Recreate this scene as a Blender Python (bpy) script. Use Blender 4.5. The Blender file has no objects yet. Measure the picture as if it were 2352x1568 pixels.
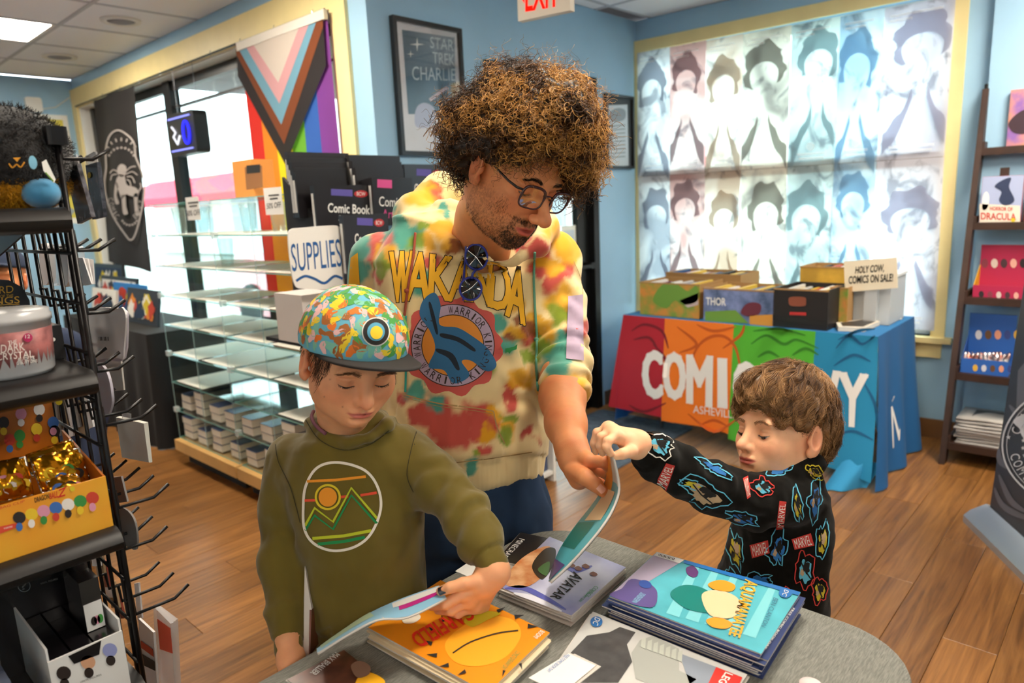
import bpy, bmesh, math, random
import numpy as np
from mathutils import Vector, Matrix
from mathutils.bvhtree import BVHTree
from mathutils.geometry import tessellate_polygon
SC = bpy.context.scene
COL = SC.collection
random.seed(7); RNG = np.random.default_rng(7)

# ------------------------------------------------------------------ camera
W, H, F = 2352, 1568, 1611.4
YAW, PIT, ROL, HC = math.radians(42.9), math.radians(11.04), math.radians(-2.52), 1.45
def cam_axes():
    cy, sy, cp, sp = math.cos(YAW), math.sin(YAW), math.cos(PIT), math.sin(PIT)
    fwd = np.array([-sy*cp, cy*cp, -sp]); right = np.array([cy, sy, 0.]); up = np.cross(right, fwd)
    cr, sr = math.cos(ROL), math.sin(ROL)
    return np.stack([right*cr+up*sr, -right*sr+up*cr, -fwd], 1)
RC = cam_axes(); OC = np.array([0, 0, HC]); FWD = -RC[:, 2]; RIGHT = RC[:, 0]; UP = RC[:, 1]
cam = bpy.data.cameras.new('camera'); camo = bpy.data.objects.new('camera', cam); COL.objects.link(camo)
camo.matrix_world = Matrix([[*RC[i], OC[i]] for i in range(3)] + [[0, 0, 0, 1]])
cam.sensor_width = 36; cam.lens = F/W*36; cam.clip_start = .05; cam.clip_end = 200
cam.dof.use_dof = True; cam.dof.focus_distance = 1.42; cam.dof.aperture_fstop = 3.5
SC.camera = camo
# ------------------------------------------------------------------ world (bright hazy daylight) and exposure
wd = bpy.data.worlds.new('daylight'); SC.world = wd; wd.use_nodes = True
bg = wd.node_tree.nodes['Background']; bg.inputs[0].default_value = (.80, .90, 1, 1); bg.inputs[1].default_value = 9.0
SC.view_settings.view_transform = 'Standard'; SC.view_settings.look = 'None'
SC.view_settings.gamma = 1; SC.view_settings.use_curve_mapping = False; SC.view_settings.exposure = 0.40
LAMP = 34.0      # emission of the ceiling panels

# ------------------------------------------------------------------ pixels to points
def ray(px, py): return RC @ np.array([(px-W/2)/F, (H/2-py)/F, -1.])
def at(px, py, d): return OC + ray(px, py)*d
def onz(px, py, z=0.): r = ray(px, py); return OC + r*(z-HC)/r[2]
def ony(px, py, y): r = ray(px, py); return OC + r*y/r[1]
def onx(px, py, x): r = ray(px, py); return OC + r*x/r[0]
def onp(px, py, P, n):
    r = ray(px, py); return OC + r*(((np.asarray(P)-OC) @ n)/(r @ n))

# ------------------------------------------------------------------ materials
def lin(h):
    if not isinstance(h, str): return tuple(h)[:3]
    h = h.lstrip('#'); v = [int(h[i:i+2], 16)/255 for i in (0, 2, 4)]
    return tuple(x/12.92 if x <= .04045 else ((x+.055)/1.055)**2.4 for x in v)
MATS = {}
def nd(t, typ, **kw):
    n = t.nodes.new(typ)
    for k, v in kw.items():
        if k.startswith('_'): setattr(n, k[1:], v)
        else:
            kk = int(k[1:]) if k[0] == 'i' and k[1:].isdigit() else k
            n.inputs[kk].default_value = v
    return n
def newmat(name):
    m = bpy.data.materials.new(name); m.use_nodes = True; t = m.node_tree
    return m, t, t.nodes['Principled BSDF']
def mat(name, col='#808080', rough=.5, metal=0., bump=0., bscale=200., var=0., vscale=8., spec=.5, trans=0., emit=None, es=0., coat=0., sss=0., sheen=0., alpha=1., col2=None):
    if name in MATS: return MATS[name]
    m, t, b = newmat(name); MATS[name] = m
    c = lin(col); b.inputs['Base Color'].default_value = (*c, 1)
    b.inputs['Roughness'].default_value = rough; b.inputs['Metallic'].default_value = metal
    b.inputs['Specular IOR Level'].default_value = spec
    if trans: b.inputs['Transmission Weight'].default_value = trans
    if coat: b.inputs['Coat Weight'].default_value = coat; b.inputs['Coat Roughness'].default_value = .15
    if sss: b.inputs['Subsurface Weight'].default_value = sss; b.inputs['Subsurface Radius'].default_value = (.012, .005, .003)
    if sheen: b.inputs['Sheen Weight'].default_value = sheen; b.inputs['Sheen Roughness'].default_value = .5
    if alpha < 1: b.inputs['Alpha'].default_value = alpha
    if emit: b.inputs['Emission Color'].default_value = (*lin(emit), 1); b.inputs['Emission Strength'].default_value = es
    tc = t.nodes.new('ShaderNodeTexCoord')
    if var:
        n = nd(t, 'ShaderNodeTexNoise', Scale=vscale, Detail=4.); t.links.new(tc.outputs['Object'], n.inputs['Vector'])
        r = nd(t, 'ShaderNodeValToRGB'); c2 = lin(col2) if col2 else tuple(x*(1-var) for x in c)
        r.color_ramp.elements[0].position = .35; r.color_ramp.elements[1].position = .65
        r.color_ramp.elements[0].color = (*c2, 1); r.color_ramp.elements[1].color = (*(c if col2 else tuple(min(1, x*(1+var*.5)) for x in c)), 1)
        t.links.new(n.outputs['Fac'], r.inputs['Fac']); t.links.new(r.outputs['Color'], b.inputs['Base Color'])
    if bump:
        n = nd(t, 'ShaderNodeTexNoise', Scale=bscale, Detail=3.); t.links.new(tc.outputs['Object'], n.inputs['Vector'])
        bp = nd(t, 'ShaderNodeBump', Strength=bump, Distance=.002); t.links.new(n.outputs['Fac'], bp.inputs['Height']); t.links.new(bp.outputs['Normal'], b.inputs['Normal'])
    return m
def vcmat(name, rough=.8, bump=0., bscale=300., sss=0., sheen=0., spec=.3, noise2=0.):
    """colour from the mesh's own colour attribute (dye, skin tone, print)"""
    m, t, b = newmat(name); MATS[name] = m
    a = t.nodes.new('ShaderNodeAttribute'); a.attribute_name = 'tone'
    t.links.new(a.outputs['Color'], b.inputs['Base Color']); b.inputs['Roughness'].default_value = rough; b.inputs['Specular IOR Level'].default_value = spec
    tc = t.nodes.new('ShaderNodeTexCoord')
    if sss: b.inputs['Subsurface Weight'].default_value = sss; b.inputs['Subsurface Radius'].default_value = (.010, .004, .002); b.inputs['Subsurface Scale'].default_value = 1.
    if sheen: b.inputs['Sheen Weight'].default_value = sheen
    if bump:
        n = nd(t, 'ShaderNodeTexNoise', Scale=bscale, Detail=3.); t.links.new(tc.outputs['Object'], n.inputs['Vector'])
        bp = nd(t, 'ShaderNodeBump', Strength=bump, Distance=.002); t.links.new(n.outputs['Fac'], bp.inputs['Height']); t.links.new(bp.outputs['Normal'], b.inputs['Normal'])
    return m
def glassmat(name, tint='#eefaf6', refl=.5):
    if name in MATS: return MATS[name]
    m = bpy.data.materials.new(name); m.use_nodes = True; t = m.node_tree; t.nodes.clear(); MATS[name] = m
    o = t.nodes.new('ShaderNodeOutputMaterial'); mx = t.nodes.new('ShaderNodeMixShader'); tr = t.nodes.new('ShaderNodeBsdfTransparent'); g = t.nodes.new('ShaderNodeBsdfGlossy')
    fr = nd(t, 'ShaderNodeFresnel', IOR=1.45); mu = nd(t, 'ShaderNodeMath', _operation='MULTIPLY', i1=refl)
    tr.inputs[0].default_value = (*lin(tint), 1); g.inputs['Roughness'].default_value = .02
    t.links.new(fr.outputs[0], mu.inputs[0]); t.links.new(mu.outputs[0], mx.inputs[0]); t.links.new(tr.outputs[0], mx.inputs[1]); t.links.new(g.outputs[0], mx.inputs[2]); t.links.new(mx.outputs[0], o.inputs[0])
    return m
def emat(name, col, s):
    if name in MATS: return MATS[name]
    m = bpy.data.materials.new(name); m.use_nodes = True; t = m.node_tree; t.nodes.clear(); MATS[name] = m
    o = t.nodes.new('ShaderNodeOutputMaterial'); e = t.nodes.new('ShaderNodeEmission'); e.inputs[0].default_value = (*lin(col), 1); e.inputs[1].default_value = s
    t.links.new(e.outputs[0], o.inputs[0]); return m
def clothmat(name, col, transl=0., rough=.85, bump=.3, bscale=400., var=0.):
    m = mat(name, col, rough, bump=bump, bscale=bscale, sheen=.03, var=var)
    if transl:
        t = m.node_tree; b = t.nodes['Principled BSDF']; o = [n for n in t.nodes if n.type == 'OUTPUT_MATERIAL'][0]
        tl = t.nodes.new('ShaderNodeBsdfTranslucent'); tl.inputs[0].default_value = (*lin(col), 1); mx = t.nodes.new('ShaderNodeMixShader'); mx.inputs[0].default_value = transl
        t.links.new(b.outputs[0], mx.inputs[1]); t.links.new(tl.outputs[0], mx.inputs[2]); t.links.new(mx.outputs[0], o.inputs[0])
    return m

# ------------------------------------------------------------------ objects
def props(o, label=None, cat=None, group=None, kind=None):
    if label: o['label'] = label
    if cat: o['category'] = cat
    if group: o['group'] = group
    if kind: o['kind'] = kind
    return o
def thing(name, label, cat, loc=(0, 0, 0), group=None):
    o = bpy.data.objects.new(name, None); o.empty_display_size = .1; COL.objects.link(o); o.location = [float(x) for x in loc]
    return props(o, label, cat, group)
def link(name, me, m, parent=None, smooth=False):
    o = bpy.data.objects.new(name, me); COL.objects.link(o)
    if m is not None and not me.materials: me.materials.append(m)
    if parent is not None:
        o.parent = parent
        o.matrix_parent_inverse = Matrix.Translation(-parent.location) if parent.parent is None else Matrix()
    if smooth:
        me.polygons.foreach_set('use_smooth', [True]*len(me.polygons))
    return o
def mesh(name, v, f, m, parent=None, smooth=False):
    me = bpy.data.meshes.new(name); me.from_pydata([tuple(map(float, p)) for p in v], [], [tuple(int(i) for i in q) for q in f]); me.update()
    return link(name, me, m, parent, smooth)
def struct(o): o['kind'] = 'structure'; return o
class MB:
    """collects shapes of one part; B() turns them into one mesh object"""
    def __init__(s): s.v = []; s.f = []; s.M = None
    def add(s, v, f):
        n = len(s.v)
        if s.M is not None: v = [tuple(s.M @ Vector(p)) for p in v]
        s.v += [tuple(map(float, p)) for p in v]; s.f += [tuple(i+n for i in q) for q in f]; return s
    def box(s, lo, hi, M=None):
        a, b = lo, hi; v = [(x, y, z) for x in (a[0], b[0]) for y in (a[1], b[1]) for z in (a[2], b[2])]
        if M is not None: v = [M @ Vector(p) for p in v]
        return s.add(v, [(0, 1, 3, 2), (4, 6, 7, 5), (0, 4, 5, 1), (2, 3, 7, 6), (0, 2, 6, 4), (1, 5, 7, 3)])
    def rbox(s, lo, hi, r=.01, n=3, axis=2, M=None):
        """box with rounded edges about one axis"""
        i, j = [k for k in range(3) if k != axis]; pts = []
        for cx, cy, a0 in ((hi[i]-r, hi[j]-r, 0), (lo[i]+r, hi[j]-r, 90), (lo[i]+r, lo[j]+r, 180), (hi[i]-r, lo[j]+r, 270)):
            for k in range(n+1):
                a = math.radians(a0+90*k/n); pts.append((cx+r*math.cos(a), cy+r*math.sin(a)))
        v = []
        for z in (lo[axis], hi[axis]):
            for p in pts:
                q = [0, 0, 0]; q[i], q[j], q[axis] = p[0], p[1], z; v.append(M @ Vector(q) if M is not None else q)
        m = len(pts); f = [tuple(range(m))[::-1], tuple(range(m, 2*m))] + [(k, (k+1) % m, m+(k+1) % m, m+k) for k in range(m)]
        return s.add(v, f)
    def tube(s, path, r, n=8, cap=True, close=False):
        path = [Vector(p) for p in path]; m = len(path); rr = r if hasattr(r, '__len__') else [r]*m
        v = []; up = None
        for i, p in enumerate(path):
            t = (path[(i+1) % m]-path[i-1]) if close else (path[min(i+1, m-1)]-path[max(i-1, 0)])
            t = t.normalized() if t.length > 1e-9 else Vector((0, 0, 1))
            if up is None: up = Vector((0, 0, 1)) if abs(t.z) < .9 else Vector((1, 0, 0))
            a = t.cross(up)
            if a.length < 1e-6: a = t.orthogonal()
            a.normalize(); b = a.cross(t); up = b
            for k in range(n):
                w = 2*math.pi*k/n; v.append(p + (a*math.cos(w)+b*math.sin(w))*rr[i])
        f = [(i*n+k, i*n+(k+1) % n, ((i+1) % m)*n+(k+1) % n, ((i+1) % m)*n+k) for i in range(m if close else m-1) for k in range(n)]
        if cap and not close: f += [tuple(range(n))[::-1], tuple(range((m-1)*n, m*n))]
        return s.add(v, f)
    def lathe(s, prof, c=(0, 0, 0), n=24, M=None):
        v = []; m = len(prof)
        for r, z in prof:
            for k in range(n):
                a = 2*math.pi*k/n; q = Vector((r*math.cos(a), r*math.sin(a), z))
                v.append((M @ q if M is not None else q)+Vector(c))
        f = [(i*n+k, i*n+(k+1) % n, (i+1)*n+(k+1) % n, (i+1)*n+k) for i in range(m-1) for k in range(n)]
        if prof[0][0] > 1e-6: f.append(tuple(range(n))[::-1])
        if prof[-1][0] > 1e-6: f.append(tuple(range((m-1)*n, m*n)))
        return s.add(v, f)
    def prism(s, pts, d):
        """polygon of 3-D points pushed along the vector d"""
        n = len(pts); v = [tuple(p) for p in pts] + [tuple(Vector(p)+Vector(d)) for p in pts]
        return s.add(v, [tuple(range(n))[::-1], tuple(range(n, 2*n))] + [(k, (k+1) % n, n+(k+1) % n, n+k) for k in range(n)])
    def grid(s, fn, nu, nv):
        v = [fn(i/nu, j/nv) for j in range(nv+1) for i in range(nu+1)]
        return s.add(v, [(j*(nu+1)+i, j*(nu+1)+i+1, (j+1)*(nu+1)+i+1, (j+1)*(nu+1)+i) for j in range(nv) for i in range(nu)])
    def B(s, name, m, parent=None, smooth=False): return mesh(name, s.v, s.f, m, parent, smooth)
def autosmooth(o, deg=35):
    me = o.data; me.polygons.foreach_set('use_smooth', [True]*len(me.polygons)); me.set_sharp_from_angle(angle=math.radians(deg)); return o
def solid(o, t, off=-1):
    m = o.modifiers.new('thick', 'SOLIDIFY'); m.thickness = t; m.offset = off; return o
def copytree(o, parent=None):
    c = o.copy(); COL.objects.link(c)
    if parent is not None: c.parent = parent
    for ch in list(o.children): copytree(ch, c)
    return c

# ------------------------------------------------------------------ print: lettering and flat artwork laid on a surface
class Plane:
    def __init__(s, P, n, eps=.0008): s.P = np.asarray(P, float); s.n = np.asarray(n, float)/np.linalg.norm(n); s.eps = eps; s.flat = True
    def hit(s, px, py):
        p = onp(px, py, s.P, s.n); k = 1 if (OC-p) @ s.n > 0 else -1; return p + s.n*s.eps*k
BVHS = {}
def bvh_of(o):
    if o.name not in BVHS:
        n = len(o.data.vertices); v = np.empty(n*3, np.float32); o.data.vertices.foreach_get('co', v); q = np.empty(len(o.data.loops), np.int32); o.data.loops.foreach_get('vertex_index', q)
        BVHS[o.name] = BVHTree.FromPolygons(v.reshape(-1, 3).tolist(), q.reshape(-1, 4).tolist())
    return BVHS[o.name]
class Skin:
    def __init__(s, objs, eps=.0012):
        s.t = bvh_of(objs); s.eps = eps; s.flat = False; s.last = 1.5
    def hit(s, px, py):
        r = ray(px, py); d = Vector(r).normalized(); h = s.t.ray_cast(Vector(OC), d)
        if h[0] is None:
            # just past the silhouette: nearest point of the surface
            q = s.t.find_nearest(Vector(OC+r*s.last)); return np.array(q[0]+q[1]*s.eps)
        s.last = (h[0]-Vector(OC)).dot(Vector(FWD)); return np.array(h[0]) - np.array(d)*s.eps*1.0 + np.array(h[1])*s.eps*.5
GLY = {}
def glyphs(txt, off=0.):
    if (txt, off) in GLY: return GLY[txt, off]
    cu = bpy.data.curves.new('t', 'FONT'); cu.body = txt; cu.resolution_u = 3; cu.size = 1; cu.offset = off
    o = bpy.data.objects.new('t', cu); me = bpy.data.meshes.new_from_object(o); bpy.data.objects.remove(o); bpy.data.curves.remove(cu)
    bm = bmesh.new(); bm.from_mesh(me); bmesh.ops.triangulate(bm, faces=bm.faces); v = np.array([p.co[:2] for p in bm.verts]); f = [tuple(q.index for q in t.verts) for t in bm.faces]; bm.free(); bpy.data.meshes.remove(me)
    v = (v-v.min(0))/np.maximum(v.max(0)-v.min(0), 1e-6); GLY[txt, off] = (v, f); return v, f
def refine(v, f, L):
    bm = bmesh.new(); bv = [bm.verts.new((*p, 0)) for p in v]
    for q in f:
        try: bm.faces.new([bv[i] for i in q])
        except ValueError: pass
    for _ in range(5):
        bm.edges.ensure_lookup_table(); e = [x for x in bm.edges if x.calc_length() > L]
        if not e: break
        bmesh.ops.subdivide_edges(bm, edges=e, cuts=1); bmesh.ops.triangulate(bm, faces=bm.faces)
    bm.verts.index_update(); out = ([p.co[:2] for p in bm.verts], [tuple(x.index for x in q.verts) for q in bm.faces]); bm.free(); return out
def decal(name, v, f, surf, m, parent, L=14):
    if not surf.flat: v, f = refine(v, f, L)
    return mesh(name, [surf.hit(*p) for p in v], f, m, parent, smooth=not surf.flat)
def quadmap(q, u):
    (ax, ay), (bx, by), (cx, cy), (dx, dy) = q   # top-left, top-right, bottom-right, bottom-left as the reader sees it
    s, t = u[:, 0], 1-u[:, 1]
    return np.stack([(1-t)*((1-s)*ax+s*bx)+t*((1-s)*dx+s*cx), (1-t)*((1-s)*ay+s*by)+t*((1-s)*dy+s*cy)], 1)
def ptext(txt, q, surf, m, parent, name='lettering', L=14):
    v, f = glyphs(txt); return decal(name, quadmap(q, v), f, surf, m, parent, L)
def bold(txt, q, surf, m, parent, off=.02, grow=0., name='lettering', L=14):
    """heavier lettering: an offset outline on flat things, a thin border of strokes on soft ones"""
    if surf.flat: v, f = glyphs(txt, off); return decal(name, quadmap(q, v), f, surf, m, parent, L)
    v, f = glyphs(txt); p = quadmap(q, v); ed = {}; decal(name, p, f, surf, m, parent, L); vs, fs = [], []
    for t in f:
        for k in range(3): e = tuple(sorted((t[k], t[k-1]))); ed[e] = ed.get(e, 0)+1
    for (a, b), n_ in ed.items():
        if n_ == 1:
            a, b = p[a], p[b]; t = (b-a)/max(np.linalg.norm(b-a), 1e-6); n = np.array([-t[1], t[0]])*grow; k = len(vs); vs += [a-t*grow+n, b+t*grow+n, b+t*grow-n, a-t*grow-n]; fs.append((k, k+1, k+2, k+3))
    return decal(name+'_border', vs, fs, surf, m, parent, L*2)
def pshape(pts, surf, m, parent, name='print', L=14):
    f = tessellate_polygon([[Vector((*p, 0)) for p in pts]]); return decal(name, pts, f, surf, m, parent, L)
def pline(pts, w, surf, m, parent, name='print', close=False, L=14):
    pts = [np.array(p, float) for p in pts]; n = len(pts); v = []; ww = w if hasattr(w, '__len__') else [w]*n
    for i, p in enumerate(pts):
        t = (pts[(i+1) % n]-pts[i-1]) if close else (pts[min(i+1, n-1)]-pts[max(i-1, 0)]); t = t/max(np.linalg.norm(t), 1e-6); k = np.array([-t[1], t[0]])*ww[i]/2; v += [p+k, p-k]
    f = [(2*i, 2*i+1, (2*i+3) % (2*n), (2*i+2) % (2*n)) for i in range(n if close else n-1)]
    return decal(name, v, f, surf, m, parent, L)
def ell(cx, cy, rx, ry, n=28, rot=0, a0=0, a1=360):
    c, s = math.cos(math.radians(rot)), math.sin(math.radians(rot)); out = []
    for k in range(n+1 if a1-a0 < 360 else n):
        a = math.radians(a0+(a1-a0)*k/n); x, y = rx*math.cos(a), ry*math.sin(a); out.append((cx+x*c-y*s, cy+x*s+y*c))
    return out
def smoothpoly(pts, n=6, close=True):
    """Catmull-Rom through the points"""
    P = [np.array(p, float) for p in pts]; m = len(P); out = []
    for i in range(m if close else m-1):
        a, b, c, d = (P[(i-1) % m], P[i], P[(i+1) % m], P[(i+2) % m]) if close else (P[max(i-1, 0)], P[i], P[i+1], P[min(i+2, m-1)])
        for k in range(n):
            t = k/n; out.append(.5*((2*b)+(-a+c)*t+(2*a-5*b+4*c-d)*t*t+(-a+3*b-3*c+d)*t**3))
    if not close: out.append(P[-1])
    return [tuple(p) for p in out]
def arctext(txt, c, r, a0, a1, size, surf, m, parent, name='lettering', inward=False, asp=.62, ry=None):
    """letters on an ellipse in the picture of the surface; angles in degrees, 0 = right, 90 = down"""
    n = len(txt); ry = ry or r
    for i, ch in enumerate(txt):
        if ch == ' ': continue
        a = math.radians(a0+(a1-a0)*(i+.5)/n); p = np.array([c[0]+r*math.cos(a), c[1]+ry*math.sin(a)])
        e = np.array([math.cos(a), math.sin(a)]); up = -e if inward else e; rt = np.array([-up[1], up[0]])
        w = size*asp*(.35 if ch in 'I.!' else 1); q = [p-rt*w/2+up*size/2, p+rt*w/2+up*size/2, p+rt*w/2-up*size/2, p-rt*w/2-up*size/2]
        ptext(ch, q, surf, m, parent, name)

# ------------------------------------------------------------------ smooth solid shapes (signed distance on a grid, then surface nets)
def vnoise(P, s, seed=0):
    P = np.asarray(P)*s; i = np.floor(P).astype(np.int64); f = P-i; u = f*f*(3-2*f)
    def h(a): return ((np.sin(a[:, 0]*127.1+a[:, 1]*311.7+a[:, 2]*74.7+seed*17.3)*43758.5453) % 1)
    out = 0
    for dx in (0, 1):
        for dy in (0, 1):
            for dz in (0, 1):
                out = out+h(i+[dx, dy, dz])*(u[:, 0] if dx else 1-u[:, 0])*(u[:, 1] if dy else 1-u[:, 1])*(u[:, 2] if dz else 1-u[:, 2])
    return out*2-1
def fbm(P, s, o=3, seed=0): return sum(vnoise(P, s*2**k, seed+k)*.5**k for k in range(o))
class Field:
    def __init__(s, lo, hi, h):
        s.lo = np.array(lo, float); s.h = h; s.n = np.ceil((np.array(hi)-s.lo)/h).astype(int)+1
        s.F = np.full(s.n, .06, np.float32); s.ax = [s.lo[k]+h*np.arange(s.n[k]) for k in range(3)]
    def _sl(s, lo, hi):
        a = np.clip(np.floor((np.array(lo)-s.lo)/s.h).astype(int), 0, s.n-1); b = np.clip(np.ceil((np.array(hi)-s.lo)/s.h).astype(int)+1, 1, s.n)
        sl = tuple(slice(x, max(y, x+1)) for x, y in zip(a, b)); return sl, np.stack(np.meshgrid(*[s.ax[k][sl[k]] for k in range(3)], indexing='ij'), -1).astype(np.float32)
    def op(s, fn, lo, hi, k, sub=False):
        pad = k+.006; sl, P = s._sl(np.array(lo)-pad, np.array(hi)+pad); d = fn(P).astype(np.float32); a = s.F[sl]; k = max(k, 1e-5)
        if sub: d = -d; h = np.clip(.5-.5*(a-d)/k, 0, 1); s.F[sl] = d*h+a*(1-h)+k*h*(1-h)
        else: h = np.clip(.5+.5*(a-d)/k, 0, 1); s.F[sl] = d*h+a*(1-h)-k*h*(1-h)
        return s
    def ell(s, c, r, k=.02, R=None, sub=False):
        c = np.array(c, float); r = np.broadcast_to(np.array(r, float), 3); m = max(r)
        def fn(P):
            q = P-c.astype(np.float32)
            if R is not None: q = q @ np.asarray(R, np.float32)     # columns of R: the ellipsoid's axes
            k0 = np.linalg.norm(q/r, axis=-1); k1 = np.linalg.norm(q/(r*r), axis=-1)+1e-9; return k0*(k0-1)/k1
        return s.op(fn, c-m, c+m, k, sub)
    def cone(s, a, b, ra, rb, k=.02, sub=False):
        a = np.array(a, float); b = np.array(b, float); m = max(ra, rb); ab = b-a; L2 = max(ab @ ab, 1e-9)
        def fn(P):
            q = P-a; t = np.clip((q @ ab)/L2, 0, 1); return np.linalg.norm(q-t[..., None]*ab, axis=-1)-(ra+(rb-ra)*t)
        return s.op(fn, np.minimum(a, b)-m, np.maximum(a, b)+m, k, sub)
    def chain(s, pts, rr, k=.02, kin=None):
        for i in range(len(pts)-1): s.cone(pts[i], pts[i+1], rr[i], rr[i+1], k if i == 0 else (kin if kin is not None else max(rr)*.35))
        return s
    def sweep(s, st, k=.02, flat=.02, e=2.4):
        """st: list of (centre, width_axis, depth_axis, half_width, half_depth): oval slices lofted along their centres"""
        C = np.array([x[0] for x in st], float); m = max(max(x[3], x[4]) for x in st)
        U = np.array([np.asarray(x[1])/np.linalg.norm(x[1]) for x in st]); V = np.array([np.asarray(x[2])/np.linalg.norm(x[2]) for x in st]); A = np.array([x[3] for x in st]); Bb = np.array([x[4] for x in st])
        def fn(P):
            best = None
            for i in range(len(st)-1):
                ab = C[i+1]-C[i]; q = P-C[i]; tt = (q @ ab)/(ab @ ab); t = np.clip(tt, 0, 1)
                lo = -.001 if i else -9; ov = np.maximum(np.maximum(tt-1, -tt), 0)*np.linalg.norm(ab)
                t1 = t[..., None]; c = C[i]+t1*ab; u = U[i]*(1-t1)+U[i+1]*t1; v = V[i]*(1-t1)+V[i+1]*t1; a = A[i]*(1-t)+A[i+1]*t; b = Bb[i]*(1-t)+Bb[i+1]*t
                w = P-c; x = np.abs((w*u).sum(-1)/a); y = np.abs((w*v).sum(-1)/b); g = (x**e+y**e)**(1/e)
                d = (g-1)*np.minimum(a, b)*.5+(g-1)*(a*x+b*y)/np.maximum(x+y, 1e-6)*.5
                d = np.where(ov > 0, np.sqrt(np.maximum(d+flat, 0)**2+ov**2)-flat+np.minimum(d+flat, 0)*0, d)
                best = d if best is None else np.minimum(best, d)
            return best
        return s.op(fn, C.min(0)-m, C.max(0)+m, k)
    def plane_cut(s, p, n, k=.004):
        """removes the side the normal points to"""
        p = np.array(p, float); n = np.array(n, float)/np.linalg.norm(n); P = np.stack(np.meshgrid(*s.ax, indexing='ij'), -1); d = ((P-p) @ n).astype(np.float32)
        s.F = np.maximum(s.F, d); return s
    def net(s):
        G = s.F; ins = G < 0; cells = tuple(x-1 for x in G.shape); cor = [(i, j, k) for i in (0, 1) for j in (0, 1) for k in (0, 1)]
        n8 = np.zeros(cells, np.int8)
        for c in cor: n8 += ins[c[0]:c[0]+cells[0], c[1]:c[1]+cells[1], c[2]:c[2]+cells[2]]
        act = (n8 > 0) & (n8 < 8); loc = np.argwhere(act); idx = np.full(cells, -1, np.int32); idx[act] = np.arange(len(loc))
        g = {c: G[loc[:, 0]+c[0], loc[:, 1]+c[1], loc[:, 2]+c[2]] for c in cor}; acc = np.zeros((len(loc), 3)); cnt = np.zeros(len(loc))
        for a in cor:
            for ax in range(3):
                if a[ax]: continue
                b = list(a); b[ax] = 1; fa, fb = g[a], g[tuple(b)]; m = (fa < 0) != (fb < 0); t = np.where(m, fa/np.where(m, fa-fb, 1), 0)
                for q in range(3): acc[:, q] += np.where(m, a[q]+(t if q == ax else 0), 0)
                cnt += m
        V = (loc+acc/cnt[:, None])*s.h+s.lo; Q = []
        for ax in range(3):
            o1, o2 = [k for k in range(3) if k != ax]; sa = [slice(1, cells[k]) for k in range(3)]; sa[ax] = slice(0, cells[ax]); sb = list(sa); sb[ax] = slice(1, cells[ax]+1)
            fa, fb = ins[tuple(sa)], ins[tuple(sb)]; w = np.argwhere(fa != fb)
            if not len(w): continue
            fl = fa[tuple(w.T)]; w[:, o1] += 1; w[:, o2] += 1
            def gi(d1, d2): q = w.copy(); q[:, o1] -= d1; q[:, o2] -= d2; return idx[tuple(q.T)]
            quad = np.stack([gi(1, 1), gi(0, 1), gi(0, 0), gi(1, 0)], 1); flip = fl if ax != 1 else ~fl; quad[~flip] = quad[~flip][:, ::-1]; Q.append(quad)
        return V, np.concatenate(Q).astype(np.int64)
def vnormals(V, Fq):
    n = np.cross(V[Fq[:, 2]]-V[Fq[:, 0]], V[Fq[:, 3]]-V[Fq[:, 1]]); N = np.zeros_like(V)
    for k in range(4): np.add.at(N, Fq[:, k], n)
    return N/np.maximum(np.linalg.norm(N, axis=1), 1e-12)[:, None]
def smooth_mesh(V, Fq, it=1, lam=.5):
    for _ in range(it):
        S = np.zeros_like(V); c = np.zeros(len(V))
        for k in range(4):
            a, b = Fq[:, k], Fq[:, (k+1) % 4]; np.add.at(S, a, V[b]); np.add.at(S, b, V[a]); np.add.at(c, a, 1); np.add.at(c, b, 1)
        V = V+(S/np.maximum(c, 1)[:, None]-V)*lam
    return V
def organic(name, V, Fq, m, parent, tone=None):
    me = bpy.data.meshes.new(name); me.vertices.add(len(V)); me.vertices.foreach_set('co', np.asarray(V, np.float32).ravel())
    me.loops.add(Fq.size); me.loops.foreach_set('vertex_index', Fq.astype(np.int32).ravel()); me.polygons.add(len(Fq)); me.polygons.foreach_set('loop_start', np.arange(0, Fq.size, 4, dtype=np.int32)); me.polygons.foreach_set('loop_total', np.full(len(Fq), 4, np.int32))
    me.update(calc_edges=True); me.validate()
    if tone is not None:
        a = me.attributes.new('tone', 'FLOAT_COLOR', 'POINT'); c = np.ones((len(V), 4), np.float32); c[:, :3] = tone; a.data.foreach_set('color', c.ravel())
    return link(name, me, m, parent, True)
def joinmesh(parts):
    V = []; Q = []; n = 0
    for v, f in parts: V.append(v); Q.append(f+n); n += len(v)
    return np.concatenate(V), np.concatenate(Q)
def ribbons(S, w):
    """strands (N,M,3) to three-sided tubes, w: radius array (M,) or (N,M)"""
    N, M, _ = S.shape; T = np.gradient(S, axis=1); T /= np.maximum(np.linalg.norm(T, axis=2, keepdims=True), 1e-9)
    ref = np.where(np.abs(T[..., 2:3]) < .9, np.array([0, 0, 1.]), np.array([1., 0, 0])); A = np.cross(T, ref); A /= np.maximum(np.linalg.norm(A, axis=2, keepdims=True), 1e-9); Bv = np.cross(T, A)
    w = np.broadcast_to(w, (N, M))[..., None]; V = np.stack([S+(A*math.cos(a)+Bv*math.sin(a))*w for a in (0, 2.094, 4.189)], 2)   # N,M,3,3
    i = np.arange(N*(M)).reshape(N, M)[:, :-1].ravel()*3; Q = []
    for k in range(3):
        k2 = (k+1) % 3; Q.append(np.stack([i+k, i+k2, i+3+k2, i+3+k], 1))
    return V.reshape(-1, 3), np.concatenate(Q)
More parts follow.
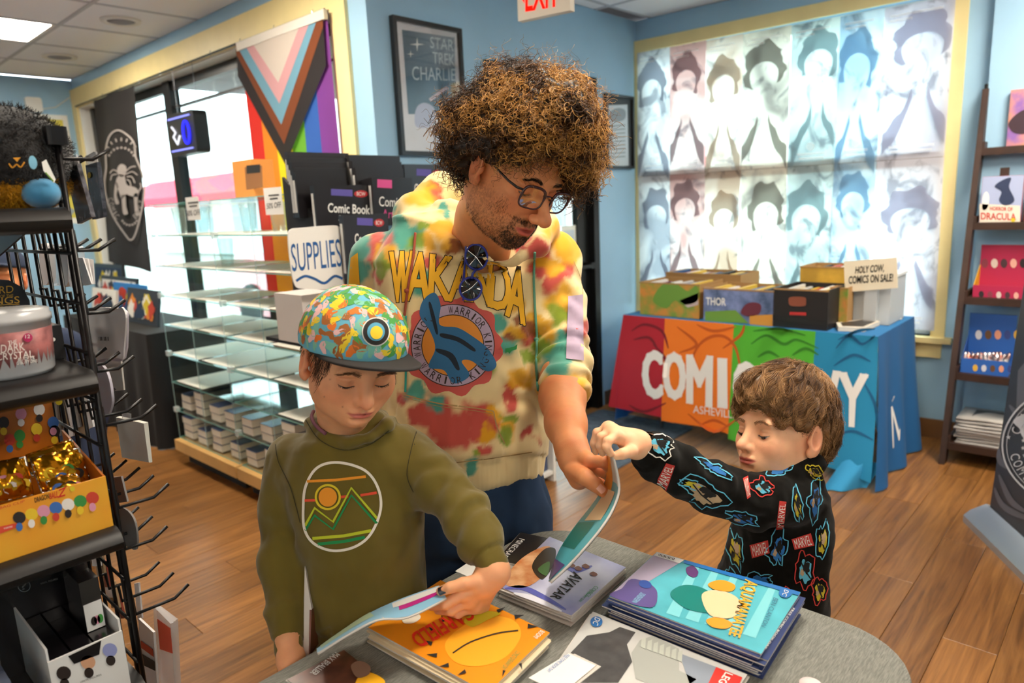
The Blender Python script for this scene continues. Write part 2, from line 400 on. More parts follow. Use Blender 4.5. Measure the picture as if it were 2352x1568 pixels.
# ================================================================== structure
YA, XB, ZC = 2.17, -2.856, 2.665            # window wall, door wall, ceiling
AC = math.radians(2.0); PC = np.array([XB, 4.48, 0]); DC = np.array([math.cos(AC), math.sin(AC), 0]); NC = np.array([DC[1], -DC[0], 0])   # far wall: corner, direction, normal into the room
MC = Matrix.Translation(PC) @ Matrix.Rotation(AC, 4, 'Z')     # local frame of the far wall: x along it, -y into the room
XE, XR, YR = -7.09, 3.2, -5.6
blue = mat('blue wall paint', '#9dc4df', .55, bump=.15, bscale=350, var=.05, vscale=2)
cream = mat('yellow trim paint', '#ead79a', .45, var=.04)
white = mat('white paint', '#e8e6e0', .5)
black = mat('black metal', '#141414', .38, metal=.3)
blackm = mat('black frame', '#1b1919', .4)
brownb = mat('brown baseboard vinyl', '#5a4632', .5)
def P3(o, x): return o
# floor
def woodmat(name, cols, objrand=True, rough=.3):
    m, t, b = newmat(name); tc = t.nodes.new('ShaderNodeTexCoord'); oi = t.nodes.new('ShaderNodeObjectInfo')
    mul = nd(t, 'ShaderNodeVectorMath', _operation='SCALE'); mul.inputs[0].default_value = (37.1, 91.7, 13.3); t.links.new(oi.outputs['Random'], mul.inputs['Scale'])
    add = nd(t, 'ShaderNodeVectorMath', _operation='ADD'); t.links.new(tc.outputs['Object'], add.inputs[0])
    if objrand: t.links.new(mul.outputs[0], add.inputs[1])
    mp = nd(t, 'ShaderNodeMapping'); mp.inputs['Scale'].default_value = (13, 1.1, 6); t.links.new(add.outputs[0], mp.inputs[0])
    n1 = nd(t, 'ShaderNodeTexNoise', Scale=1.3, Detail=6., Roughness=.62, Distortion=1.6); t.links.new(mp.outputs[0], n1.inputs['Vector'])
    mp2 = nd(t, 'ShaderNodeMapping'); mp2.inputs['Scale'].default_value = (120, 3.2, 20); t.links.new(add.outputs[0], mp2.inputs[0])
    n2 = nd(t, 'ShaderNodeTexNoise', Scale=1., Detail=4.); t.links.new(mp2.outputs[0], n2.inputs['Vector'])
    n3 = nd(t, 'ShaderNodeTexNoise', Scale=2.2, Detail=3.); t.links.new(add.outputs[0], n3.inputs['Vector'])
    mx = nd(t, 'ShaderNodeMix', _data_type='FLOAT'); mx.inputs[0].default_value = .35; t.links.new(n1.outputs['Fac'], mx.inputs[2]); t.links.new(n2.outputs['Fac'], mx.inputs[3])
    r = nd(t, 'ShaderNodeValToRGB'); e = r.color_ramp.elements; e[0].position = .30; e[1].position = .68; e[0].color = (*lin(cols[0]), 1); e[1].color = (*lin(cols[2]), 1); k = e.new(.47); k.color = (*lin(cols[1]), 1)
    t.links.new(mx.outputs[0], r.inputs[0])
    hs = nd(t, 'ShaderNodeHueSaturation'); t.links.new(r.outputs[0], hs.inputs['Color'])
    mr = nd(t, 'ShaderNodeMapRange', i3=.78, i4=1.18); t.links.new(oi.outputs['Random'], mr.inputs[0])
    m2 = nd(t, 'ShaderNodeMath', _operation='MULTIPLY_ADD', i1=.5, i2=.75); t.links.new(n3.outputs['Fac'], m2.inputs[0])
    m3 = nd(t, 'ShaderNodeMath', _operation='MULTIPLY'); t.links.new(m2.outputs[0], m3.inputs[0])
    if objrand: t.links.new(mr.outputs[0], m3.inputs[1])
    else: m3.inputs[1].default_value = 1
    t.links.new(m3.outputs[0], hs.inputs['Value']); t.links.new(hs.outputs[0], b.inputs['Base Color']); b.inputs['Roughness'].default_value = rough
    bp = nd(t, 'ShaderNodeBump', Strength=.12, Distance=.002); t.links.new(n2.outputs['Fac'], bp.inputs['Height']); t.links.new(bp.outputs[0], b.inputs['Normal'])
    MATS[name] = m; return m
FC = ('#55361a', '#87592c', '#ab7740')
wood = woodmat('vinyl plank', FC); woodfar = woodmat('vinyl plank far', FC, False)
floor = struct(MB().box((XE, YR, -.08), (XR, 4.75, -.009)).B('floor', mat('dark joint', '#24170c', .8)))
PW, PL = .152, 1.22
def plankmesh():
    m = MB(); b = .0012; x, y = PW/2-.0006, PL/2-.0006
    lo = [(-x, -y), (x, -y), (x, y), (-x, y)]; hi = [(-x+b, -y+b), (x-b, -y+b), (x-b, y-b), (-x+b, y-b)]
    v = [(*p, -.009) for p in lo]+[(*p, -b) for p in lo]+[(*p, 0) for p in hi]
    f = [(8, 9, 10, 11)]+[(k+4*j, (k+1) % 4+4*j, (k+1) % 4+4+4*j, k+4+4*j) for j in (0, 1) for k in range(4)]; m.add(v, f); return m
pm = plankmesh(); pme = bpy.data.meshes.new('plank'); pme.from_pydata(pm.v, [], pm.f); pme.materials.append(wood)
far = MB(); row = 0; x = XE+PW/2
while x < XR:
    off = (row*.377) % 1 * PL; y = YR-PL+off+PL/2
    while y-PL/2 < 4.75:
        vis = -5.0 < x < .6 and y+PL/2 > -.15 and y-PL/2 < 4.5 and (x > -2.95 or y < 2.2) and (-x*.669+y*.719 > .75) and (y > .55*(-x)*.32-.2)
        y0, y1 = max(y-PL/2, YR), min(y+PL/2, 4.75)
        if vis:
            o = bpy.data.objects.new('plank', pme); COL.objects.link(o); o.parent = floor; o.location = (x, y, 0)
        elif y1-y0 > .05: far.box((x-PW/2+.0006, y0+.0006, -.009), (x+PW/2-.0006, y1-.0006, 0))
        y += PL
    row += 1; x += PW
far.B('distant_planks', woodfar, floor)['kind'] = 'stuff'
# walls
def wallbox(m, x0, x1, y0, y1, z0=0, z1=ZC): m.box((x0, y0, z0), (x1, y1, z1))
T = .14
WX0, WX1, WZ0, WZ1 = -6.98, -3.13, .58, 2.43
w = MB(); wallbox(w, XE-T, WX0, YA, YA+T); wallbox(w, WX1, XB, YA, YA+T); wallbox(w, WX0, WX1, YA, YA+T, 0, WZ0); wallbox(w, WX0, WX1, YA, YA+T, WZ1, ZC)
struct(w.B('wall_front', blue))
DY0, DY1, DZ = 2.94, 3.98, 2.24
w = MB(); wallbox(w, XB-T, XB, YA+T, DY0); wallbox(w, XB-T, XB, DY1, 4.62); wallbox(w, XB-T, XB, DY0, DY1, DZ, ZC); struct(w.B('wall_side', blue))
CU0, CU1, CZ0, CZ1 = .07, 1.93, .60, 2.45; CJ = 2.12
w = MB(); w.M = MC; wallbox(w, 0, CU0, 0, T); wallbox(w, CU1, CJ, 0, T); wallbox(w, CU0, CU1, 0, T, 0, CZ0); wallbox(w, CU0, CU1, 0, T, CZ1, ZC); wallbox(w, CJ, 6.2, -.07, T); struct(w.B('wall_far', blue))
struct(MB().box((XE-T, YR, 0), (XE, YA, ZC)).B('wall_left', blue)); struct(MB().box((XR, YR, 0), (XR+T, 4.9, ZC)).B('wall_right', blue)); struct(MB().box((XE-T, YR-T, 0), (XR+T, YR, ZC)).B('wall_rear', blue))
# ceiling: slab, grid and tiles
cl = struct(MB().box((XE-T, YR-T, ZC+.03), (XR+T, 4.8, ZC+.13)).B('ceiling', mat('ceiling void', '#777777', .9)))
tilem = mat('mineral ceiling tile', '#f0f2f8', .9, bump=.4, bscale=160)
CT = .61; cx0, cy0 = -5.19-CT*20, 1.575-CT*20
xs = [cx0+CT*i for i in range(60)]; ys = [cy0+CT*i for i in range(60)]
lamps = [(-5.80, .355), (-3.36, .355), (-.92, .355), (-5.80, -2.085), (-3.36, -2.085), (-.92, -2.085), (1.52, -.865), (-.31, 2.795), (1.52, -3.305), (-.92, -4.525), (-3.36, -4.525)]  # far panels behind the camera are unseen, added as front fill on the people
lampcells = {(round(a, 2), round(b+k*CT, 2)) for a, b in lamps for k in (0, 1)}
tb = bpy.data.meshes.new('tile'); q = MB().box((.006, .006, .004), (CT-.006, CT-.006, .02)); tb.from_pydata(q.v, [], q.f); tb.materials.append(tilem)
gridm = MB()
for i, x in enumerate(xs):
    if XE-CT < x < XR:
        if x > XE: gridm.box((x-.012, YR, ZC), (x+.012, 4.7 if x > XB else YA, ZC+.012))
        for y in ys:
            ymax = 4.6 if x+CT > XB+.05 else YA
            if YR-CT < y < ymax and (round(x, 2), round(y, 2)) not in lampcells:
                o = bpy.data.objects.new('tile', tb); COL.objects.link(o); o.parent = cl; o.location = (x, y, ZC)
                sx = (min(x+CT, XR)-max(x, XE))/CT
                if x < XE: o.location.x = XE-.005; o.scale.x = sx
                elif x+CT > XR: o.scale.x = sx
                if x+CT < XB+.3 and y+CT > YA+.1: o.scale.y = (YA+.05-y)/CT
for y in ys:
    if YR < y < 4.6: gridm.box((XE if y < YA else XB, y-.012, ZC+.0005), (XR, y+.012, ZC+.0125))
gridm.B('ceiling_grid', mat('ceiling tee bar', '#b9bcc4', .5), cl)
dif = emat('lit diffuser', '#fff3e0', LAMP)
for k, (a, b) in enumerate(lamps):
    t = thing('ceiling_light', 'lit fluorescent ceiling panel set in the white tile grid', 'ceiling light', (a+CT/2, b+CT, ZC), 'fluorescent panels in the ceiling grid')
    m = MB(); x0, x1, y0, y1 = a+.012, a+CT-.012, b+.012, b+2*CT-.012
    for lo, hi in (((x0, y0), (x1, y0+.02)), ((x0, y1-.02), (x1, y1)), ((x0, y0+.02), (x0+.02, y1-.02)), ((x1-.02, y0+.02), (x1, y1-.02))): m.box((*lo, ZC+.002), (*hi, ZC+.022))
    m.B('frame', white, t); MB().box((x0+.02, y0+.02, ZC+.006), (x1-.02, y1-.02, ZC+.012)).B('diffuser', dif, t)
for px, py, lb in ((278, 48, 'round white ceiling speaker grille in the tile beside the lit panel'), (137, 130, 'round white ceiling speaker grille near the far corner of the shop')):
    c = onz(px, py, ZC); t = thing('ceiling_speaker', lb, 'speaker', (c[0], c[1], ZC), 'round ceiling speakers')
    MB().lathe([(.115, .004), (.112, -.008), (.085, -.010), (.08, -.004), (.0, -.004)], (c[0], c[1], ZC), 28).B('trim_ring', white, t, True)
    MB().lathe([(.078, -.005), (.05, -.012), (0, -.014)], (c[0], c[1], ZC), 24).B('grille', mat('grille', '#9a9aa0', .7, bump=1, bscale=500), t, True)
# baseboards
struct(MB().box((XB, YA, 0), (XB+.012, DY0-.06, .1)).box((XB, DY1+.05, 0), (XB+.012, 4.48, .1)).B('baseboard_side', brownb))
q = MB(); q.M = MC; q.box((0, -.012, 0), (CJ, 0, .11)); q.box((CJ-.012, -.082, 0), (6.0, -.07, .11)); struct(q.B('baseboard_far', mat('brown wood baseboard', '#7a5330', .45)))
# ---- front window: trim, sash, panes
q = MB(); o = .15
q.box((WX0-.13, YA-.02, WZ1), (WX1+.13, YA, WZ1+o)); q.box((WX0-.13, YA-.02, WZ0-.12), (WX0, YA, WZ1)); q.box((WX1, YA-.02, WZ0-.12), (WX1+.13, YA, WZ1)); q.box((WX0, YA-.05, WZ0-.1), (WX1, YA, WZ0))
struct(q.B('trim_1', cream))
q = MB(); g = .10; q.box((WX0-.001, YA, WZ1-.012), (WX1, YA+g, WZ1+.001)); q.box((WX0-.001, YA, WZ0), (WX0+.012, YA+g, WZ1)); q.box((WX1-.012, YA, WZ0), (WX1+.001, YA+g, WZ1)); struct(q.B('trim_2', white))
win = struct(MB().box((WX0, YA+g, WZ0), (WX1, YA+g+.04, WZ0+.07)).box((WX0, YA+g, WZ1-.075), (WX1, YA+g+.04, WZ1)).B('window_1', blackm))
mull = [WX0+.03, -5.37, -4.17, WX1-.03]
for x in mull: MB().box((x-.055, YA+g-.02, WZ0), (x+.055, YA+g+.05, WZ1)).B('mullion', blackm, win)
MB().box((WX0, YA+g, WZ1-.20), (WX1, YA+g+.03, WZ1-.185)).B('transom_bar', blackm, win)
pane = glassmat('window glass')
for a, b in zip(mull[:-1], mull[1:]): MB().box((a+.055, YA+g+.012, WZ0+.07), (b-.055, YA+g+.018, WZ1-.075)).B('pane', pane, win)
# ---- far window
q = MB(); q.M = MC; q.box((0, -.02, CZ1), (CU1+.07, 0, CZ1+.08)); q.box((0, -.02, CZ0), (CU0-.01, 0, CZ1)); q.box((CU1, -.02, CZ0-.0), (CU1+.07, 0, CZ1)); q.box((-.0, -.06, CZ0-.03), (CU1+.11, .05, CZ0)); q.box((0, -.025, CZ0-.12), (CU1+.06, 0, CZ0-.03)); struct(q.B('trim_3', cream))
q = MB(); q.M = MC; q.box((CU0, .05, CZ0), (CU1, .09, CZ0+.05)); q.box((CU0, .05, CZ1-.05), (CU1, .09, CZ1)); q.box((CU0, .05, CZ0), (CU0+.05, .09, CZ1)); q.box((CU1-.05, .05, CZ0), (CU1, .09, CZ1)); win2 = struct(q.B('window_2', white))
q = MB(); q.M = MC; q.box((CU0, -.029, 1.555), (CU1, .085, 1.64)); q.B('rail', mat('brown sash', '#6b4a34', .5), win2)
for z0, z1 in ((CZ0+.05, 1.55), (1.63, CZ1-.05)):
    q = MB(); q.M = MC; q.box((CU0+.05, .066, z0), (CU1-.05, .072, z1)); q.B('pane', pane, win2)
# ---- shop door: black aluminium frame and glass leaf
q = MB(); q.box((XB-.12, DY0, 0), (XB+.02, DY0+.06, DZ)).box((XB-.12, DY1-.06, 0), (XB+.02, DY1, DZ)).box((XB-.12, DY0+.06, DZ-.07), (XB+.02, DY1-.06, DZ)); struct(q.B('trim_4', black))
q = MB(); a, b = DY0+.065, DY1-.065; q.box((XB-.07, a, .01), (XB-.025, a+.12, DZ-.08)).box((XB-.07, b-.12, .01), (XB-.025, b, DZ-.08)).box((XB-.07, a+.12, .01), (XB-.025, b-.12, .26)).box((XB-.07, a+.12, DZ-.2), (XB-.025, b-.12, DZ-.08)).box((XB-.07, a+.12, 1.0), (XB-.025, b-.12, 1.05))
door = struct(q.B('door_1', black)); MB().box((XB-.05, a+.12, .26), (XB-.044, b-.12, DZ-.2)).B('pane', pane, door)
q = MB().tube([(XB+.04, a+.06, 1.02), (XB+.04, b-.06, 1.02)], .014); q.box((XB-.03, a+.03, 1.0), (XB+.045, a+.07, 1.04)).box((XB-.03, b-.07, 1.0), (XB+.045, b-.03, 1.04)); q.B('push_bar', black, door)
cl2 = thing('door_closer', 'grey metal hydraulic closer above the black shop door', 'door closer', (XB, 3.6, DZ-.12))
MB().rbox((XB-.025, 3.58, DZ-.085), (XB+.07, 3.86, DZ-.03), .012, axis=1).B('body', mat('closer grey', '#b9bcc0', .35, metal=.6), cl2); MB().tube([(XB+.03, 3.62, DZ-.09), (XB+.09, 3.5, DZ-.12), (XB+.0, 3.3, DZ-.12)], .01).B('arm', mat('steel', '#c9ccd2', .25, metal=1), cl2)
for k, (px, py, w_, h_, lb) in enumerate(((1308, 560, .15, .24, 'printed notice with pale border taped inside the glass shop door'), (1290, 690, .2, .28, 'white paper notice taped low on the glass shop door'), (1315, 430, .12, .16, 'small white notice taped high on the glass shop door'))):
    p = onx(px, py, XB-.04); t = props(MB().box((XB-.043, p[1]-w_/2, p[2]-h_/2), (XB-.042, p[1]+w_/2, p[2]+h_/2)).B('paper_notice', clothmat('notice paper', '#f3f1ea', .3, bump=0), None), lb, 'notice')
    MB().box((XB-.0415, p[1]-w_/2+.02, p[2]-h_/2+.02), (XB-.0412, p[1]+w_/2-.02, p[2]+h_/2-.03)).B('printed_panel', mat('notice tint', '#cfdde6', .7), t)
props(MB().rbox((XB+.06, 2.95, .0), (XB+.78, 3.9, .009), .03).B('door_mat', mat('blue grey carpet mat', '#54616f', .95, bump=1, bscale=300, var=.3, vscale=30), None), 'blue grey carpet mat lying inside the shop door', 'mat')
# ---- outside: pavement, road, white building with red awning, car
struct(MB().box((-40, YA+T, -.2), (20, 40, -.05)).B('ground', mat('pavement', '#b5b2ab', .9, var=.1)))
t = thing('building', 'white building with a red awning across the street', 'building', (-9, 13, 0))
MB().box((-34, 13, 0), (6, 16, 5.5)).B('facade', mat('white stucco', '#e9e7e2', .8), t)
MB().prism([(-34, 13, 3.1), (-34, 11.6, 2.3), (-34, 11.6, 2.0), (-34, 13, 2.0)], (28, 0, 0)).B('awning', mat('red awning', '#c81e3c', .7), t)
for k in range(9): MB().box((-30+k*3.6, 12.95, .9), (-28.2+k*3.6, 13.0, 1.9)).B('window', mat('far window', '#8fa0ad', .2), t)
CARY = 0
t = thing('parked_car', 'red car parked in the street outside the shop window', 'car', (-7.2, 5.2, -.05))
q = MB(); 
def carsec(x, zl, zh, w_): return [(x, 5.2-w_, zl), (x, 5.2+w_, zl), (x, 5.2+w_*.9, zh), (x, 5.2-w_*.9, zh)]
secs = [carsec(-9.3, .3, .75, .75), carsec(-9.1, .2, .95, .85), carsec(-8.2, .2, 1.0, .88), carsec(-7.7, .2, 1.38, .84), carsec(-6.6, .2, 1.42, .84), carsec(-5.9, .2, 1.0, .88), carsec(-5.0, .25, .9, .8)]
for i in range(len(secs)-1): q.add(secs[i]+secs[i+1], [(0, 1, 5, 4), (1, 2, 6, 5), (2, 3, 7, 6), (3, 0, 4, 7)])
q.add(secs[0], [(0, 1, 2, 3)]); q.add(secs[-1], [(3, 2, 1, 0)]); autosmooth(q.B('body', mat('red car paint', '#b3122c', .25, coat=1), t), 40)
MB().box((-7.95, 4.33, 1.03), (-6.2, 4.38, 1.3)).B('side_window', mat('car glass', '#20262b', .1), t)
for x in (-8.6, -5.6): MB().lathe([(.3, -.1), (.32, -.08), (.32, .08), (.3, .1)], (x, 4.42, .27), 20, Matrix.Rotation(math.pi/2, 4, 'X')).B('wheel', mat('tyre', '#1a1a1a', .8), t)
# ================================================================== people
def A3(t): return at(*t)
def axes(yaw, pitch, roll=0):
    """columns: right, forward, up of a head that is turned by yaw (to the picture's right) and tipped down by pitch"""
    y, p, r = map(math.radians, (yaw, pitch, roll)); b = np.array([math.sin(y), 0, math.cos(y)]); up = np.array([0, 1., 0])
    f = b*math.cos(p)-up*math.sin(p); u = b*math.sin(p)+up*math.cos(p); x = np.cross(f, u)
    x, u = x*math.cos(r)-u*math.sin(r), u*math.cos(r)+x*math.sin(r)
    return RC @ np.stack([x, f, u], 1)
def projv(V):
    q = (V-OC) @ RC; return np.stack([W/2-F*q[:, 0]/q[:, 2], H/2+F*q[:, 1]/q[:, 2]], 1), -q[:, 2]
def lerp(a, b, t): return np.asarray(a)*(1-t)+np.asarray(b)*t
def sstep(x, a, b): t = np.clip((x-a)/(b-a), 0, 1); return t*t*(3-2*t)
def head(c, R, s, child, neck, mouth=.0016, h=.0019, hair=False):
    """one continuous head and neck; neck = list of (point, radius) in the room"""
    def T(p): return c+R @ (np.array(p, float)*s)
    zc = .80 if child else 1.0
    def z(v): return v*zc if v < 0 else v
    allp = np.array([T((sx*.1, sy*.13, sz)) for sx in (-1, 1) for sy in (-1, 1) for sz in (-.14, .13)]+[p for p, r in neck]); pad = .06
    Fd = Field(allp.min(0)-.02, allp.max(0)+.03, h)
    def E(p, r, k=.012, sub=False, tilt=None):
        Rr = R if tilt is None else R @ tilt
        Fd.ell(T(p), np.array(r)*s, k*s, Rr, sub)
    Fd.ell(T((0, -.018, .030)), np.array((.077, .098, .088))*s, .01, R)
    E((0, .022, z(-.035)), (.063, .070, .085 if not child else .072), .03)
    E((0, .038, z(-.082)), (.047, .046, .032), .03)                       # jaw
    for sx in (-1, 1): E((sx*.044, .012, z(-.070)), (.018, .038, .026), .03)
    E((0, .070, z(-.102)), (.021, .018, .016), .022)                      # chin
    for sx in (-1, 1):
        E((sx*.040, .052, z(-.028)), (.026, .024, .022) if not child else (.027, .026, .028), .024)   # cheek
        E((sx*.026, .077, .021), (.027, .014, .010) if not child else (.024, .010, .010), .016)     # brow
    for sx in (-1, 1): E((sx*.032, .098, -.002), (.020, .019, .013), .014, True)    # eye socket
    for sx in (-1, 1): E((sx*.032, .0685, -.003), (.0165, .0150, .0125), .004)      # lid over the eye
    for sx in (-1, 1): E((sx*.032, .0712, .0058), (.0155, .0120, .0035), .003)      # fold above the lid
    # nose
    nl = .123 if not child else .108
    Fd.cone(T((0, .082, .012)), T((0, nl-.006, z(-.028))), .0085*s, .0105*s, .012*s)
    E((0, nl, z(-.034)), (.0098, .0102, .0094) if child else (.0135, .0125, .0120), .008)
    for sx in (-1, 1): E((sx*(.0105 if child else .0125), nl-.013, z(-.039)), (.0070, .0100, .0072) if child else (.0085, .0115, .0085), .006)
    for sx in (-1, 1): E((sx*.0065, nl-.006, z(-.0455)), (.0034, .0055, .0034), .003, True)
    # mouth: the bulge of the teeth, two lips, the parting between them
    E((0, .070, z(-.070)), (.030, .024, .022), .016)
    for sx in (-1, 1): E((sx*.0085, .0925, z(-.0645)), (.0125, .0075, .0050), .005)
    E((0, .0925, z(-.0775)), (.0165, .0080, .0062), .005)
    E((0, .1040, z(-.0705)), (.0240, .0120, mouth), .002, True)
    E((0, .096, z(-.088)), (.020, .008, .005), .008, True)
    E((0, .106, z(-.054)), (.0035, .008, .008), .006, True)
    # ears
    for sx in (-1, 1):
        a = math.radians(-18*sx); ca, sa = math.cos(a), math.sin(a); tl = np.array([[ca, -sa, 0], [sa, ca, 0], [0, 0, 1.]])
        b = math.radians(14); tl = tl @ np.array([[1, 0, 0], [0, math.cos(b), -math.sin(b)], [0, math.sin(b), math.cos(b)]])
        E((sx*.081, -.008, -.008), (.0085, .0205, .0320), .007, False, tl)
        E((sx*.0885, -.003, -.004), (.0065, .0125, .0195), .004, True, tl)
        E((sx*.079, .004, -.032), (.0065, .009, .010), .006, False, tl)
        E((sx*.0815, .0085, -.008), (.004, .005, .008), .004, False, tl)
    for (p, r), (p2, r2) in zip(neck[:-1], neck[1:]): Fd.cone(p, p2, r, r2, .03)
    V, Q = Fd.net(); q = (V-c) @ R/s
    q[:, 2] = np.where(q[:, 2] < 0, q[:, 2]/zc, q[:, 2])
    return V, Q, q
def skin_tone(q, V, base, lip, flush, beard=None):
    n = len(q); base = np.array(lin(base)); C = np.tile(base, (n, 1)); C *= (1+.06*fbm(V, 60, 3)[:, None])
    def g(p, r): return np.exp(-(((q-np.array(p))/np.array(r))**2).sum(1))
    fl = np.array(lin(flush)); w = sum(g((sx*.042, .06, -.035), (.028, .05, .024)) for sx in (-1, 1))*.5+g((0, .115, -.034), (.016, .03, .016))*.45+sum(g((sx*.085, -.005, -.008), (.012, .035, .04)) for sx in (-1, 1))*.6+g((0, .08, -.1), (.02, .03, .015))*.2
    C = C*(1-np.clip(w, 0, .8)[:, None])+fl*np.clip(w, 0, .8)[:, None]
    lp = np.array(lin(lip)); x, y, zz = q.T
    wl = np.clip(1.25-((np.abs(x)/.0245)**2+((zz+.0708)/np.where(zz > -.0705, .0088*(1-.35*np.exp(-(x/.004)**2)), .0125*np.clip(1-(np.abs(x)/.026)**2, .1, 1)))**2), 0, .5)*2*(y > .07)
    wl = np.clip(wl, 0, 1)*.85; C = C*(1-wl[:, None])+lp*wl[:, None]
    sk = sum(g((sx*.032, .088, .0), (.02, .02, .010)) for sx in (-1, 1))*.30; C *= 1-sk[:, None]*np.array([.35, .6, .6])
    if beard:
        bc = np.array(lin(beard)); jaw = np.clip(sstep(-zz, .055, .085)+sstep(np.abs(x), .052, .062)*sstep(-zz, .012, .04)*(y > -.01), 0, 1)*(y > -.015)*(zz > -.15)
        ust = np.exp(-((zz+.0555)/.007)**2)*(np.abs(x) < .032)*(y > .075); gt = np.exp(-(x/.024)**2-((zz+.099)/.019)**2)*(y > .05)
        side = np.exp(-((np.abs(x)-.030)/.008)**2)*sstep(-zz, .055, .07)*(zz > -.1)*(y > .06)
        under = (zz < -.112)*(y > -.02)*.8
        wb = np.clip(jaw*.38+ust*.8+gt*.85+side*.65+under*.3, 0, .88)*(1-wl*1.1)*np.clip(.72+.9*fbm(V, 420, 2, 5), .25, 1.1); wb = np.clip(wb, 0, .92)
        C = C*(1-wb[:, None])+bc*wb[:, None]
        C *= 1
    return np.clip(C, 0, 1)
def strands(name, roots, dirs, L, n, droop, wob, r, cols, parent, mt, seed=1, curl=None):
    """hair strands from roots along dirs; curl = (radius, turns) makes ringlets"""
    rg = np.random.default_rng(seed); N = len(roots); t = np.linspace(0, 1, n)[None, :, None]; L = np.broadcast_to(L, N)[:, None, None]
    D = dirs/np.linalg.norm(dirs, axis=1, keepdims=True); S = roots[:, None]+D[:, None]*t*L
    S = S+np.asarray(droop)*(t**2)*L
    if wob: S = S+rg.normal(size=(N, 1, 3))*wob*t**1.5+rg.normal(size=(N, 1, 3))*wob*.4*np.sin(t*7+rg.random((N, 1, 1))*6)
    if curl:
        A = np.cross(D, rg.normal(size=(N, 3))); A /= np.linalg.norm(A, axis=1, keepdims=True); Bv = np.cross(D, A); ph = rg.random((N, 1, 1))*6.28; tn = curl[1]*(.7+.6*rg.random((N, 1, 1))); cr = curl[0]*(.6+.8*rg.random((N, 1, 1)))*np.minimum(1, t*4)
        S = S+cr*(A[:, None]*np.cos(ph+tn*6.28*t)+Bv[:, None]*np.sin(ph+tn*6.28*t))
    w = np.linspace(1, .45, n)*r; V, Q = ribbons(S, w); C = np.repeat(cols(S.reshape(-1, 3), np.tile(np.linspace(0, 1, n), N), np.repeat(rg.random(N), n)), 3, axis=0)
    return organic(name, V, Q, mt, parent, C)
HAIRM = None
def hairmat(name, rough=.45, spec=.4):
    m = vcmat(name, rough, spec=spec); return m
def pts_on(V, Q, mask, k, seed=0):
    rg = np.random.default_rng(seed); idx = np.nonzero(mask)[0]; i = rg.choice(idx, k, replace=len(idx) < k); return i
def palm(Fd, wrist, rw, kn, rk, k=.012):
    for p in kn: Fd.cone(wrist, p, rw, rk, k)
    for a, b in zip(kn[:-1], kn[1:]): Fd.cone(a, b, rk, rk, k)
def hand_mesh(wr, kn, rk, fingers, extra=(), h=.0017, fore=None, kf=.004):
    P = [wr[0]]+list(kn)+[p for f in fingers for p, r in f]+[p for f in extra for p, r in f]+([p for p, r in fore] if fore else []); P = np.array(P)
    Fd = Field(P.min(0)-.06, P.max(0)+.06, h)
    if fore: Fd.chain([p for p, r in fore], [r for p, r in fore], .02)
    palm(Fd, wr[0], wr[1], kn, rk)
    for f in extra: Fd.chain([p for p, r in f], [r for p, r in f], .014)
    for f in fingers: Fd.chain([p for p, r in f], [r for p, r in f], kf, .003)
    return Fd.net()
def nail(p, d, n, w, l, m, parent):
    """small curved plate lying on a finger tip: centre, direction, outward normal"""
    d = np.array(d)/np.linalg.norm(d); n = np.array(n)-d*(np.array(n) @ d); n /= np.linalg.norm(n); s = np.cross(d, n); q = MB()
    q.grid(lambda u, v: p+d*l*(v-.5)*(1-.25*(2*u-1)**2*(v > .5))+s*w*(u-.5)+n*(.0009-.006*w/.01*(u-.5)**2*.6), 6, 5); return q.B('fingernail', m, parent, True)
skinm = vcmat('skin', .52, bump=.12, bscale=700, sss=.22, spec=.35); hairvm = hairmat('hair strands')
lashm = mat('eyelash black', '#120c09', .6); 
def tubearc(name, pts, r, m, parent, n=6): return MB().tube(pts, r, n).B(name, m, parent, True)
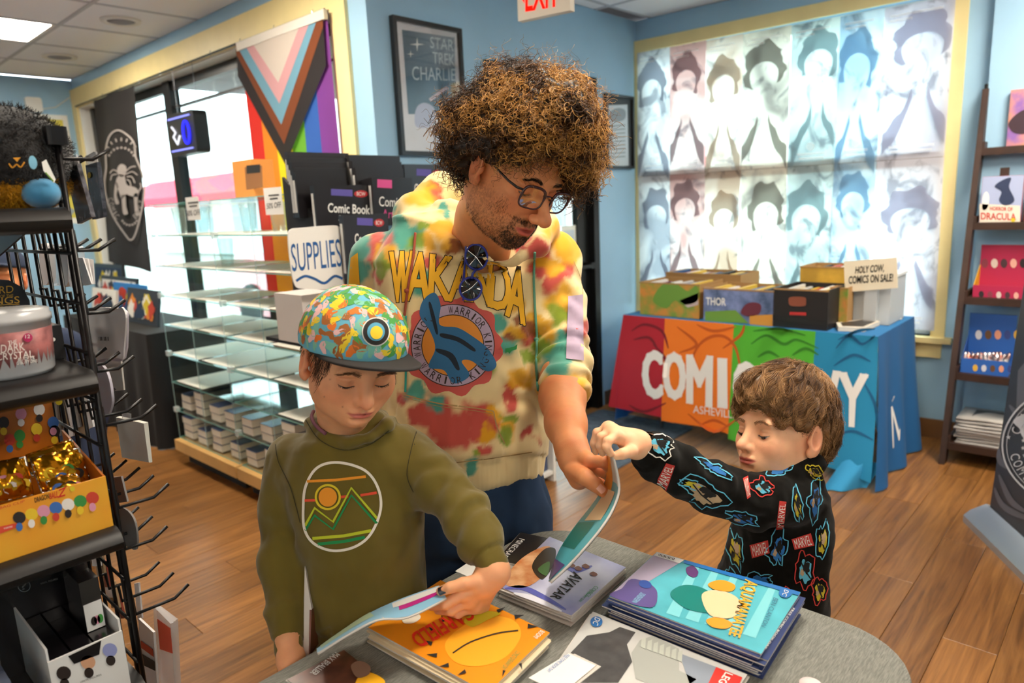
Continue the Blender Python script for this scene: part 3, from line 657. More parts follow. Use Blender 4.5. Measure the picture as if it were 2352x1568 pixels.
def face_extras(per, c, R, s, child, hc, seed, V, Q, q, lash=True, gap=0., nb=260, lz=0.):
    zc = .80 if child else 1.0
    def T(p): p = np.array(p, float); p[2] = p[2]*zc if p[2] < 0 else p[2]; return c+R @ (p*s)
    bv = BVHTree.FromPolygons(V.tolist(), Q.tolist())
    fw = Vector(R[:, 1])
    def snap(p, off=.0006):
        o = Vector(T((p[0], .16, p[1]))); h = bv.ray_cast(o, -fw); return np.array(h[0]+h[1]*off) if h[0] is not None else T((p[0], .085, p[1]))
    for sx in (-1, 1):   # lash line of the lowered lid
        pts = [snap((sx*(.0175+.029*t), lz-.0062-.0032*math.sin(t*math.pi)+.002*(t-.5))) for t in np.linspace(0, 1, 11)]
        tubearc('lash_line', pts, [.0003+.0005*math.sin(math.pi*min(1, k/9)) for k in range(11)], lashm, per)
        if gap:   # the sliver of eye under the lid
            tt = np.linspace(0, 1, 9); up = [(.0185+.027*t, lz-.0062-.0032*math.sin(t*math.pi)) for t in tt]; lw = [(.0185+.027*t, lz-.0062-.0032*math.sin(t*math.pi)-gap*math.sin(t*math.pi)) for t in tt]; ey_ = mesh('eye', [snap((sx*a, b), .0003) for a, b in up]+[snap((sx*a, b), .0003) for a, b in lw], [(i, i+1, i+10, i+9) for i in range(8)], mat('eye white', '#d8cfc8', .25), per)
            mesh('iris', [snap((sx*a, b), .0005) for a, b in up[3:7]]+[snap((sx*a, b), .0005) for a, b in lw[3:7]], [(i, i+1, i+5, i+4) for i in range(3)], mat('iris brown', '#2c1a10', .15), ey_)
        if lash:
            ro = np.array([snap((sx*(.019+.0265*t), lz-.0064-.0032*math.sin(t*math.pi))) for t in np.random.default_rng(seed+sx).random(36)]); d = np.tile(R[:, 1]*.8-R[:, 2]*.75+R[:, 0]*sx*.25, (36, 1))
            strands('eyelashes', ro, d, .0044*s, 4, R[:, 2]*.35, .0004, .00022, lambda P, t, r: np.tile(lin('#150d09'), (len(P), 1)), per, hairvm, seed)
    rg = np.random.default_rng(seed); k = nb
    for sx in (-1, 1):   # brow
        t = rg.random(k); zz = .0185+.0075*np.sin(np.clip(t*1.15, 0, 1)*2.4)-.004*t+rg.normal(size=k)*.0019*(1.1-t*.7)
        ro = np.array([snap((sx*(.013+.037*a), b), .0002) for a, b in zip(t, zz)]); d = R[:, 0]*sx+R[:, 2]*(.55-.9*t[:, None])+R[:, 1]*.2
        strands('eyebrow', ro, d, .0075*s, 4, -R[:, 1]*.25, .0006, .00026, lambda P, tt, r: np.array(lin(hc))*(.7+.6*r[:, None]), per, hairvm, seed+sx)
    return bv, snap, T

def weld(parts, links):
    """one continuous skin: the pieces joined by narrow bands that run under the clothes; links = (piece a, piece b, way points)"""
    off = np.cumsum([0]+[len(v) for v, f in parts]); V, Q = joinmesh(parts); VV = [V]; QQ = [Q]; n = len(V)
    for a, b, way in links:
        ia, ib = parts[a], parts[b]; tgt = np.asarray(way[0]); ea = ia[1][np.argmin(np.linalg.norm(ia[0][ia[1][:, 0]]-tgt, axis=1))][:2]+off[a]; tgt = np.asarray(way[-1]); eb = ib[1][np.argmin(np.linalg.norm(ib[0][ib[1][:, 0]]-tgt, axis=1))][:2]+off[b]
        prev = ea
        for p in way[1:-1]:
            VV.append(np.array([p, np.asarray(p)+[0, 0, .004]])); cur = np.array([n, n+1]); n += 2; QQ.append(np.array([[prev[0], prev[1], cur[1], cur[0]]])); prev = cur
        QQ.append(np.array([[prev[0], prev[1], eb[1], eb[0]]]))
    return np.concatenate(VV), np.concatenate(QQ), n-off[-1]

def comb(core, roots, flow, n, step, lift, stop):
    """strands laid along a surface: they follow flow(p, normal) and stay close to it"""
    bv = bvh_of(core); S = np.zeros((len(roots), n, 3)); P = roots.copy(); live = np.ones(len(P), bool); N = np.zeros_like(P)
    for k in range(n):
        for i in np.nonzero(live)[0]:
            h = bv.find_nearest(Vector(P[i])); N[i] = h[1]; P[i] = np.array(h[0])
        S[:, k] = P+N*lift[k]
        D = flow(P, N); D = D-N*(D*N).sum(1)[:, None]; D /= np.maximum(np.linalg.norm(D, axis=1, keepdims=True), 1e-9); Q = P+D*step; live &= ~stop(Q); P = np.where(live[:, None], Q, P)
    return S
# ================================================================== things along the walls
SC.cycles.transparent_max_bounces = 40; SC.cycles.max_bounces = 10
ink = mat('black ink', '#161616', .7); paper = mat('white paper', '#ecebe6', .7); card = mat('cardboard', '#a9814f', .8, bump=.2, bscale=120)
def star(c, r, rot=0): return [(c[0]+(r if k % 2 == 0 else r*.42)*math.sin(k*math.pi/5+rot), c[1]-(r if k % 2 == 0 else r*.42)*math.cos(k*math.pi/5+rot)) for k in range(10)]
# ---- framed posters on the door wall
def framed(name, lab, q, X, border, inner, n=(1, 0, 0)):
    a, b = onx(*q[0], X), onx(*q[2], X); y0, y1, z0, z1 = min(a[1], b[1]), max(a[1], b[1]), min(a[2], b[2]), max(a[2], b[2]); t = thing(name, lab, 'picture', (XB, (y0+y1)/2, z0)); w = border
    m = MB(); m.box((XB, y0, z0), (XB+.03, y0+w, z1)).box((XB, y1-w, z0), (XB+.03, y1, z1)).box((XB, y0+w, z0), (XB+.03, y1-w, z0+w)).box((XB, y0+w, z1-w), (XB+.03, y1-w, z1)); m.B('frame', mat('black picture frame', '#151313', .3, coat=.3), t)
    MB().box((XB+.002, y0+w, z0+w), (XB+.012, y1-w, z1-w)).B('mat_board', inner, t); return t, y0, y1, z0, z1
t, y0, y1, z0, z1 = framed('framed_poster', 'large framed poster with dark teal night sky and chalk lettering', [(893, 36), (1068, 73), (1068, 361), (917, 361)], XB, .022, mat('pale print', '#d9d6d8', .6, var=.06))
pl = Plane((XB+.0125, 0, 0), (1, 0, 0), .0004); pl2 = Plane((XB+.0130, 0, 0), (1, 0, 0), .0006)
pshape([(923, 68), (1044, 86), (1047, 235), (1000, 262), (938, 262)], pl, mat('teal night print', '#4a6678', .7, var=.25, vscale=5), t, 'night_sky'); chk = mat('chalk lettering', '#c4d2d8', .7)
ptext('STAR', [(988, 84), (1042, 92), (1042, 118), (988, 110)], pl2, chk, t); ptext('TREK', [(993, 119), (1044, 125), (1045, 152), (994, 146)], pl2, chk, t); ptext('CHARLIE', [(946, 152), (1046, 158), (1047, 186), (947, 184)], pl2, chk, t)
for c, r in (((958, 102), 17), ((943, 124), 9)): pshape([(c[0]+(r if k % 2 == 0 else r*.16)*math.sin(k*math.pi/4), c[1]-(r if k % 2 == 0 else r*.16)*math.cos(k*math.pi/4)) for k in range(8)], pl2, paper, t, 'star')
pshape(smoothpoly([(952, 270), (958, 245), (975, 236), (995, 246), (1000, 268), (990, 290), (958, 292)]), pl2, mat('pale blue print', '#b3b6cc', .7), t, 'dome_shape'); pline([(987, 230), (1028, 200)], 8, pl2, mat('pale rose print', '#cdb9c0', .7), t, 'beam'); MB().box((XB+.02, y0+.02, z0+.02), (XB+.021, y1-.02, z1-.02)).B('glazing', glassmat('picture glass', '#ffffff', .55), t)
t, y0, y1, z0, z1 = framed('framed_print', 'small dark framed certificate hung between door and window', [(1385, 214), (1449, 226), (1450, 388), (1391, 388)], XB, .018, mat('dark grey mat', '#3c4247', .6)); pshape([(1393, 242), (1441, 240), (1444, 380), (1396, 384)], pl, mat('grey newsprint', '#c2ccd2', .7), t, 'print')
for k in range(9): pline([(1400, 290+k*9), (1436, 287+k*9)], 3, pl2, mat('grey print lines', '#8b979f', .7), t, 'printed_line')
pshape(smoothpoly([(1402, 256), (1420, 248), (1436, 254), (1434, 274), (1412, 280), (1400, 272)]), pl2, MATS['grey print lines'], t, 'printed_picture')
# ---- exit sign under the ceiling
c = at(1250, -30, 2.9); t = thing('exit_sign', 'white exit sign with red letters hanging from the ceiling', 'sign', (c[0], c[1], 2.35)); ex = np.array([math.cos(.16), math.sin(.16), 0]); ey = np.array([-ex[1], ex[0], 0]); a0 = at(1190, 49, 2.9); L_ = .245; hgt = .2
def sg(u, v, w): return a0+ex*u+ey*v+np.array([0, 0, w])
q = MB(); q.add([sg(u, v, w) for u in (0, L_) for v in (0, .035) for w in (0, hgt)], [(0, 1, 3, 2), (4, 6, 7, 5), (0, 4, 5, 1), (2, 3, 7, 6), (0, 2, 6, 4), (1, 5, 7, 3)]); eh_ = q.B('housing', mat('beige sign housing', '#cfc6b6', .5), t); MB().tube([sg(L_/2, .018, hgt), (*sg(L_/2, .018, 0)[:2], ZC)], .02, 10).B('stem', white, t)
Rp = Plane(a0-ey*.0005, ey, .001); redl = emat('lit red lettering', '#ff1408', 1.6); bold('EXIT', [(1207, -38), (1284, -52), (1284, 14), (1207, 27)], Rp, redl, eh_); pshape([(1196, -6), (1204, -12), (1205, 8)], Rp, redl, eh_, 'arrow')
# ---- pride flag in the front window
fy = YA-.045; fl = thing('pride_flag', 'rainbow chevron flag hanging vertically in the front window', 'flag', (-3.55, fy, 1.0)); FP = [Plane((0, fy-.0012*k, 0), (0, 1, 0), .0003) for k in range(8)]
X0, X1, ZT, ZB = -3.995, -3.11, 2.42, .95; cols = ('#e52a1c', '#f08a1c', '#f4d81c', '#6cae2e', '#2f5fae', '#7c3a90'); q_ = (X1-X0)/6
def px_of(p): r, _ = projv0(np.array([p])); return tuple(r[0])
def projv0(V): q = (V-OC) @ RC; return np.stack([W/2-F*q[:, 0]/q[:, 2], H/2+F*q[:, 1]/q[:, 2]], 1), -q[:, 2]
for k, c in enumerate(cols):
    m = MB(); m.grid(lambda u, v: (X0+q_*(k+u), fy+.012*math.sin((k+u)*2.1+v*3)*v, ZT-(ZT-ZB)*v), 4, 14); m.B('stripe', clothmat('flag '+c, c, .35, bump=.1), fl, True)
cz = lambda px, py: ony(px, py, fy-.014)
for k, (nm, col, pts) in enumerate((('black_chevron', '#2c2728', [(541, 96), (740, 24), (749, 150), (656, 379), (546, 175)]), ('brown_chevron', '#8c4a26', [(541, 96), (740, 24), (743, 60), (653, 331), (543, 125)]), ('blue_chevron', '#7fb6cf', [(546, 94), (731, 27), (727, 50), (647, 286), (550, 115)]), ('pink_chevron', '#e8b0b4', [(563, 88), (716, 33), (710, 58), (643, 238), (566, 108)]), ('white_chevron', '#e6ded2', [(580, 82), (698, 39), (689, 62), (641, 190), (584, 104)]))):
    pp = [cz(*p) for p in pts]; pp = [(a[0], fy-.014-.0012*k, min(a[2], ZT)) for a in pp]; n = len(pp); mesh(nm, pp, [tuple(range(n))], clothmat('flag '+nm, col, .35, bump=.1), fl)
MB().box((X0-.005, fy-.022, ZT-.045), (X1+.005, fy-.002, ZT)).B('header', clothmat('flag header', '#ece6dc', .2), fl); 
rod = thing('curtain_rod', 'thin dark rod with hooks across the top of the front window', 'rod', (-5, YA-.04, ZT+.01)); MB().tube([(WX0+.02, YA-.03, ZT+.012), (WX1-.02, YA-.03, ZT+.012)], .006, 8).B('bar', black, rod)
for k in range(9): x = -6.3+k*.38; MB().tube([(x, YA-.03, ZT+.0), (x, YA-.03, ZT+.025), (x+.01, YA-.03, ZT+.03)], .002, 6).B('hook', mat('steel', '#c9ccd2', .25, metal=1), rod)
# ---- black crest banner
by = YA-.05; cb = thing('crest_banner', 'black hanging banner with a pale winged beast crest in the window', 'banner', (-6, by, 1.06)); a, b, c_, d = (ony(*p, by) for p in ((215, 231), (306, 196), (352, 625), (247, 600)))
m = MB(); m.grid(lambda u, v: tuple((a*(1-u)+b*u)*(1-v)+(d*(1-u)+c_*u)*v+np.array([0, .012*math.sin(u*9+v*2), 0])), 16, 20); cbc = m.B('cloth', clothmat('black banner cloth', '#1c1919', .05), cb, True); BP = Plane((0, by-.018, 0), (0, 1, 0), .001); lg = mat('pale crest print', '#a49c98', .8)
pline(smoothpoly([(243, 345), (252, 312), (270, 299), (290, 308), (308, 328), (312, 360), (326, 395), (332, 430), (326, 480), (312, 535), (300, 551), (286, 536), (262, 500), (246, 460), (240, 420), (244, 385)], 5), 4, BP, lg, cbc, 'shield_outline', True)
for k in range(9): aa = math.radians(200+140*k/8); pshape(star((279+30*math.cos(aa), 366+27*math.sin(aa)), 4.2), BP, lg, cbc, 'star')
for k in range(7): aa = math.radians(150-120*k/6); pshape(star((298+19*math.cos(aa), 497+20*math.sin(aa)), 4), BP, lg, cbc, 'star')
for k in range(7): aa = math.radians(212+116*k/6); p = (279+37*math.cos(aa), 358+38*math.sin(aa)); pline([(p[0]-2*math.cos(aa)*2, p[1]-4*math.sin(aa)), (p[0]+4*math.cos(aa), p[1]+4*math.sin(aa))], 3, BP, lg, cbc, 'crest_mark')
arctext('COMIC', (292, 448), 38, 176, 122, 12, BP, lg, cbc, ry=62, inward=True); arctext('ENVY', (290, 448), 34, 58, 8, 11, BP, lg, cbc, ry=62, inward=True)
for pl_ in ([(270, 386), (277, 377), (287, 379), (291, 388), (288, 402), (278, 406), (270, 398)], [(274, 402), (286, 404), (292, 424), (310, 430), (319, 440), (316, 452), (300, 450), (290, 446), (280, 456), (272, 436), (266, 418)], [(280, 450), (288, 450), (290, 474), (294, 490), (284, 492), (281, 474)], [(308, 446), (317, 446), (316, 470), (322, 492), (312, 494), (309, 470)], [(266, 418), (272, 430), (268, 448), (274, 466), (266, 468), (262, 448)]): pshape(smoothpoly(pl_, 4), BP, lg, cbc, 'beast_crest')
for l in ([(288, 396), (300, 384), (312, 382)], [(290, 400), (304, 394), (316, 402)], [(291, 406), (303, 406), (310, 420)], [(291, 412), (298, 416), (301, 428)], [(270, 394), (260, 390), (252, 398)], [(269, 400), (258, 402), (254, 414)], [(318, 440), (324, 430), (322, 420)]): pline(smoothpoly(l, 4, False), 2.6, BP, lg, cbc, 'wing_stroke')
# ---- neon sign in the window
nb = YA-.02; a, b = ony(401, 272, nb), ony(474, 338, nb); t = thing('neon_sign', 'black boxed window sign with blue and white tubes', 'sign', ((a[0]+b[0])/2, nb, b[2])); xa, xb, za, zb = a[0], b[0], b[2]-.03, a[2]+.01; w_ = .05
m = MB(); m.rbox((xa, nb-.06, za), (xb, nb+.03, zb), .03, axis=1); m.B('housing', blackm, t); 
MB().tube([(xa+.09, nb-.066, zb-.08), (xa+.14, nb-.066, zb-.12), (xa+.1, nb-.066, za+.12), (xa+.15, nb-.066, za+.07), (xa+.2, nb-.066, za+.12)], .006, 8).B('white_tube', emat('white tube', '#f3f3ff', 1.2), t); MB().tube([(xb-.12+.045*math.cos(k), nb-.066, (za+zb)/2+.07*math.sin(k)) for k in np.linspace(0, 6.28, 20)], .008, 8).B('blue_tube', emat('blue tube', '#2a2cff', 2.0), t)
for z in (zb-.03, za+.03): MB().tube([(xa+.05, nb-.066, z), (xb-.05, nb-.066, z)], .005, 6).B('border_tube', emat('violet tube', '#8f95ff', 1.5), t)
for x in (xa+.06, xb-.06): MB().tube([(x, nb, zb), (x, nb, ZT+.02)], .0025, 6).B('chain', mat('steel', '#c9ccd2', .25, metal=1), t)
# ---- left end wall: comic poster and sensor
t = thing('wall_poster', 'white-bordered poster with yellow and black comic art on the end wall', 'poster', (XE, 1.7, 1.5)); MB().box((XE, 1.0, 1.45), (XE+.01, 2.10, 2.37)).B('border', paper, t)
q_ = np.random.default_rng(5); MB().box((XE+.01, 1.05, 1.5), (XE+.012, 2.06, 2.33)).B('yellow_ground', mat('poster yellow', '#d8c854', .7), t)
for k in range(16): yy, zz_ = q_.uniform(1.1, 2.0), q_.uniform(1.55, 2.25); pts = [(XE+.013+.0002*k, yy+.12*math.cos(a)*(1+.4*math.sin(3*a+k)), zz_+.09*math.sin(a)*(1+.4*math.cos(2*a+k))) for a in np.linspace(0, 6.28, 14)[:-1]]; mesh('art_patch', [(p[0], min(p[1], 2.05), min(p[2], 2.32)) for p in pts], [tuple(range(13))], (ink, mat('poster plum', '#6a4a6e', .7), mat('poster grey', '#9aa0a4', .7))[k % 3], t)
t = thing('wall_sensor', 'small white plug-in sensor box with a cable on the end wall', 'sensor', (XE, 1.86, 2.4)); MB().rbox((XE, 1.80, 2.38), (XE+.04, 1.92, 2.50), .02, axis=0).B('case', white, t); MB().tube([(XE+.02, 1.92, 2.41), (XE+.02, 2.02, 2.43), (XE+.02, 2.14, 2.52)], .004, 6).B('cable', white, t)
# ---- glass display case
case = thing('glass_case', 'tall glass cube display case on two light wood bases before the window', 'display case', (-3.49, 1.81, 0)); cw = -4.28, -3.49, -2.70; cy0_, cy1_ = 1.60, 2.03; lev = [.155+.172*k for k in range(9)]
gm_ = glassmat('case glass', '#fcfffe', .6); ge = mat('green glass edge', '#86c4bb', .15, alpha=.7); birch = mat('birch base', '#d9aa66', .45, var=.12, vscale=6); lin_ = mat('cream shelf liner', '#f4eee2', .7)
for k in range(2):
    x0, x1 = cw[k]+.008, cw[k+1]-.008; MB().box((x0, cy0_-.03, .085), (x1, cy1_+.02, .15)).B('base', birch, case); MB().box((x0+.03, cy0_+.03, 0), (x1-.03, cy1_-.02, .085)).B('plinth', mat('dark plinth', '#1f1a16', .7), case)
    for j, z in enumerate(lev):
        fwd_ = 0 if j > 4 else .0
        MB().box((x0+.005, cy0_, z), (x1-.005, cy1_, z+.005)).B('glass_shelf', gm_, case); MB().box((x0+.005, cy0_-.0015, z), (x1-.005, cy0_, z+.005)).box((x0+.005, cy0_, z), (x0+.0065, cy1_, z+.005)).B('shelf_edge', ge, case)
        if j < 8:
            xs_ = [x0+.006, (x0+x1)/2, x1-.006] if k == 0 else [(x0+x1)/2, x1-.006]
            for x in xs_: MB().box((x-.0025, cy0_+.003, z+.006), (x+.0025, cy1_-.003, z+.171)).B('glass_divider', gm_, case); MB().box((x-.0025, cy0_+.0015, z+.006), (x+.0025, cy0_+.003, z+.171)).B('divider_edge', mat('pale glass edge', '#bfe0dc', .15, alpha=.55), case)
        if 2 <= j < 8:
            for h in (0, 1):
                xa_, xb_ = x0+.02+h*(x1-x0)/2, x0+(x1-x0)/2*(h+1)-.01
                if (j, k, h) in ((2, 0, 1), (2, 1, 0)): continue
                m = MB(); m.grid(lambda u, v: (xa_+(xb_-xa_)*u, cy0_+.02+.02*math.sin(j*3+h+k*2)*0+(cy1_-cy0_-.03)*v, z+.0065+.006*abs(math.sin(3*u+j))*u*v), 4, 4); m.B('shelf_liner', lin_, case, True)
for j in (1, 3, 5, 7):
    for x in (cw[0]+.01, cw[1], cw[2]-.01): MB().box((x-.018, cy0_-.004, lev[j]-.012), (x+.018, cy0_+.02, lev[j]+.018)).B('clip', mat('clear clip', '#dfe8e8', .2, alpha=.5), case)
paperedge = mat('cream page block', '#ddd3c2', .8, bump=.5, bscale=160); blc = mat('navy cover', '#39476a', .4, coat=.5)
rgb = np.random.default_rng(8); nb_ = 0
for j in (0, 1):
    for k in range(8):
        x = cw[0]+.03+k*.197; z = lev[j]+.006; n = int(rgb.integers(2, 4)); hgt = .042*n if j == 0 else .045*n; hgt = min(hgt, .150); w_ = .105+.02*rgb.random()
        t = thing('trade_stack', ('stack of thick books, page edges out, on the wooden base of the glass case', 'stack of thick books, page edges out, on the lowest glass shelf of the case')[j], 'book stack', (x+w_/2, cy0_+.12, z), 'book stacks in the glass case'); yy = cy0_+.015+.02*rgb.random()
        for i_ in range(n):
            zz0, zz1 = z+hgt*i_/n, z+hgt*(i_+1)/n; off = .006*rgb.random(); MB().box((x+off, yy+off, zz0+.002), (x+w_, yy+.17, zz1-.002)).B('page_block', paperedge, t); MB().box((x+off-.001, yy+off-.001, zz1-.002), (x+w_+.001, yy+.171, zz1)).B('cover', blc, t)
for x, j, yy in ((-4.14, 7, 1.72), (-4.02, 7, 1.80), (-3.30, 7, 1.70), (-3.62, 6, 1.72), (-3.16, 7, 1.78)):
    t = props(MB().lathe([(0, .004), (.030, .004), (.042, .148), (.040, .148), (.029, .012), (0, .012)], (x, yy, lev[j]+.0055), 24).B('pint_glass', glassmat('tumbler glass', '#f6fbfb', .25), None, True), 'clear pint glass on the upper glass case shelf' if j == 7 else 'clear pint glass alone on the second shelf of the glass case', 'glass', 'pint glasses in the case')
for px, py, lb in ((444, 480, 'small white sale tag leaning on glasses, middle of the case'), (629, 463, 'small white sale tag on the case below the orange box')):
    c = ony(px, py, cy0_-.004); t = thing('sale_tag', lb, 'tag', (c[0], c[1], c[2]-.04)); q2 = MB().box((c[0]-.075, cy0_-.006, c[2]-.055), (c[0]+.075, cy0_-.005, c[2]+.06)); q2.B('card', paper, t); P_ = Plane((0, cy0_-.007, 0), (0, 1, 0), .0006); s_ = 16; ptext('50% OFF', [(px-s_, py+4), (px+s_, py), (px+s_, py+13), (px-s_, py+17)], P_, ink, t); pline([(px-12, py-14), (px+12, py-16)], 3, P_, ink, t, 'small_print'); pline([(px-9, py-6), (px+9, py-8)], 3, P_, ink, t, 'small_print')
a, b = ony(553, 372, 1.85), ony(606, 445, 1.85); t = thing('carton', 'orange and brown retail carton standing on top of the glass case', 'carton', (a[0], 1.85, lev[8]+.006)); xa, xb = a[0], b[0]; z0 = lev[8]+.0055; zt = a[2]; MB().box((xa, 1.80, z0), (xb, 1.92, zt)).B('box', mat('orange carton', '#d98b3a', .6), t); P_ = Plane((0, 1.7995, 0), (0, 1, 0), .0006); pshape([(562, 384), (602, 380), (604, 430), (566, 436)], P_, mat('brown carton print', '#8a5a30', .6), t, 'panel'); pshape([(566, 380), (598, 377), (598, 396), (567, 399)], P_ if False else Plane((0, 1.799, 0), (0, 1, 0), .001), ink, t, 'label_block')
# ---- black-draped table with prints, by the window
dt = thing('draped_table', 'table under a floor-length black cloth by the front window', 'table', (-5.55, 1.9, 0)); x0, x1, y0, y1 = -6.3, -4.62, 1.62, 2.12
m = MB(); N_ = 60
def drape(u, v):
    s_ = u*(x1-x0+2*(y1-y0)); w_ = .018*math.sin(s_*26)*v+.03*v
    if s_ < y1-y0: return (x0-w_, y1-s_, .745*(1-v)+.004)
    s_ -= y1-y0
    if s_ < x1-x0: return (x0+s_, y0-w_, .745*(1-v)+.004)
    s_ -= x1-x0; return (x1+w_, y0+s_, .745*(1-v)+.004)
m.grid(drape, 150, 6); m.B('cloth_skirt', clothmat('black table cloth', '#0e0d0d', 0, bump=.3), dt, True); MB().box((x0, y0, .735), (x1, y1, .75)).B('cloth_top', MATS['black table cloth'], dt); 
for k, (x, y) in enumerate(((x0+.08, y0+.06), (x1-.08, y0+.06), (x0+.08, y1-.06), (x1-.08, y1-.06))): MB().tube([(x, y, 0), (x, y, .735)], .015, 8).B('leg', black, dt)
def leaning(name, lab, q, y, lean, frame, cols, cat='picture'):
    """print leaning back on the draped table; q: pixel rectangle"""
    a, b = ony(q[0], q[1], y), ony(q[2], q[3], y); xa, xb = a[0], b[0]; h = a[2]-.752; t = thing(name, lab, cat, ((xa+xb)/2, y, .752)); M = Matrix.Translation((xa, y, .7535)) @ Matrix.Rotation(-lean, 4, 'X'); w_ = xb-xa
    f_ = MB(); f_.box((0, 0, 0), (w_, .018, h), M); f_.B('board', frame, t); rr = np.random.default_rng(int(q[0])); f_ = MB(); f_.box((.03, -.001, .03), (w_-.03, 0, h-.03), M); f_.B('print', cols[0], t)
    for k in range(14):
        cx, cz_ = rr.uniform(.09, w_-.09), rr.uniform(.08, max(.09, h-.08)); r_ = rr.uniform(.03, .075); pts = [M @ Vector((min(max(cx+r_*(1+.35*math.sin(3*a_+k))*math.cos(a_), .03), w_-.03), -.0015-.0003*k, min(max(cz_+r_*math.sin(a_)*(1+.3*math.cos(4*a_+k)), .03), h-.03))) for a_ in np.linspace(0, 6.28, 15)[:-1]]; mesh('art_patch', pts, [tuple(range(14))], cols[1+k % (len(cols)-1)], t)
bw = [mat('art '+c, c, .6) for c in ('#20304a', '#d8c02a', '#c8432c', '#e8e4da', '#2a7ec4', '#e08a2a', '#30343c')]
leaning('framed_picture', 'black framed picture with yellow art at the back of the draped table', (206, 605, 290, 745), 2.05, .1, blackm, [bw[0], bw[1], bw[6], bw[3]]); leaning('framed_picture', 'black framed picture with a white mat behind the boxed sets', (222, 632, 320, 750), 1.98, .12, blackm, [bw[3], bw[2], bw[1], bw[6]]); leaning('boxed_set', 'blue boxed set behind the explosion covered book on the draped table', (255, 648, 342, 752), 1.90, .06, bw[4], [bw[4], bw[2], bw[4], bw[1]], 'box'); leaning('art_book', 'book with an orange burst on a grey cover on the draped table', (278, 660, 362, 760), 1.78, .18, bw[6], [bw[6], bw[5], bw[3], bw[1], bw[2], bw[0]], 'book'); leaning('art_book', 'pale grey collage cover book standing left of the burst book', (202, 660, 272, 770), 1.80, .15, bw[3], [bw[3], bw[6], bw[0], bw[2]], 'book')
# ---- supplies stand against the door wall
st = thing('supplies_stand', 'white shelf unit with black stepped bins for comic supplies', 'shelf unit', (-2.5, 2.1, 0)); sx0, sx1, sy0, sy1 = -2.80, -2.25, 1.52 if False else 1.62, 2.72
sx0 = -2.83; sy0 = 2.06; 
m = MB(); m.box((sx0, sy0, 0), (sx1, sy0+.02, .96)).box((sx0, sy1-.02, 0), (sx1, sy1, .96)).box((sx0, sy0+.02, 0), (sx0+.015, sy1-.02, .96)); m.B('carcass', white, st)
for z in (.04, .34, .64, .94): MB().box((sx0+.015, sy0+.02, z), (sx1-.005, sy1-.02, z+.02)).B('shelf', white, st)
for k in range(5): t = props(MB().rbox((sx1-.32, sy0+.05+k*.12, .061), (sx1-.03, sy0+.15+k*.12, .061+.16+.03*(k % 2)), .004).B('supply_box', (bw[4], blc, bw[3])[k % 3], None), ('blue', 'navy', 'white')[k % 3]+' supply box on the bottom of the white shelf unit', 'box', 'boxes in the supplies shelf')
m = MB()
for y in (1.545, 2.33):
    m.prism([(-2.18, y, .96), (-2.18, y, 1.22), (-2.68, y, 1.60), (-2.685, y, .96)], (0, .012, 0))
m.box((-2.685, 1.40, .945), (-2.17, 2.345, .96)).box((-2.20, 1.545, .96), (-2.17, 2.345, 1.02)); m.B('stepped_bin', mat('black bin', '#1c1a1b', .5), st); MB().tube([(-2.45, 1.55, 0), (-2.45, 1.55, .945)], .02, 10).B('bin_post', black, st)
pur = mat('violet label', '#5a4fa0', .5); red_ = mat('red oval', '#b3242c', .5); fol = mat('black folio cover', '#211f22', .28, coat=.4); fol2 = mat('grey folio cover', '#2e3036', .3, coat=.4); pinkl = mat('pink label', '#d0468a', .5); silv = mat('silver bag', '#3a383a', .25, metal=.4)
def folio(q, X, lab, kind):
    """portfolio facing the shop; q: pixel rectangle of its front"""
    a, b = onx(q[0], q[3], X), onx(q[2], q[1], X); y0, y1, z0, z1 = a[1], b[1], min(a[2], b[2]), max(a[2], b[2]); t = thing('folio', lab, 'portfolio', (X, (y0+y1)/2, z0), 'comic portfolios in the supplies bins'); MB().box((X-.028, y0, z0), (X, y1, z1)).B('cover', silv if kind == 'bag' else (fol if kind != 'grey' else fol2), t)
    P_ = Plane((X, 0, 0), (1, 0, 0), .0012); w_, h_ = q[2]-q[0], q[3]-q[1]; f_ = lambda u, v: (q[0]+w_*u, q[1]+h_*v+w_*u*.05)
    if kind in ('folio', 'grey'):
        pshape([f_(.22, .06), f_(.62, .06), f_(.62, .17), f_(.22, .17)], P_, pur, t, 'label'); pshape(ell(*f_(.78, .12), w_*.13, h_*.06, 16), P_, red_, t, 'logo_oval'); P2 = Plane((X+.0006, 0, 0), (1, 0, 0), .0016); ptext('BCW', [f_(.70, .09), f_(.86, .09), f_(.86, .15), f_(.70, .15)], P2, paper, t)
        bold('Comic Book', [f_(.16, .30), f_(.95, .30), f_(.95, .46), f_(.16, .46)], P_, paper, t); bold('Stor-Folio', [f_(.36, .50), f_(.80, .50), f_(.80, .60), f_(.36, .60)], P_, paper, t); pline([f_(.2, .72), f_(.92, .72)], 1.5, P_, red_, t, 'rule')
    elif kind == 'pink':
        pshape([f_(.05, .03), f_(.45, .03), f_(.45, .2), f_(.05, .2)], P_, pinkl, t, 'label'); ptext('Comic', [f_(.1, .38), f_(.7, .38), f_(.7, .58), f_(.1, .58)], P_, paper, t); ptext('Art', [f_(.2, .64), f_(.5, .64), f_(.5, .82), f_(.2, .82)], P_, pinkl, t)
    else: pshape(ell(*f_(.6, .45), w_*.12, h_*.18, 16), P_, red_, t, 'logo_oval'); ptext('BCW', [f_(.52, .34), f_(.68, .34), f_(.68, .54), f_(.52, .54)], Plane((X+.0006, 0, 0), (1, 0, 0), .0016), paper, t)
    for k in range(2): MB().box((X-.022+.008*k, y0-.0012, z0+.02), (X-.018+.008*k, y0, z1-.03)).B('spine_print', paper, t)
for k in range(5): folio((676+3*k, 352+11*k, 800-2*k, 500), -2.655+.036*k, 'black portfolio in the tall row at the back of the supplies bins', 'bag' if k in (0, 2) else 'none')
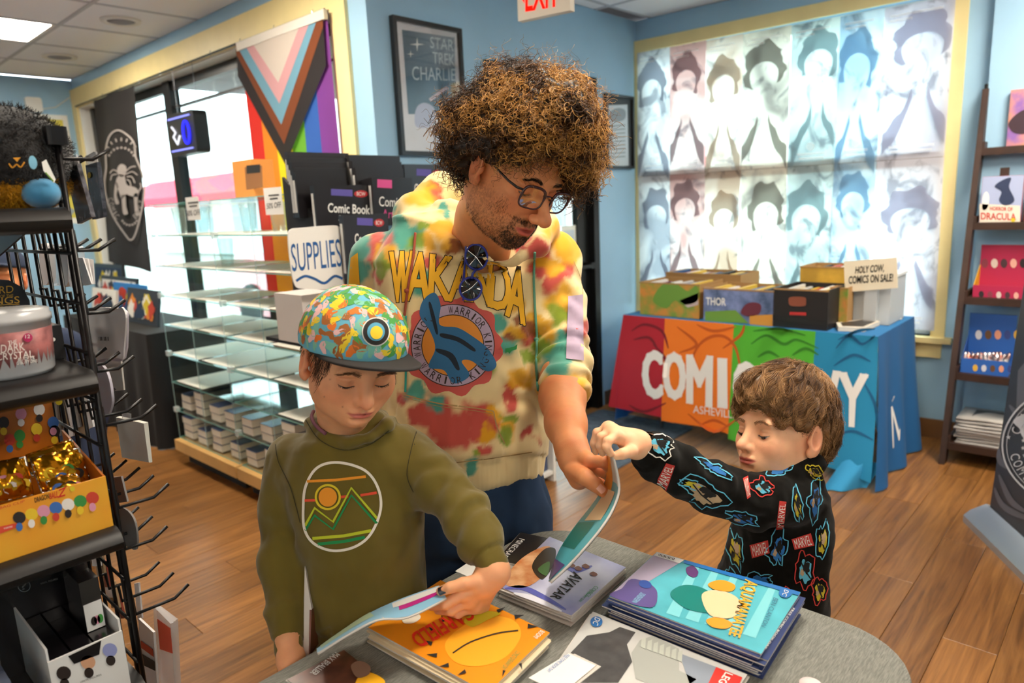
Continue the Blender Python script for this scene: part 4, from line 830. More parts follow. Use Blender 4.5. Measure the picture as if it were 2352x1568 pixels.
for k in range(3): folio((812+6*k, 358+14*k, 918+4*k, 480), -2.60+.05*k, 'black comic bag pack in the second back row of the supplies bins', 'bag')
folio((733, 424, 856, 560), -2.42, 'black stor-folio with a violet label in the front row', 'folio')
for k in range(3): folio((846+8*k, 412-2*k, 934+6*k, 520), -2.46+.035*k, 'comic art folio with a pink label beside the violet-labelled one', 'pink')
folio((938, 378, 1022, 520), -2.56, 'grey stor-folio partly behind the hoodie hood', 'grey'); folio((800, 490, 890, 640), -2.26, 'grey stor-folio lowest in the supplies bins', 'grey')
sp = thing('supplies_sign', 'white rounded sign with hand-lettered blue word supplies', 'sign', onx(727, 660, -2.30)); SPX = -2.30; P_ = Plane((SPX, 0, 0), (1, 0, 0), .001); P2_ = Plane((SPX+.001, 0, 0), (1, 0, 0), .002); shp = smoothpoly([(662, 545), (668, 527), (690, 523), (750, 518), (776, 519), (786, 535), (792, 580), (796, 640), (790, 658), (765, 664), (700, 663), (678, 655), (668, 610)], 4)
MB().prism([onx(*p, SPX) for p in shp][::-1], (-.006, 0, 0)).B('board', mat('sign board white', '#f2efe8', .45), sp); sb_ = sp.children[-1]; blu = mat('blue marker', '#1f5a9a', .6); ptext('SUPPLIES', [(667, 560), (780, 548), (786, 612), (671, 624)], P_, blu, sb_); pline(smoothpoly([(680, 645), (700, 634), (722, 640), (745, 650), (768, 634), (787, 640)], 5, False), 6, P_, blu, sb_, 'wavy_line')
MB().tube([onx(760, 600, SPX-.008), onx(760, 600, SPX-.05), np.array([SPX-.06, 1.55, onx(760, 600, SPX)[2]])], .006, 6).B('holder', black, sp)
t = thing('supply_carton', 'white carton with a round logo under the supplies sign', 'carton', (-2.46, 1.47, .96)); a, b = onx(700, 760, -2.36), onx(770, 668, -2.36); MB().box((-2.56, a[1], .9605), (-2.36, min(b[1], 1.54), b[2])).B('box', mat('pale carton', '#d9d2cc', .6), t); pshape(ell(712, 708, 9, 8, 16), Plane((-2.36, 0, 0), (1, 0, 0), .001), ink, t, 'logo_ring'); ptext('G', [(708, 703), (716, 703), (716, 713), (708, 713)], Plane((-2.3595, 0, 0), (1, 0, 0), .002), paper, t)
# ================================================================== far window: banners, sale table, ladder shelf, roll-up banner
def cpt(u, y, z): return MC @ Vector((u, y, z))
bu = [.035, .29, .55, .797, 1.095, 1.372, 1.604, 1.94]
def bannermat(name, tint, dark, seed):
    m, t, b = newmat(name); MATS[name] = m; o = [n for n in t.nodes if n.type == 'OUTPUT_MATERIAL'][0]; tc = t.nodes.new('ShaderNodeTexCoord'); mp = nd(t, 'ShaderNodeMapping'); mp.inputs['Location'].default_value = (seed*3.1, seed*1.7, seed*.9); mp.inputs['Scale'].default_value = (1, 1, .75); t.links.new(tc.outputs['Object'], mp.inputs[0])
    n1 = nd(t, 'ShaderNodeTexNoise', Scale=2.6, Detail=2.5, Distortion=.8); n2 = nd(t, 'ShaderNodeTexNoise', Scale=6., Detail=4., Distortion=1.8); t.links.new(mp.outputs[0], n1.inputs['Vector']); t.links.new(mp.outputs[0], n2.inputs['Vector'])
    r1 = nd(t, 'ShaderNodeValToRGB'); e = r1.color_ramp.elements; e[0].position = .38; e[0].color = (*lin(dark), 1); e[1].position = .52; e[1].color = (*lin(tint), 1); r2 = nd(t, 'ShaderNodeValToRGB'); e = r2.color_ramp.elements; e[0].position = .33; e[0].color = (.30, .31, .36, 1); e[1].position = .46; e[1].color = (1, 1, 1, 1)
    t.links.new(n1.outputs[0], r1.inputs[0]); t.links.new(n2.outputs[0], r2.inputs[0]); mx = nd(t, 'ShaderNodeMix', _data_type='RGBA', _blend_type='MULTIPLY'); mx.inputs[0].default_value = .8; t.links.new(r1.outputs[0], mx.inputs[6]); t.links.new(r2.outputs[0], mx.inputs[7])
    tl = t.nodes.new('ShaderNodeBsdfTranslucent'); ms = t.nodes.new('ShaderNodeMixShader'); ms.inputs[0].default_value = .42; t.links.new(mx.outputs[2], b.inputs['Base Color']); t.links.new(mx.outputs[2], tl.inputs[0]); b.inputs['Roughness'].default_value = .6; t.links.new(b.outputs[0], ms.inputs[1]); t.links.new(tl.outputs[0], ms.inputs[2]); t.links.new(ms.outputs[0], o.inputs[0]); return m
bdef = [('#eef0f5', '#a9aeba', 'grey', 0), ('#f7e9e7', '#d6aaa6', 'red tinted', .0), ('#f8efe6', '#d0b8a4', 'peach tinted', 0), ('#f8f4e6', '#96928c', 'cream', 0), ('#d8ecec', '#a4b6ba', 'mint grey', 0), ('#cfe6f4', '#a0c0d8', 'sky blue', 0), ('#e4e4f0', '#c6c5d4', 'lilac white', .0)]
wtx = clothmat('white banner lettering', '#ffffff', .85, bump=0)
for k in range(7):
    for row, (z1, z0) in enumerate(((CZ1-.005-.004*k, 1.605), (1.603, (.70, .70, .70, .70, .70, .70, .64)[k]))):
        nm = bdef[k][2]; t = thing('window_banner', f'{nm} translucent comic art banner in the {"upper" if row == 0 else "lower"} row of the far window', 'banner', cpt((bu[k]+bu[k+1])/2, -.03, z0), 'comic banners over the far window')
        m = MB(); m.grid(lambda u, v: tuple(cpt(bu[k]+(bu[k+1]-bu[k])*u-(.012 if row else 0)*v*(k % 3-1), -.038-.005*math.sin(u*5+k+v*2)*(.3+v*.7)-.003*(k % 2), z1+(z0-z1)*v)), 8, 14); m.B('sheet', bannermat(f'banner print {k} {row}', bdef[k][0], bdef[k][1], k*2+row+1), t, True)
        g_ = clothmat('banner ink %d' % k, ('#a8acb8', '#a8989c', '#c6b8aa', '#9c9a96', '#a4b6bc', '#9cbad0', '#bcbccc')[k], .7, bump=0); w0 = bu[k+1]-bu[k]; rr = np.random.default_rng(k*2+row); zc_ = z1-(z1-z0)*(.24+.12*rr.random()); uc = bu[k]+w0*(.4+.2*rr.random())
        ph = rr.random(4)*6; fx, fz = w0*(.26+.05*rr.random()), .115+.03*rr.random(); flip = 1 if rr.random() > .5 else -1; cl_u = lambda u: min(max(u, bu[k]+.004), bu[k+1]-.004)
        def shape(pts, j): mesh('brush_shape', [tuple(cpt(cl_u(u), -.0475-.0006*j, z_)) for u, z_ in pts], [tuple(range(len(pts)))], g_, t)   # loose, faceless brush shapes of the artwork
        ang = np.linspace(-.5, 3.9, 34); out = [(uc+flip*fx*(1.45+.16*math.sin(7*a+ph[0])+.08*math.sin(17*a+ph[1]))*math.cos(a), zc_+.02+fz*(1.35+.14*math.sin(6*a+ph[2]))*math.sin(a)) for a in ang]; inn = [(uc+flip*fx*1.02*math.cos(a), zc_-.01+fz*(.95 if math.sin(a) < .2 else .62)*math.sin(a)) for a in ang[::-1]]; shape(out+inn, 0)
        zs = zc_-fz*1.5
        for sg_ in (-1, 1): shape([(uc+sg_*w0*(.12+.4*v), zs-.05-.22*v**.7+.012*math.sin(11*v+ph[3])) for v in np.linspace(0, 1, 9)]+[(uc+sg_*w0*(.10+.42*v), zs-.11-.30*v**.8+.02*math.sin(7*v+ph[1])) for v in np.linspace(1, 0, 9)], 1)
        shape([(uc+w0*(-.2+.36*v), zs-.42-.05*math.sin(3*v)) for v in np.linspace(0, 1, 8)]+[(uc+w0*(-.2+.36*v), zs-.44-.09*math.sin(3*v)) for v in np.linspace(1, 0, 8)], 2) if zs-.5 > z0 else None
        if row == 0: m = MB(); m.box((bu[k]+.03, -.052, z1-.055), (bu[k+1]-.05, -.051, z1-.042)); m.box((bu[k]+.03, -.052, z1-.08), (bu[k]+.14, -.051, z1-.067)); m.v = [tuple(MC @ Vector(p)) for p in m.v]; m.B('caption_bar', wtx, t)
        m = MB(); m.box((bu[k]+.06, -.052, z0+.06), (bu[k+1]-.05, -.051, z0+.075)); m.box((bu[k]+.07, -.052, z0+.035), (bu[k+1]-.06, -.051, z0+.05)); m.lathe([(0, -.0), (.025, 0), (.025, .001), (0, .001)], (0, 0, 0), 14); n = 14*4
        for i_ in range(len(m.v)-n, len(m.v)): x_, y_, z_ = m.v[i_]; m.v[i_] = ((bu[k]+bu[k+1])/2+x_, -.052+z_, z0+.11+y_)
        m.v = [tuple(MC @ Vector(p)) for p in m.v]; m.B('caption', wtx, t)
# ---- sale table
tx0, tx1, ty0, ty1 = -2.44, -.97, 3.66, 4.34
tb_ = thing('folding_table', 'folding table under the bright comic shop cloth', 'table', (-1.7, 4.0, 0)); MB().rbox((tx0+.01, ty0+.01, .69), (tx1-.01, ty1-.01, .735), .03).B('tabletop', mat('grey plastic top', '#b9b7b2', .6), tb_)
for x in (tx0+.2, tx1-.2):
    for y in (ty0+.12, ty1-.12): MB().tube([(x, y, 0), (x, y, .69)], .014, 8).B('leg', mat('grey steel', '#6a6c70', .4, metal=.8), tb_)
tc_ = thing('tablecloth', 'four-colour printed cloth draped over the sale table', 'tablecloth', (-1.7, 4.0, 0)); bands = [(-2.44, -2.145, '#b3182c'), (-2.145, -1.71, '#ec7a1a'), (-1.71, -1.265, '#4fae2a'), (-1.265, -.97, '#1b86b4')]; fronts = []
def wave(x, v): return -.016*v*math.sin(x*11)-.022*v*math.sin(x*4.3+1)-.05*v
for x0, x1, c in bands:
    m = MB(); m.grid(lambda u, v: (x0+(x1-x0)*u-(.10*v if x0 < -2.4 and u == 0 else .10*v*(1-u)**2 if x0 < -2.4 else 0)+(.05*v*u*u if x1 > -1 else 0), ty0+wave(x0+(x1-x0)*u, v)-(.10*v*v*u*u if x1 > -1 else 0), .742-(.742-.085+.07*(x0+1.7))*v), 22, 16); fronts.append(m.B('front_panel', clothmat('cloth '+c, c, 0, .8, .2, 500), tc_, True))
MB().grid(lambda u, v: (tx0+(tx1-tx0)*u, ty0+(ty1-ty0)*v, .742), 4, 4).B('top_panel', clothmat('cloth blue top', '#1f6fa8', 0), tc_)
m = MB(); m.grid(lambda u, v: (tx1+.05*v+.03*v*math.sin(u*16)+.02*v, ty0-.10*v*v*(1-u)**2+wave(tx1, v)*(1-u)+(ty1-ty0)*u, .742-(.742-.012)*v), 40, 14); side = m.B('side_panel', clothmat('cloth blue side', '#145a92', 0), tc_, True)
m = MB(); m.grid(lambda u, v: (tx0-.05*v-.03*v*abs(math.sin(u*14)), ty0-.04*v+(ty1-ty0)*u, .742-.7*v), 24, 8); m.B('side_panel', clothmat('cloth blue left', '#1c62b0', 0), tc_, True)
m = MB(); cpt0 = onz(1960, 1118, .0); m.grid(lambda u, v: (-1.06+.16*u-.05*v, 3.50+.10*u-.14*v*(1-u*.5)+.02*math.sin(u*9), .12*(1-v)+.006+.01*math.sin(u*12)*(1-v)), 12, 6); m.B('floor_drape', clothmat('cloth blue corner', '#2f8fc0', 0), tc_, True)
class Multi:
    flat = False
    def __init__(s, objs, eps): s.s = [Skin(o, eps) for o in objs]
    def hit(s, px, py):
        r = ray(px, py); d = Vector(r).normalized(); best = None
        for k in s.s:
            h = k.t.ray_cast(Vector(OC), d)
            if h[0] is not None and (best is None or h[3] < best[0]): best = (h[3], np.array(h[0])-np.array(d)*k.eps)
        return best[1] if best is not None else onp(px, py, (0, ty0-.07, 0), np.array([0, 1., 0]))
MS = Multi(fronts, .004); MSb = Multi(fronts, .002); wc = mat('white cloth lettering', '#e9e6e2', .8); 
lets = [('C', [(1477, 808), (1518, 809), (1519, 912), (1480, 910)]), ('O', [(1525, 812), (1571, 813), (1572, 915), (1528, 914)]), ('M', [(1580, 818), (1634, 821), (1632, 932), (1580, 922)]), ('I', [(1652, 826), (1666, 827), (1667, 934), (1652, 932)]), ('C', [(1686, 832), (1730, 836), (1730, 945), (1688, 940)]), ('E', [(1752, 840), (1790, 843), (1790, 952), (1754, 948)]), ('N', [(1798, 845), (1848, 850), (1848, 962), (1800, 956)]), ('V', [(1868, 850), (1926, 856), (1916, 970), (1884, 966)]), ('Y', [(1930, 858), (1990, 863), (1972, 978), (1940, 974)])]
dkl = {0: mat('cloth art red', '#7a0f20', .8), 1: mat('cloth art orange', '#c2560e', .8), 2: mat('cloth art green', '#2f7a18', .8), 3: mat('cloth art blue', '#0f5a86', .8)}
art = {0: [[(1450, 760), (1480, 745), (1520, 760), (1535, 800)], [(1445, 930), (1480, 945), (1530, 925)], [(1500, 790), (1530, 830), (1535, 900)], [(1455, 780), (1490, 775), (1510, 800)]],
       1: [[(1555, 750), (1600, 790), (1560, 810)], [(1570, 900), (1600, 800), (1650, 770), (1690, 800), (1705, 890)], [(1580, 950), (1640, 990), (1695, 960)], [(1600, 745), (1640, 760), (1690, 750)], [(1660, 800), (1700, 770), (1710, 745)], [(1610, 975), (1640, 965), (1670, 978)]],
       2: [[(1725, 790), (1760, 770), (1800, 790), (1830, 780), (1880, 800)], [(1740, 820), (1765, 808), (1790, 820)], [(1820, 815), (1850, 800), (1880, 815)], [(1730, 760), (1790, 755), (1850, 770)]],
       3: [[(1920, 800), (1950, 770), (1980, 790), (2010, 770)], [(1915, 840), (1960, 815), (2000, 830)], [(1920, 1000), (1960, 990), (2005, 1010)], [(1985, 880), (2010, 930), (2015, 990)], [(1925, 780), (1970, 760), (2010, 755)]]}
for k, ls in art.items():
    for l in ls: n_ = len(smoothpoly(l, 6, False)); pline(smoothpoly(l, 6, False), [2+5*math.sin(math.pi*i/(n_-1)) for i in range(n_)], MSb, dkl[k], tc_, 'line_art', L=30)
[bold(ch, q, MS, wc, tc_, 0, 4.2, 'letter', 30) for ch, q in lets]; ptext('ASHEVILLE', [(1592, 930), (1692, 944), (1692, 962), (1592, 948)], MS, wc, tc_, L=40)
SS = Skin(side, .016); ptext('E', [(2052, 850), (2080, 830), (2078, 905), (2052, 925)], SS, wc, tc_, L=40); ptext('N', [(2050, 935), (2076, 915), (2070, 1010), (2054, 1030)], SS, wc, tc_, L=40)
# ---- boxes of comics on the sale table
comic_cols = [mat('comic '+c, c, .5) for c in ('#e8e4dc', '#b8442e', '#2c5a8e', '#d8b23a', '#20242a', '#c8c2ba', '#7a3a68', '#d0cdc8')]
def comic_box(lab, pxa, pxb, ytop, yfront, depth, base, face, inside=True, n=14, side_m=None, zt=None, z0=.744, fan=False):
    a, b = ony(pxa, 700, yfront), ony(pxb, 700, yfront); x0, x1 = a[0], b[0]; zt = zt or ony((pxa+pxb)/2, ytop, yfront)[2]; t = thing('comic_box', lab, 'box', ((x0+x1)/2, yfront+depth/2, z0), 'comic boxes on the sale table'); w_ = .006
    MB().box((x0, yfront, z0), (x1, yfront+w_, zt)).B('front_panel', face, t); m = MB(); m.box((x0, yfront+w_, z0), (x0+w_, yfront+depth, zt)).box((x1-w_, yfront+w_, z0), (x1, yfront+depth, zt)).box((x0+w_, yfront+depth-w_, z0), (x1-w_, yfront+depth, zt)).box((x0+w_, yfront+w_, z0), (x1-w_, yfront+depth-w_, z0+w_)); m.B('carton', side_m or card, t)
    m = MB(); m.box((x0-.003, yfront-.003, zt-.008), (x1+.003, yfront, zt)); m.B('rim', card, t)
    rr = np.random.default_rng(int(pxa)); 
    for k in range(n):
        u = (k+.5)/n; x = x0+.02+(x1-x0-.04)*u; h = zt-.012+rr.uniform(-.02, .012); th = (x1-x0-.05)/n*.4
        o = props(MB().box((x-th, yfront+.03, z0+w_+.001), (x+th, yfront+depth-.03, h)).B('comic_book', comic_cols[int(rr.integers(0, 8))], None), 'thin comic filed upright in the '+(lab if len(lab.split()) < 10 else ' '.join(lab.split()[:9])), 'comic', 'comics filed in the sale boxes')
    return t, x0, x1, zt
artm = {k: mat('box art '+k, c, .5, var=.5, vscale=14, col2=c2) for k, c, c2 in (('green', '#7a9a3c', '#d88a4a'), ('violet', '#7f8fc0', '#44587a'), ('orange', '#d9903c', '#7a9a3c'), ('dark', '#1d1b1d', '#2b282a'))}
t, x0, x1, zt = comic_box('comic box with green and orange art at the cloth\'s red end', 1470, 1606, 650, 3.72, .30, .744, artm['orange']); FPn = Plane((0, 3.7195, 0), (0, 1, 0), .002); pshape(smoothpoly([(1500, 690), (1520, 655), (1550, 650), (1580, 668), (1600, 655), (1602, 690), (1570, 700), (1550, 690), (1530, 708)]), FPn, mat('box green', '#6f9a3a', .5), t, 'printed_shape'); pshape([(1560, 690), (1604, 672), (1604, 700), (1580, 706)], FPn, mat('box pale', '#c9b8b4', .5), t, 'printed_shape')
comic_box('tall comic box behind the two art boxes', 1530, 1700, 628, 4.05, .27, .744, card, n=16)
t, x0, x1, zt = comic_box('comic box lettered with a thunder hero name', 1616, 1776, 664, 3.70, .30, .744, artm['violet']); FP2 = Plane((0, 3.699, 0), (0, 1, 0), .003); bold('THOR', [(1622, 682), (1668, 684), (1668, 702), (1622, 700)], FP2, paper, t); pshape(smoothpoly([(1702, 718), (1712, 700), (1730, 694), (1748, 700), (1744, 720), (1720, 726)]), FP2, mat('box maroon', '#6a2a3a', .5), t, 'printed_shape'); pshape([(1620, 715), (1690, 712), (1720, 742), (1620, 738)], FP2, mat('box green', '#6f9a3a', .5), t, 'printed_shape'); pshape([(1722, 724), (1775, 722), (1775, 750), (1722, 744)], FP2, mat('box gold', '#d8953a', .5), t, 'printed_shape')
t, x0, x1, zt = comic_box('black lidless comic box with a hand hole', 1778, 1902, 664, 3.69, .32, .744, mat('black carton', '#1c191a', .5), n=12, side_m=MATS['black carton'] if 'black carton' in MATS else None); FP3 = Plane((0, 3.689, 0), (0, 1, 0), .003); pshape(smoothpoly([(1812, 692), (1816, 682), (1848, 682), (1852, 692), (1848, 702), (1818, 702)]), FP3, mat('hand hole art', '#8a4a34', .5), t, 'hand_hole'); pshape([(1814, 716), (1852, 717), (1852, 724), (1814, 723)], FP3, mat('red tab', '#c03030', .5), t, 'red_tab'); pshape([(1776, 722), (1900, 736), (1900, 752), (1776, 734)], FP3, ink, t, 'lower_band')
comic_box('comic box with green art at the white bin end', 1906, 1946, 660, 3.86, .10, .744, artm['green'], n=4); comic_box('deep cardboard box of comics at the back behind the sale sign', 1835, 1945, 612, 4.08, .24, .744, mat('yellow carton art', '#d8a83a', .6, var=.3), n=9)
a, b = ony(1944, 740, 3.98), ony(2042, 740, 3.98); t = thing('plastic_bin', 'clear white plastic bin behind the sale sign', 'bin', ((a[0]+b[0])/2, 4.1, .744)); m = MB(); x0, x1 = a[0], b[0]; w_ = .004; m.box((x0, 3.98, .744), (x1, 3.98+w_, 1.0)).box((x0, 4.26, .744), (x1, 4.264, 1.0)).box((x0, 3.984, .744), (x0+w_, 4.26, 1.0)).box((x1-w_, 3.984, .744), (x1, 4.26, 1.0)).box((x0, 3.98, .744), (x1, 4.264, .75)); m.B('tub', mat('milky plastic', '#dfe3e4', .25, alpha=.55), t); MB().box((x0-.006, 3.975, .99), (x1+.006, 4.27, 1.004)).B('lid', mat('milky lid', '#e6e9ea', .3), t); MB().box((x0+.03, 4.0, .752), (x1-.06, 4.2, .94)).B('paper_stack', paper, t)
yS = 3.93; t = thing('sale_sign', 'cream card sign about comics on sale leaning on the bin', 'sign', ony(2000, 665, yS)*[1, 1, 0]+[0, 0, .9]); pts = [ony(*p, yS) for p in ((1938, 600), (2060, 591), (2062, 661), (1941, 671))]; MB().prism(pts[::-1], (0, .004, 0)).B('card', mat('cream card', '#e9dcc2', .6), t); PS = Plane((0, yS, 0), (0, 1, 0), .002); bold('HOLY COW,', [(1966, 612), (2032, 606), (2030, 626), (1964, 631)], PS, ink, t); bold('COMICS ON SALE!', [(1950, 634), (2052, 628), (2051, 646), (1949, 652)], PS, ink, t); MB().box((ony(2000, 661, yS)[0]-.03, yS+.0045, .744), (ony(2000, 661, yS)[0]+.03, yS+.04, 1.03)).B('stand', mat('clear stand', '#dfe3e4', .2, alpha=.5), t)
for lb, q, h in (('dark covered hardback lying flat at the front corner of the sale table', [(1920, 750), (2000, 740), (2020, 747), (1985, 762), (1925, 760)], .022), ('white booklet lying flat beside the clear bin', [(1990, 736), (2060, 728), (2072, 733), (2020, 742)], .006)):
    pts = [onz(*p, .744) for p in q]; t = thing('book', lb, 'book', np.mean(pts, 0), None); MB().prism(pts[::-1], (0, 0, h)).B('pages', paperedge, t); c_ = np.mean(pts, 0); MB().prism([c_+(p-c_)*.8+[0, 0, h+.0002] for p in pts][::-1], (0, 0, .0008)).B('cover_art', mat('dark cover', '#3a3634', .4) if h > .01 else paper, t)
# ---- ladder shelf
lf = np.array([-.757, 4.10, 0]); lt = np.array([-.757, 4.47, 1.93]); ln = np.cross(lt-lf, np.array([1., 0, 0])); ln /= np.linalg.norm(ln); espresso = mat('espresso wood', '#3a241a', .5, var=.25, vscale=12)
ls = thing('ladder_shelf', 'dark brown leaning ladder shelf beside the far window', 'shelf', (-.45, 4.3, 0)); LW = .66
for x in (-.757, -.757+LW):
    m = MB(); m.add([(x+dx, p[1]+dy, p[2]) for p in (lf, lt) for dx in (0, .028) for dy in (0, .07)], [(0, 1, 3, 2), (4, 6, 7, 5), (0, 4, 5, 1), (2, 3, 7, 6), (0, 2, 6, 4), (1, 5, 7, 3)]); m.B('side_rail', espresso, ls); MB().tube([(x+.014, lt[1]+.03, 1.93), (x+.014, lt[1]+.03, 1.955)], .012, 8).B('wall_bumper', black, ls)
SZ = []
for px, py in ((2285, 346), (2253, 519), (2228, 691), (2188, 863), (2162, 1021)):
    p = onp(px, py, lf, ln); SZ.append((p[1], p[2])); z = p[2]; MB().box((-.757+.028, p[1]+.005, z), (-.757+LW, 4.50, z+.018)).box((-.757+.028, p[1]+.005, z-.02), (-.757+LW, p[1]+.018, z)).B('shelf_board', espresso, ls); MB().box((-.757+.028, p[1]+.005, z+.018), (-.757+.04, 4.49, z+.05)).B('side_lip', espresso, ls)
def on_shelf(i, name, lab, cat, pxa, pxb, ytop, face, dy=.04, depth=.03, edge=None):
    y, z = SZ[i]; y += dy; a, b = ony(pxa, 500, y), ony(pxb, 500, y); zt = ony((pxa+pxb)/2, ytop, y)[2]; t = thing(name, lab, cat, ((a[0]+b[0])/2, y, z+.019)); MB().box((a[0], y, z+.019), (b[0], y+depth, zt)).B('body', edge or face, t); MB().box((a[0]+.001, y-.001, z+.02), (b[0]-.001, y, zt-.001)).B('front_print', face, t); return t, Plane((0, y-.0015, 0), (0, 1, 0), .001)
t, P_ = on_shelf(0, 'art_book', 'book with an orange and violet sunset cover on the top ladder shelf', 'book', 2296, 2380, 205, mat('sunset print', '#f0a04a', .5, var=.6, vscale=9, col2='#8a62a8')); pshape(smoothpoly([(2316, 285), (2335, 262), (2360, 252), (2380, 280), (2360, 305), (2330, 305)]), P_, mat('dark tree print', '#3a2430', .6), t, 'tree_shape')
t, P_ = on_shelf(1, 'movie_case', 'boxed film with red lettering on the second ladder shelf', 'box', 2249, 2344, 404, mat('pale blue print sleeve', '#a9b4d6', .5), dy=.03, edge=mat('red case', '#b3242c', .4)); redt = mat('red title', '#c4342a', .5); P2_ = Plane(P_.P-[0, .0008, 0], (0, 1, 0), .0012); pshape([(2250, 468), (2343, 472), (2343, 519), (2250, 516)], P_, mat('cream band', '#e6d8c8', .5), t, 'lower_band'); bold('HORROR OF', [(2274, 474), (2326, 476), (2326, 485), (2274, 483)], P2_, redt, t); bold('DRACULA', [(2253, 488), (2334, 490), (2334, 506), (2253, 504)], P2_, redt, t); pshape(smoothpoly([(2300, 415), (2322, 408), (2318, 430), (2330, 460), (2310, 472), (2295, 460), (2300, 440), (2285, 428)]), P_, mat('night blue print', '#2c3858', .5), t, 'tree_shape'); pshape(smoothpoly([(2258, 450), (2266, 440), (2272, 452), (2268, 478), (2256, 480)]), P_, paper, t, 'pale_shape'); pshape(ell(2327, 505, 5, 5, 14), Plane(P_.P-[0, .0012, 0], (0, 1, 0), .0016), bw[1], t, 'price_dot'); MB().box(tuple(ony(2296, 404, SZ[1][0]+.05)+[0, 0, 0]), tuple(ony(2320, 384, SZ[1][0]+.07))).B('clip', espresso, t)
t, P_ = on_shelf(1, 'movie_case', 'second boxed film standing right of the red-lettered one', 'box', 2350, 2420, 410, mat('dark film sleeve', '#5a2420', .5), dy=.04)
# display boxes of blind bags
def display(i, lab, pxa, pxb, yb, yt, yfront, m1, m2, dots, txt=None):
    y, z = SZ[i]; y += .03; a, b = ony(pxa, 600, y), ony(pxb, 600, y); x0, x1 = a[0], b[0]; z0 = z+.019; zf = ony(pxa+20, yfront, y)[2]; zt = ony(pxa+40, yt, y+.14)[2]; t = thing('display_box', lab, 'display box', ((x0+x1)/2, y+.07, z0)); MB().box((x0, y, z0), (x1, y+.003, zf)).B('front_panel', m1, t); MB().box((x0, y+.14, z0), (x1, y+.143, zt)).B('header_card', m1, t)
    m = MB(); m.box((x0, y+.003, z0), (x1, y+.14, z0+.003)); m.add([(x, yy, zz) for x in (x0, x0+.003) for yy, zz in ((y+.003, z0), (y+.14, z0), (y+.14, z0+(zt-z0)*.6), (y+.003, zf))], [(0, 1, 2, 3), (7, 6, 5, 4), (0, 4, 5, 1), (1, 5, 6, 2), (2, 6, 7, 3), (3, 7, 4, 0)]); m.B('tray', m2, t)
    P_ = Plane((0, y-.0005, 0), (0, 1, 0), .001); Ph = Plane((0, y+.1395, 0), (0, 1, 0), .001); rr = np.random.default_rng(i)
    for k in range(6): pshape(ell(pxa+14+k*20, (yb+yfront)/2+3+k*.8, 6, 8, 10), P_, dots[k % len(dots)], t, 'printed_dot')
    for k in range(5): pshape(ell(pxa+22+k*22, (yt+yfront)/2-4, 8, 11, 10), Ph, dots[(k+1) % len(dots)], t, 'printed_dot')
    return t, x0, x1, y, z0, zf
dots = [mat('dot '+c, c, .6) for c in ('#2a2024', '#8a3a4a', '#d8c8c0', '#4a3038', '#e8b0a0')]; display(2, 'magenta and yellow display box on the third ladder shelf', 2240, 2372, 690, 562, 655, mat('magenta card', '#b3224e', .5), mat('yellow card', '#d8a21c', .5), dots)
dots2 = [mat('dot '+c, c, .6) for c in ('#e0b040', '#d8d8e0', '#6a4a30', '#e8a080', '#3a4a8a')]; t, x0, x1, y, z0, zf = display(3, 'blue display box full of foil bags on the fourth ladder shelf', 2226, 2340, 858, 720, 825, mat('blue card', '#2a62b4', .5), mat('blue tray', '#24509a', .5), dots2); foil = mat('silver foil bag', '#c4c8d0', .2, metal=.8, var=.3, vscale=40, col2='#a05a4a')
for k in range(8):
    xx = x0+.02+(x1-x0-.06)*k/7; o = props(MB().grid(lambda u, v: (xx+.05*(u-.5)+.004*math.sin(v*9+k), y+.02+.012*k % .09+.02*v, z0+.01+.085*v+.01*math.sin(u*7+k)), 5, 5).B('foil_bag', foil, None, True), 'crumpled silver foil bag in the blue display box', 'bag', 'foil bags in the blue display'); solid(o, .008)
yy, zz_ = SZ[4]; mag = mat('plastic bagged newsprint', '#b9b4ae', .35, coat=.4, var=.15)
for k in range(9):
    z = zz_+.019+k*.016; x = -.70+.01*math.sin(k*2.3); o = props(MB().grid(lambda u, v: (x+.36*u, yy+.03+.24*v+.01*math.sin(k), z+.004*math.sin(u*3.1)*(1-v)-.004*(1-v)*(k > 0)*math.sin(u*8+k)*.5+.004), 10, 4).B('magazine', mag, None, True), 'bagged grey magazine in the stack on the bottom ladder shelf', 'magazine', 'magazines stacked on the ladder shelf'); solid(o, .010)
    if k == 8: MB().grid(lambda u, v: (x+.06+.14*u, yy+.10+.14*v, z+.0055), 3, 3).B('cover_picture', mat('dark cover print', '#3a3838', .4, var=.4, vscale=30), o)
# ---- roll-up banner
e1 = np.array([.53, -.848, 0]); e2 = np.array([.848, .53, 0]); b0 = onz(2258, 1212, .0)+e2*.03; ru = thing('rollup_banner', 'dark grey roll-up banner with round crest on a silver base', 'banner', b0+e1*.42); Lb = .86; s0 = onz(2213, 1228, 0)
q = MB(); prof = [(-.085, 0), (-.085, .03), (-.06, .055), (0, .085), (.06, .07), (.085, .03), (.085, 0)]; n = len(prof); q.add([tuple(b0+e1*t_+e2*p+np.array([0, 0, h])) for t_ in (-.06, Lb+.06) for p, h in prof], [tuple(range(n)), tuple(range(n, 2*n))[::-1]]+[(k, k+n, (k+1) % n+n, (k+1) % n) for k in range(n)]); autosmooth(q.B('base', mat('brushed aluminium', '#b9bcc2', .35, metal=.7), ru), 25)
lean = .05; tp = lambda u, z: b0+e1*(u-.035)+e2*(.005+lean*z)+np.array([0, 0, .08+z]); q = MB(); q.add([tp(0, 0), tp(Lb, 0), tp(Lb, 1.95), tp(0, 1.95)], [(0, 1, 2, 3)]); rs_ = solid(q.B('sheet', mat('charcoal banner vinyl', '#332e32', .45), ru), .002); q = MB(); q.tube([tp(Lb/2, 0)+e2*.03, tp(Lb/2, 1.95)+e2*.03], .012, 8).B('pole', black, ru)
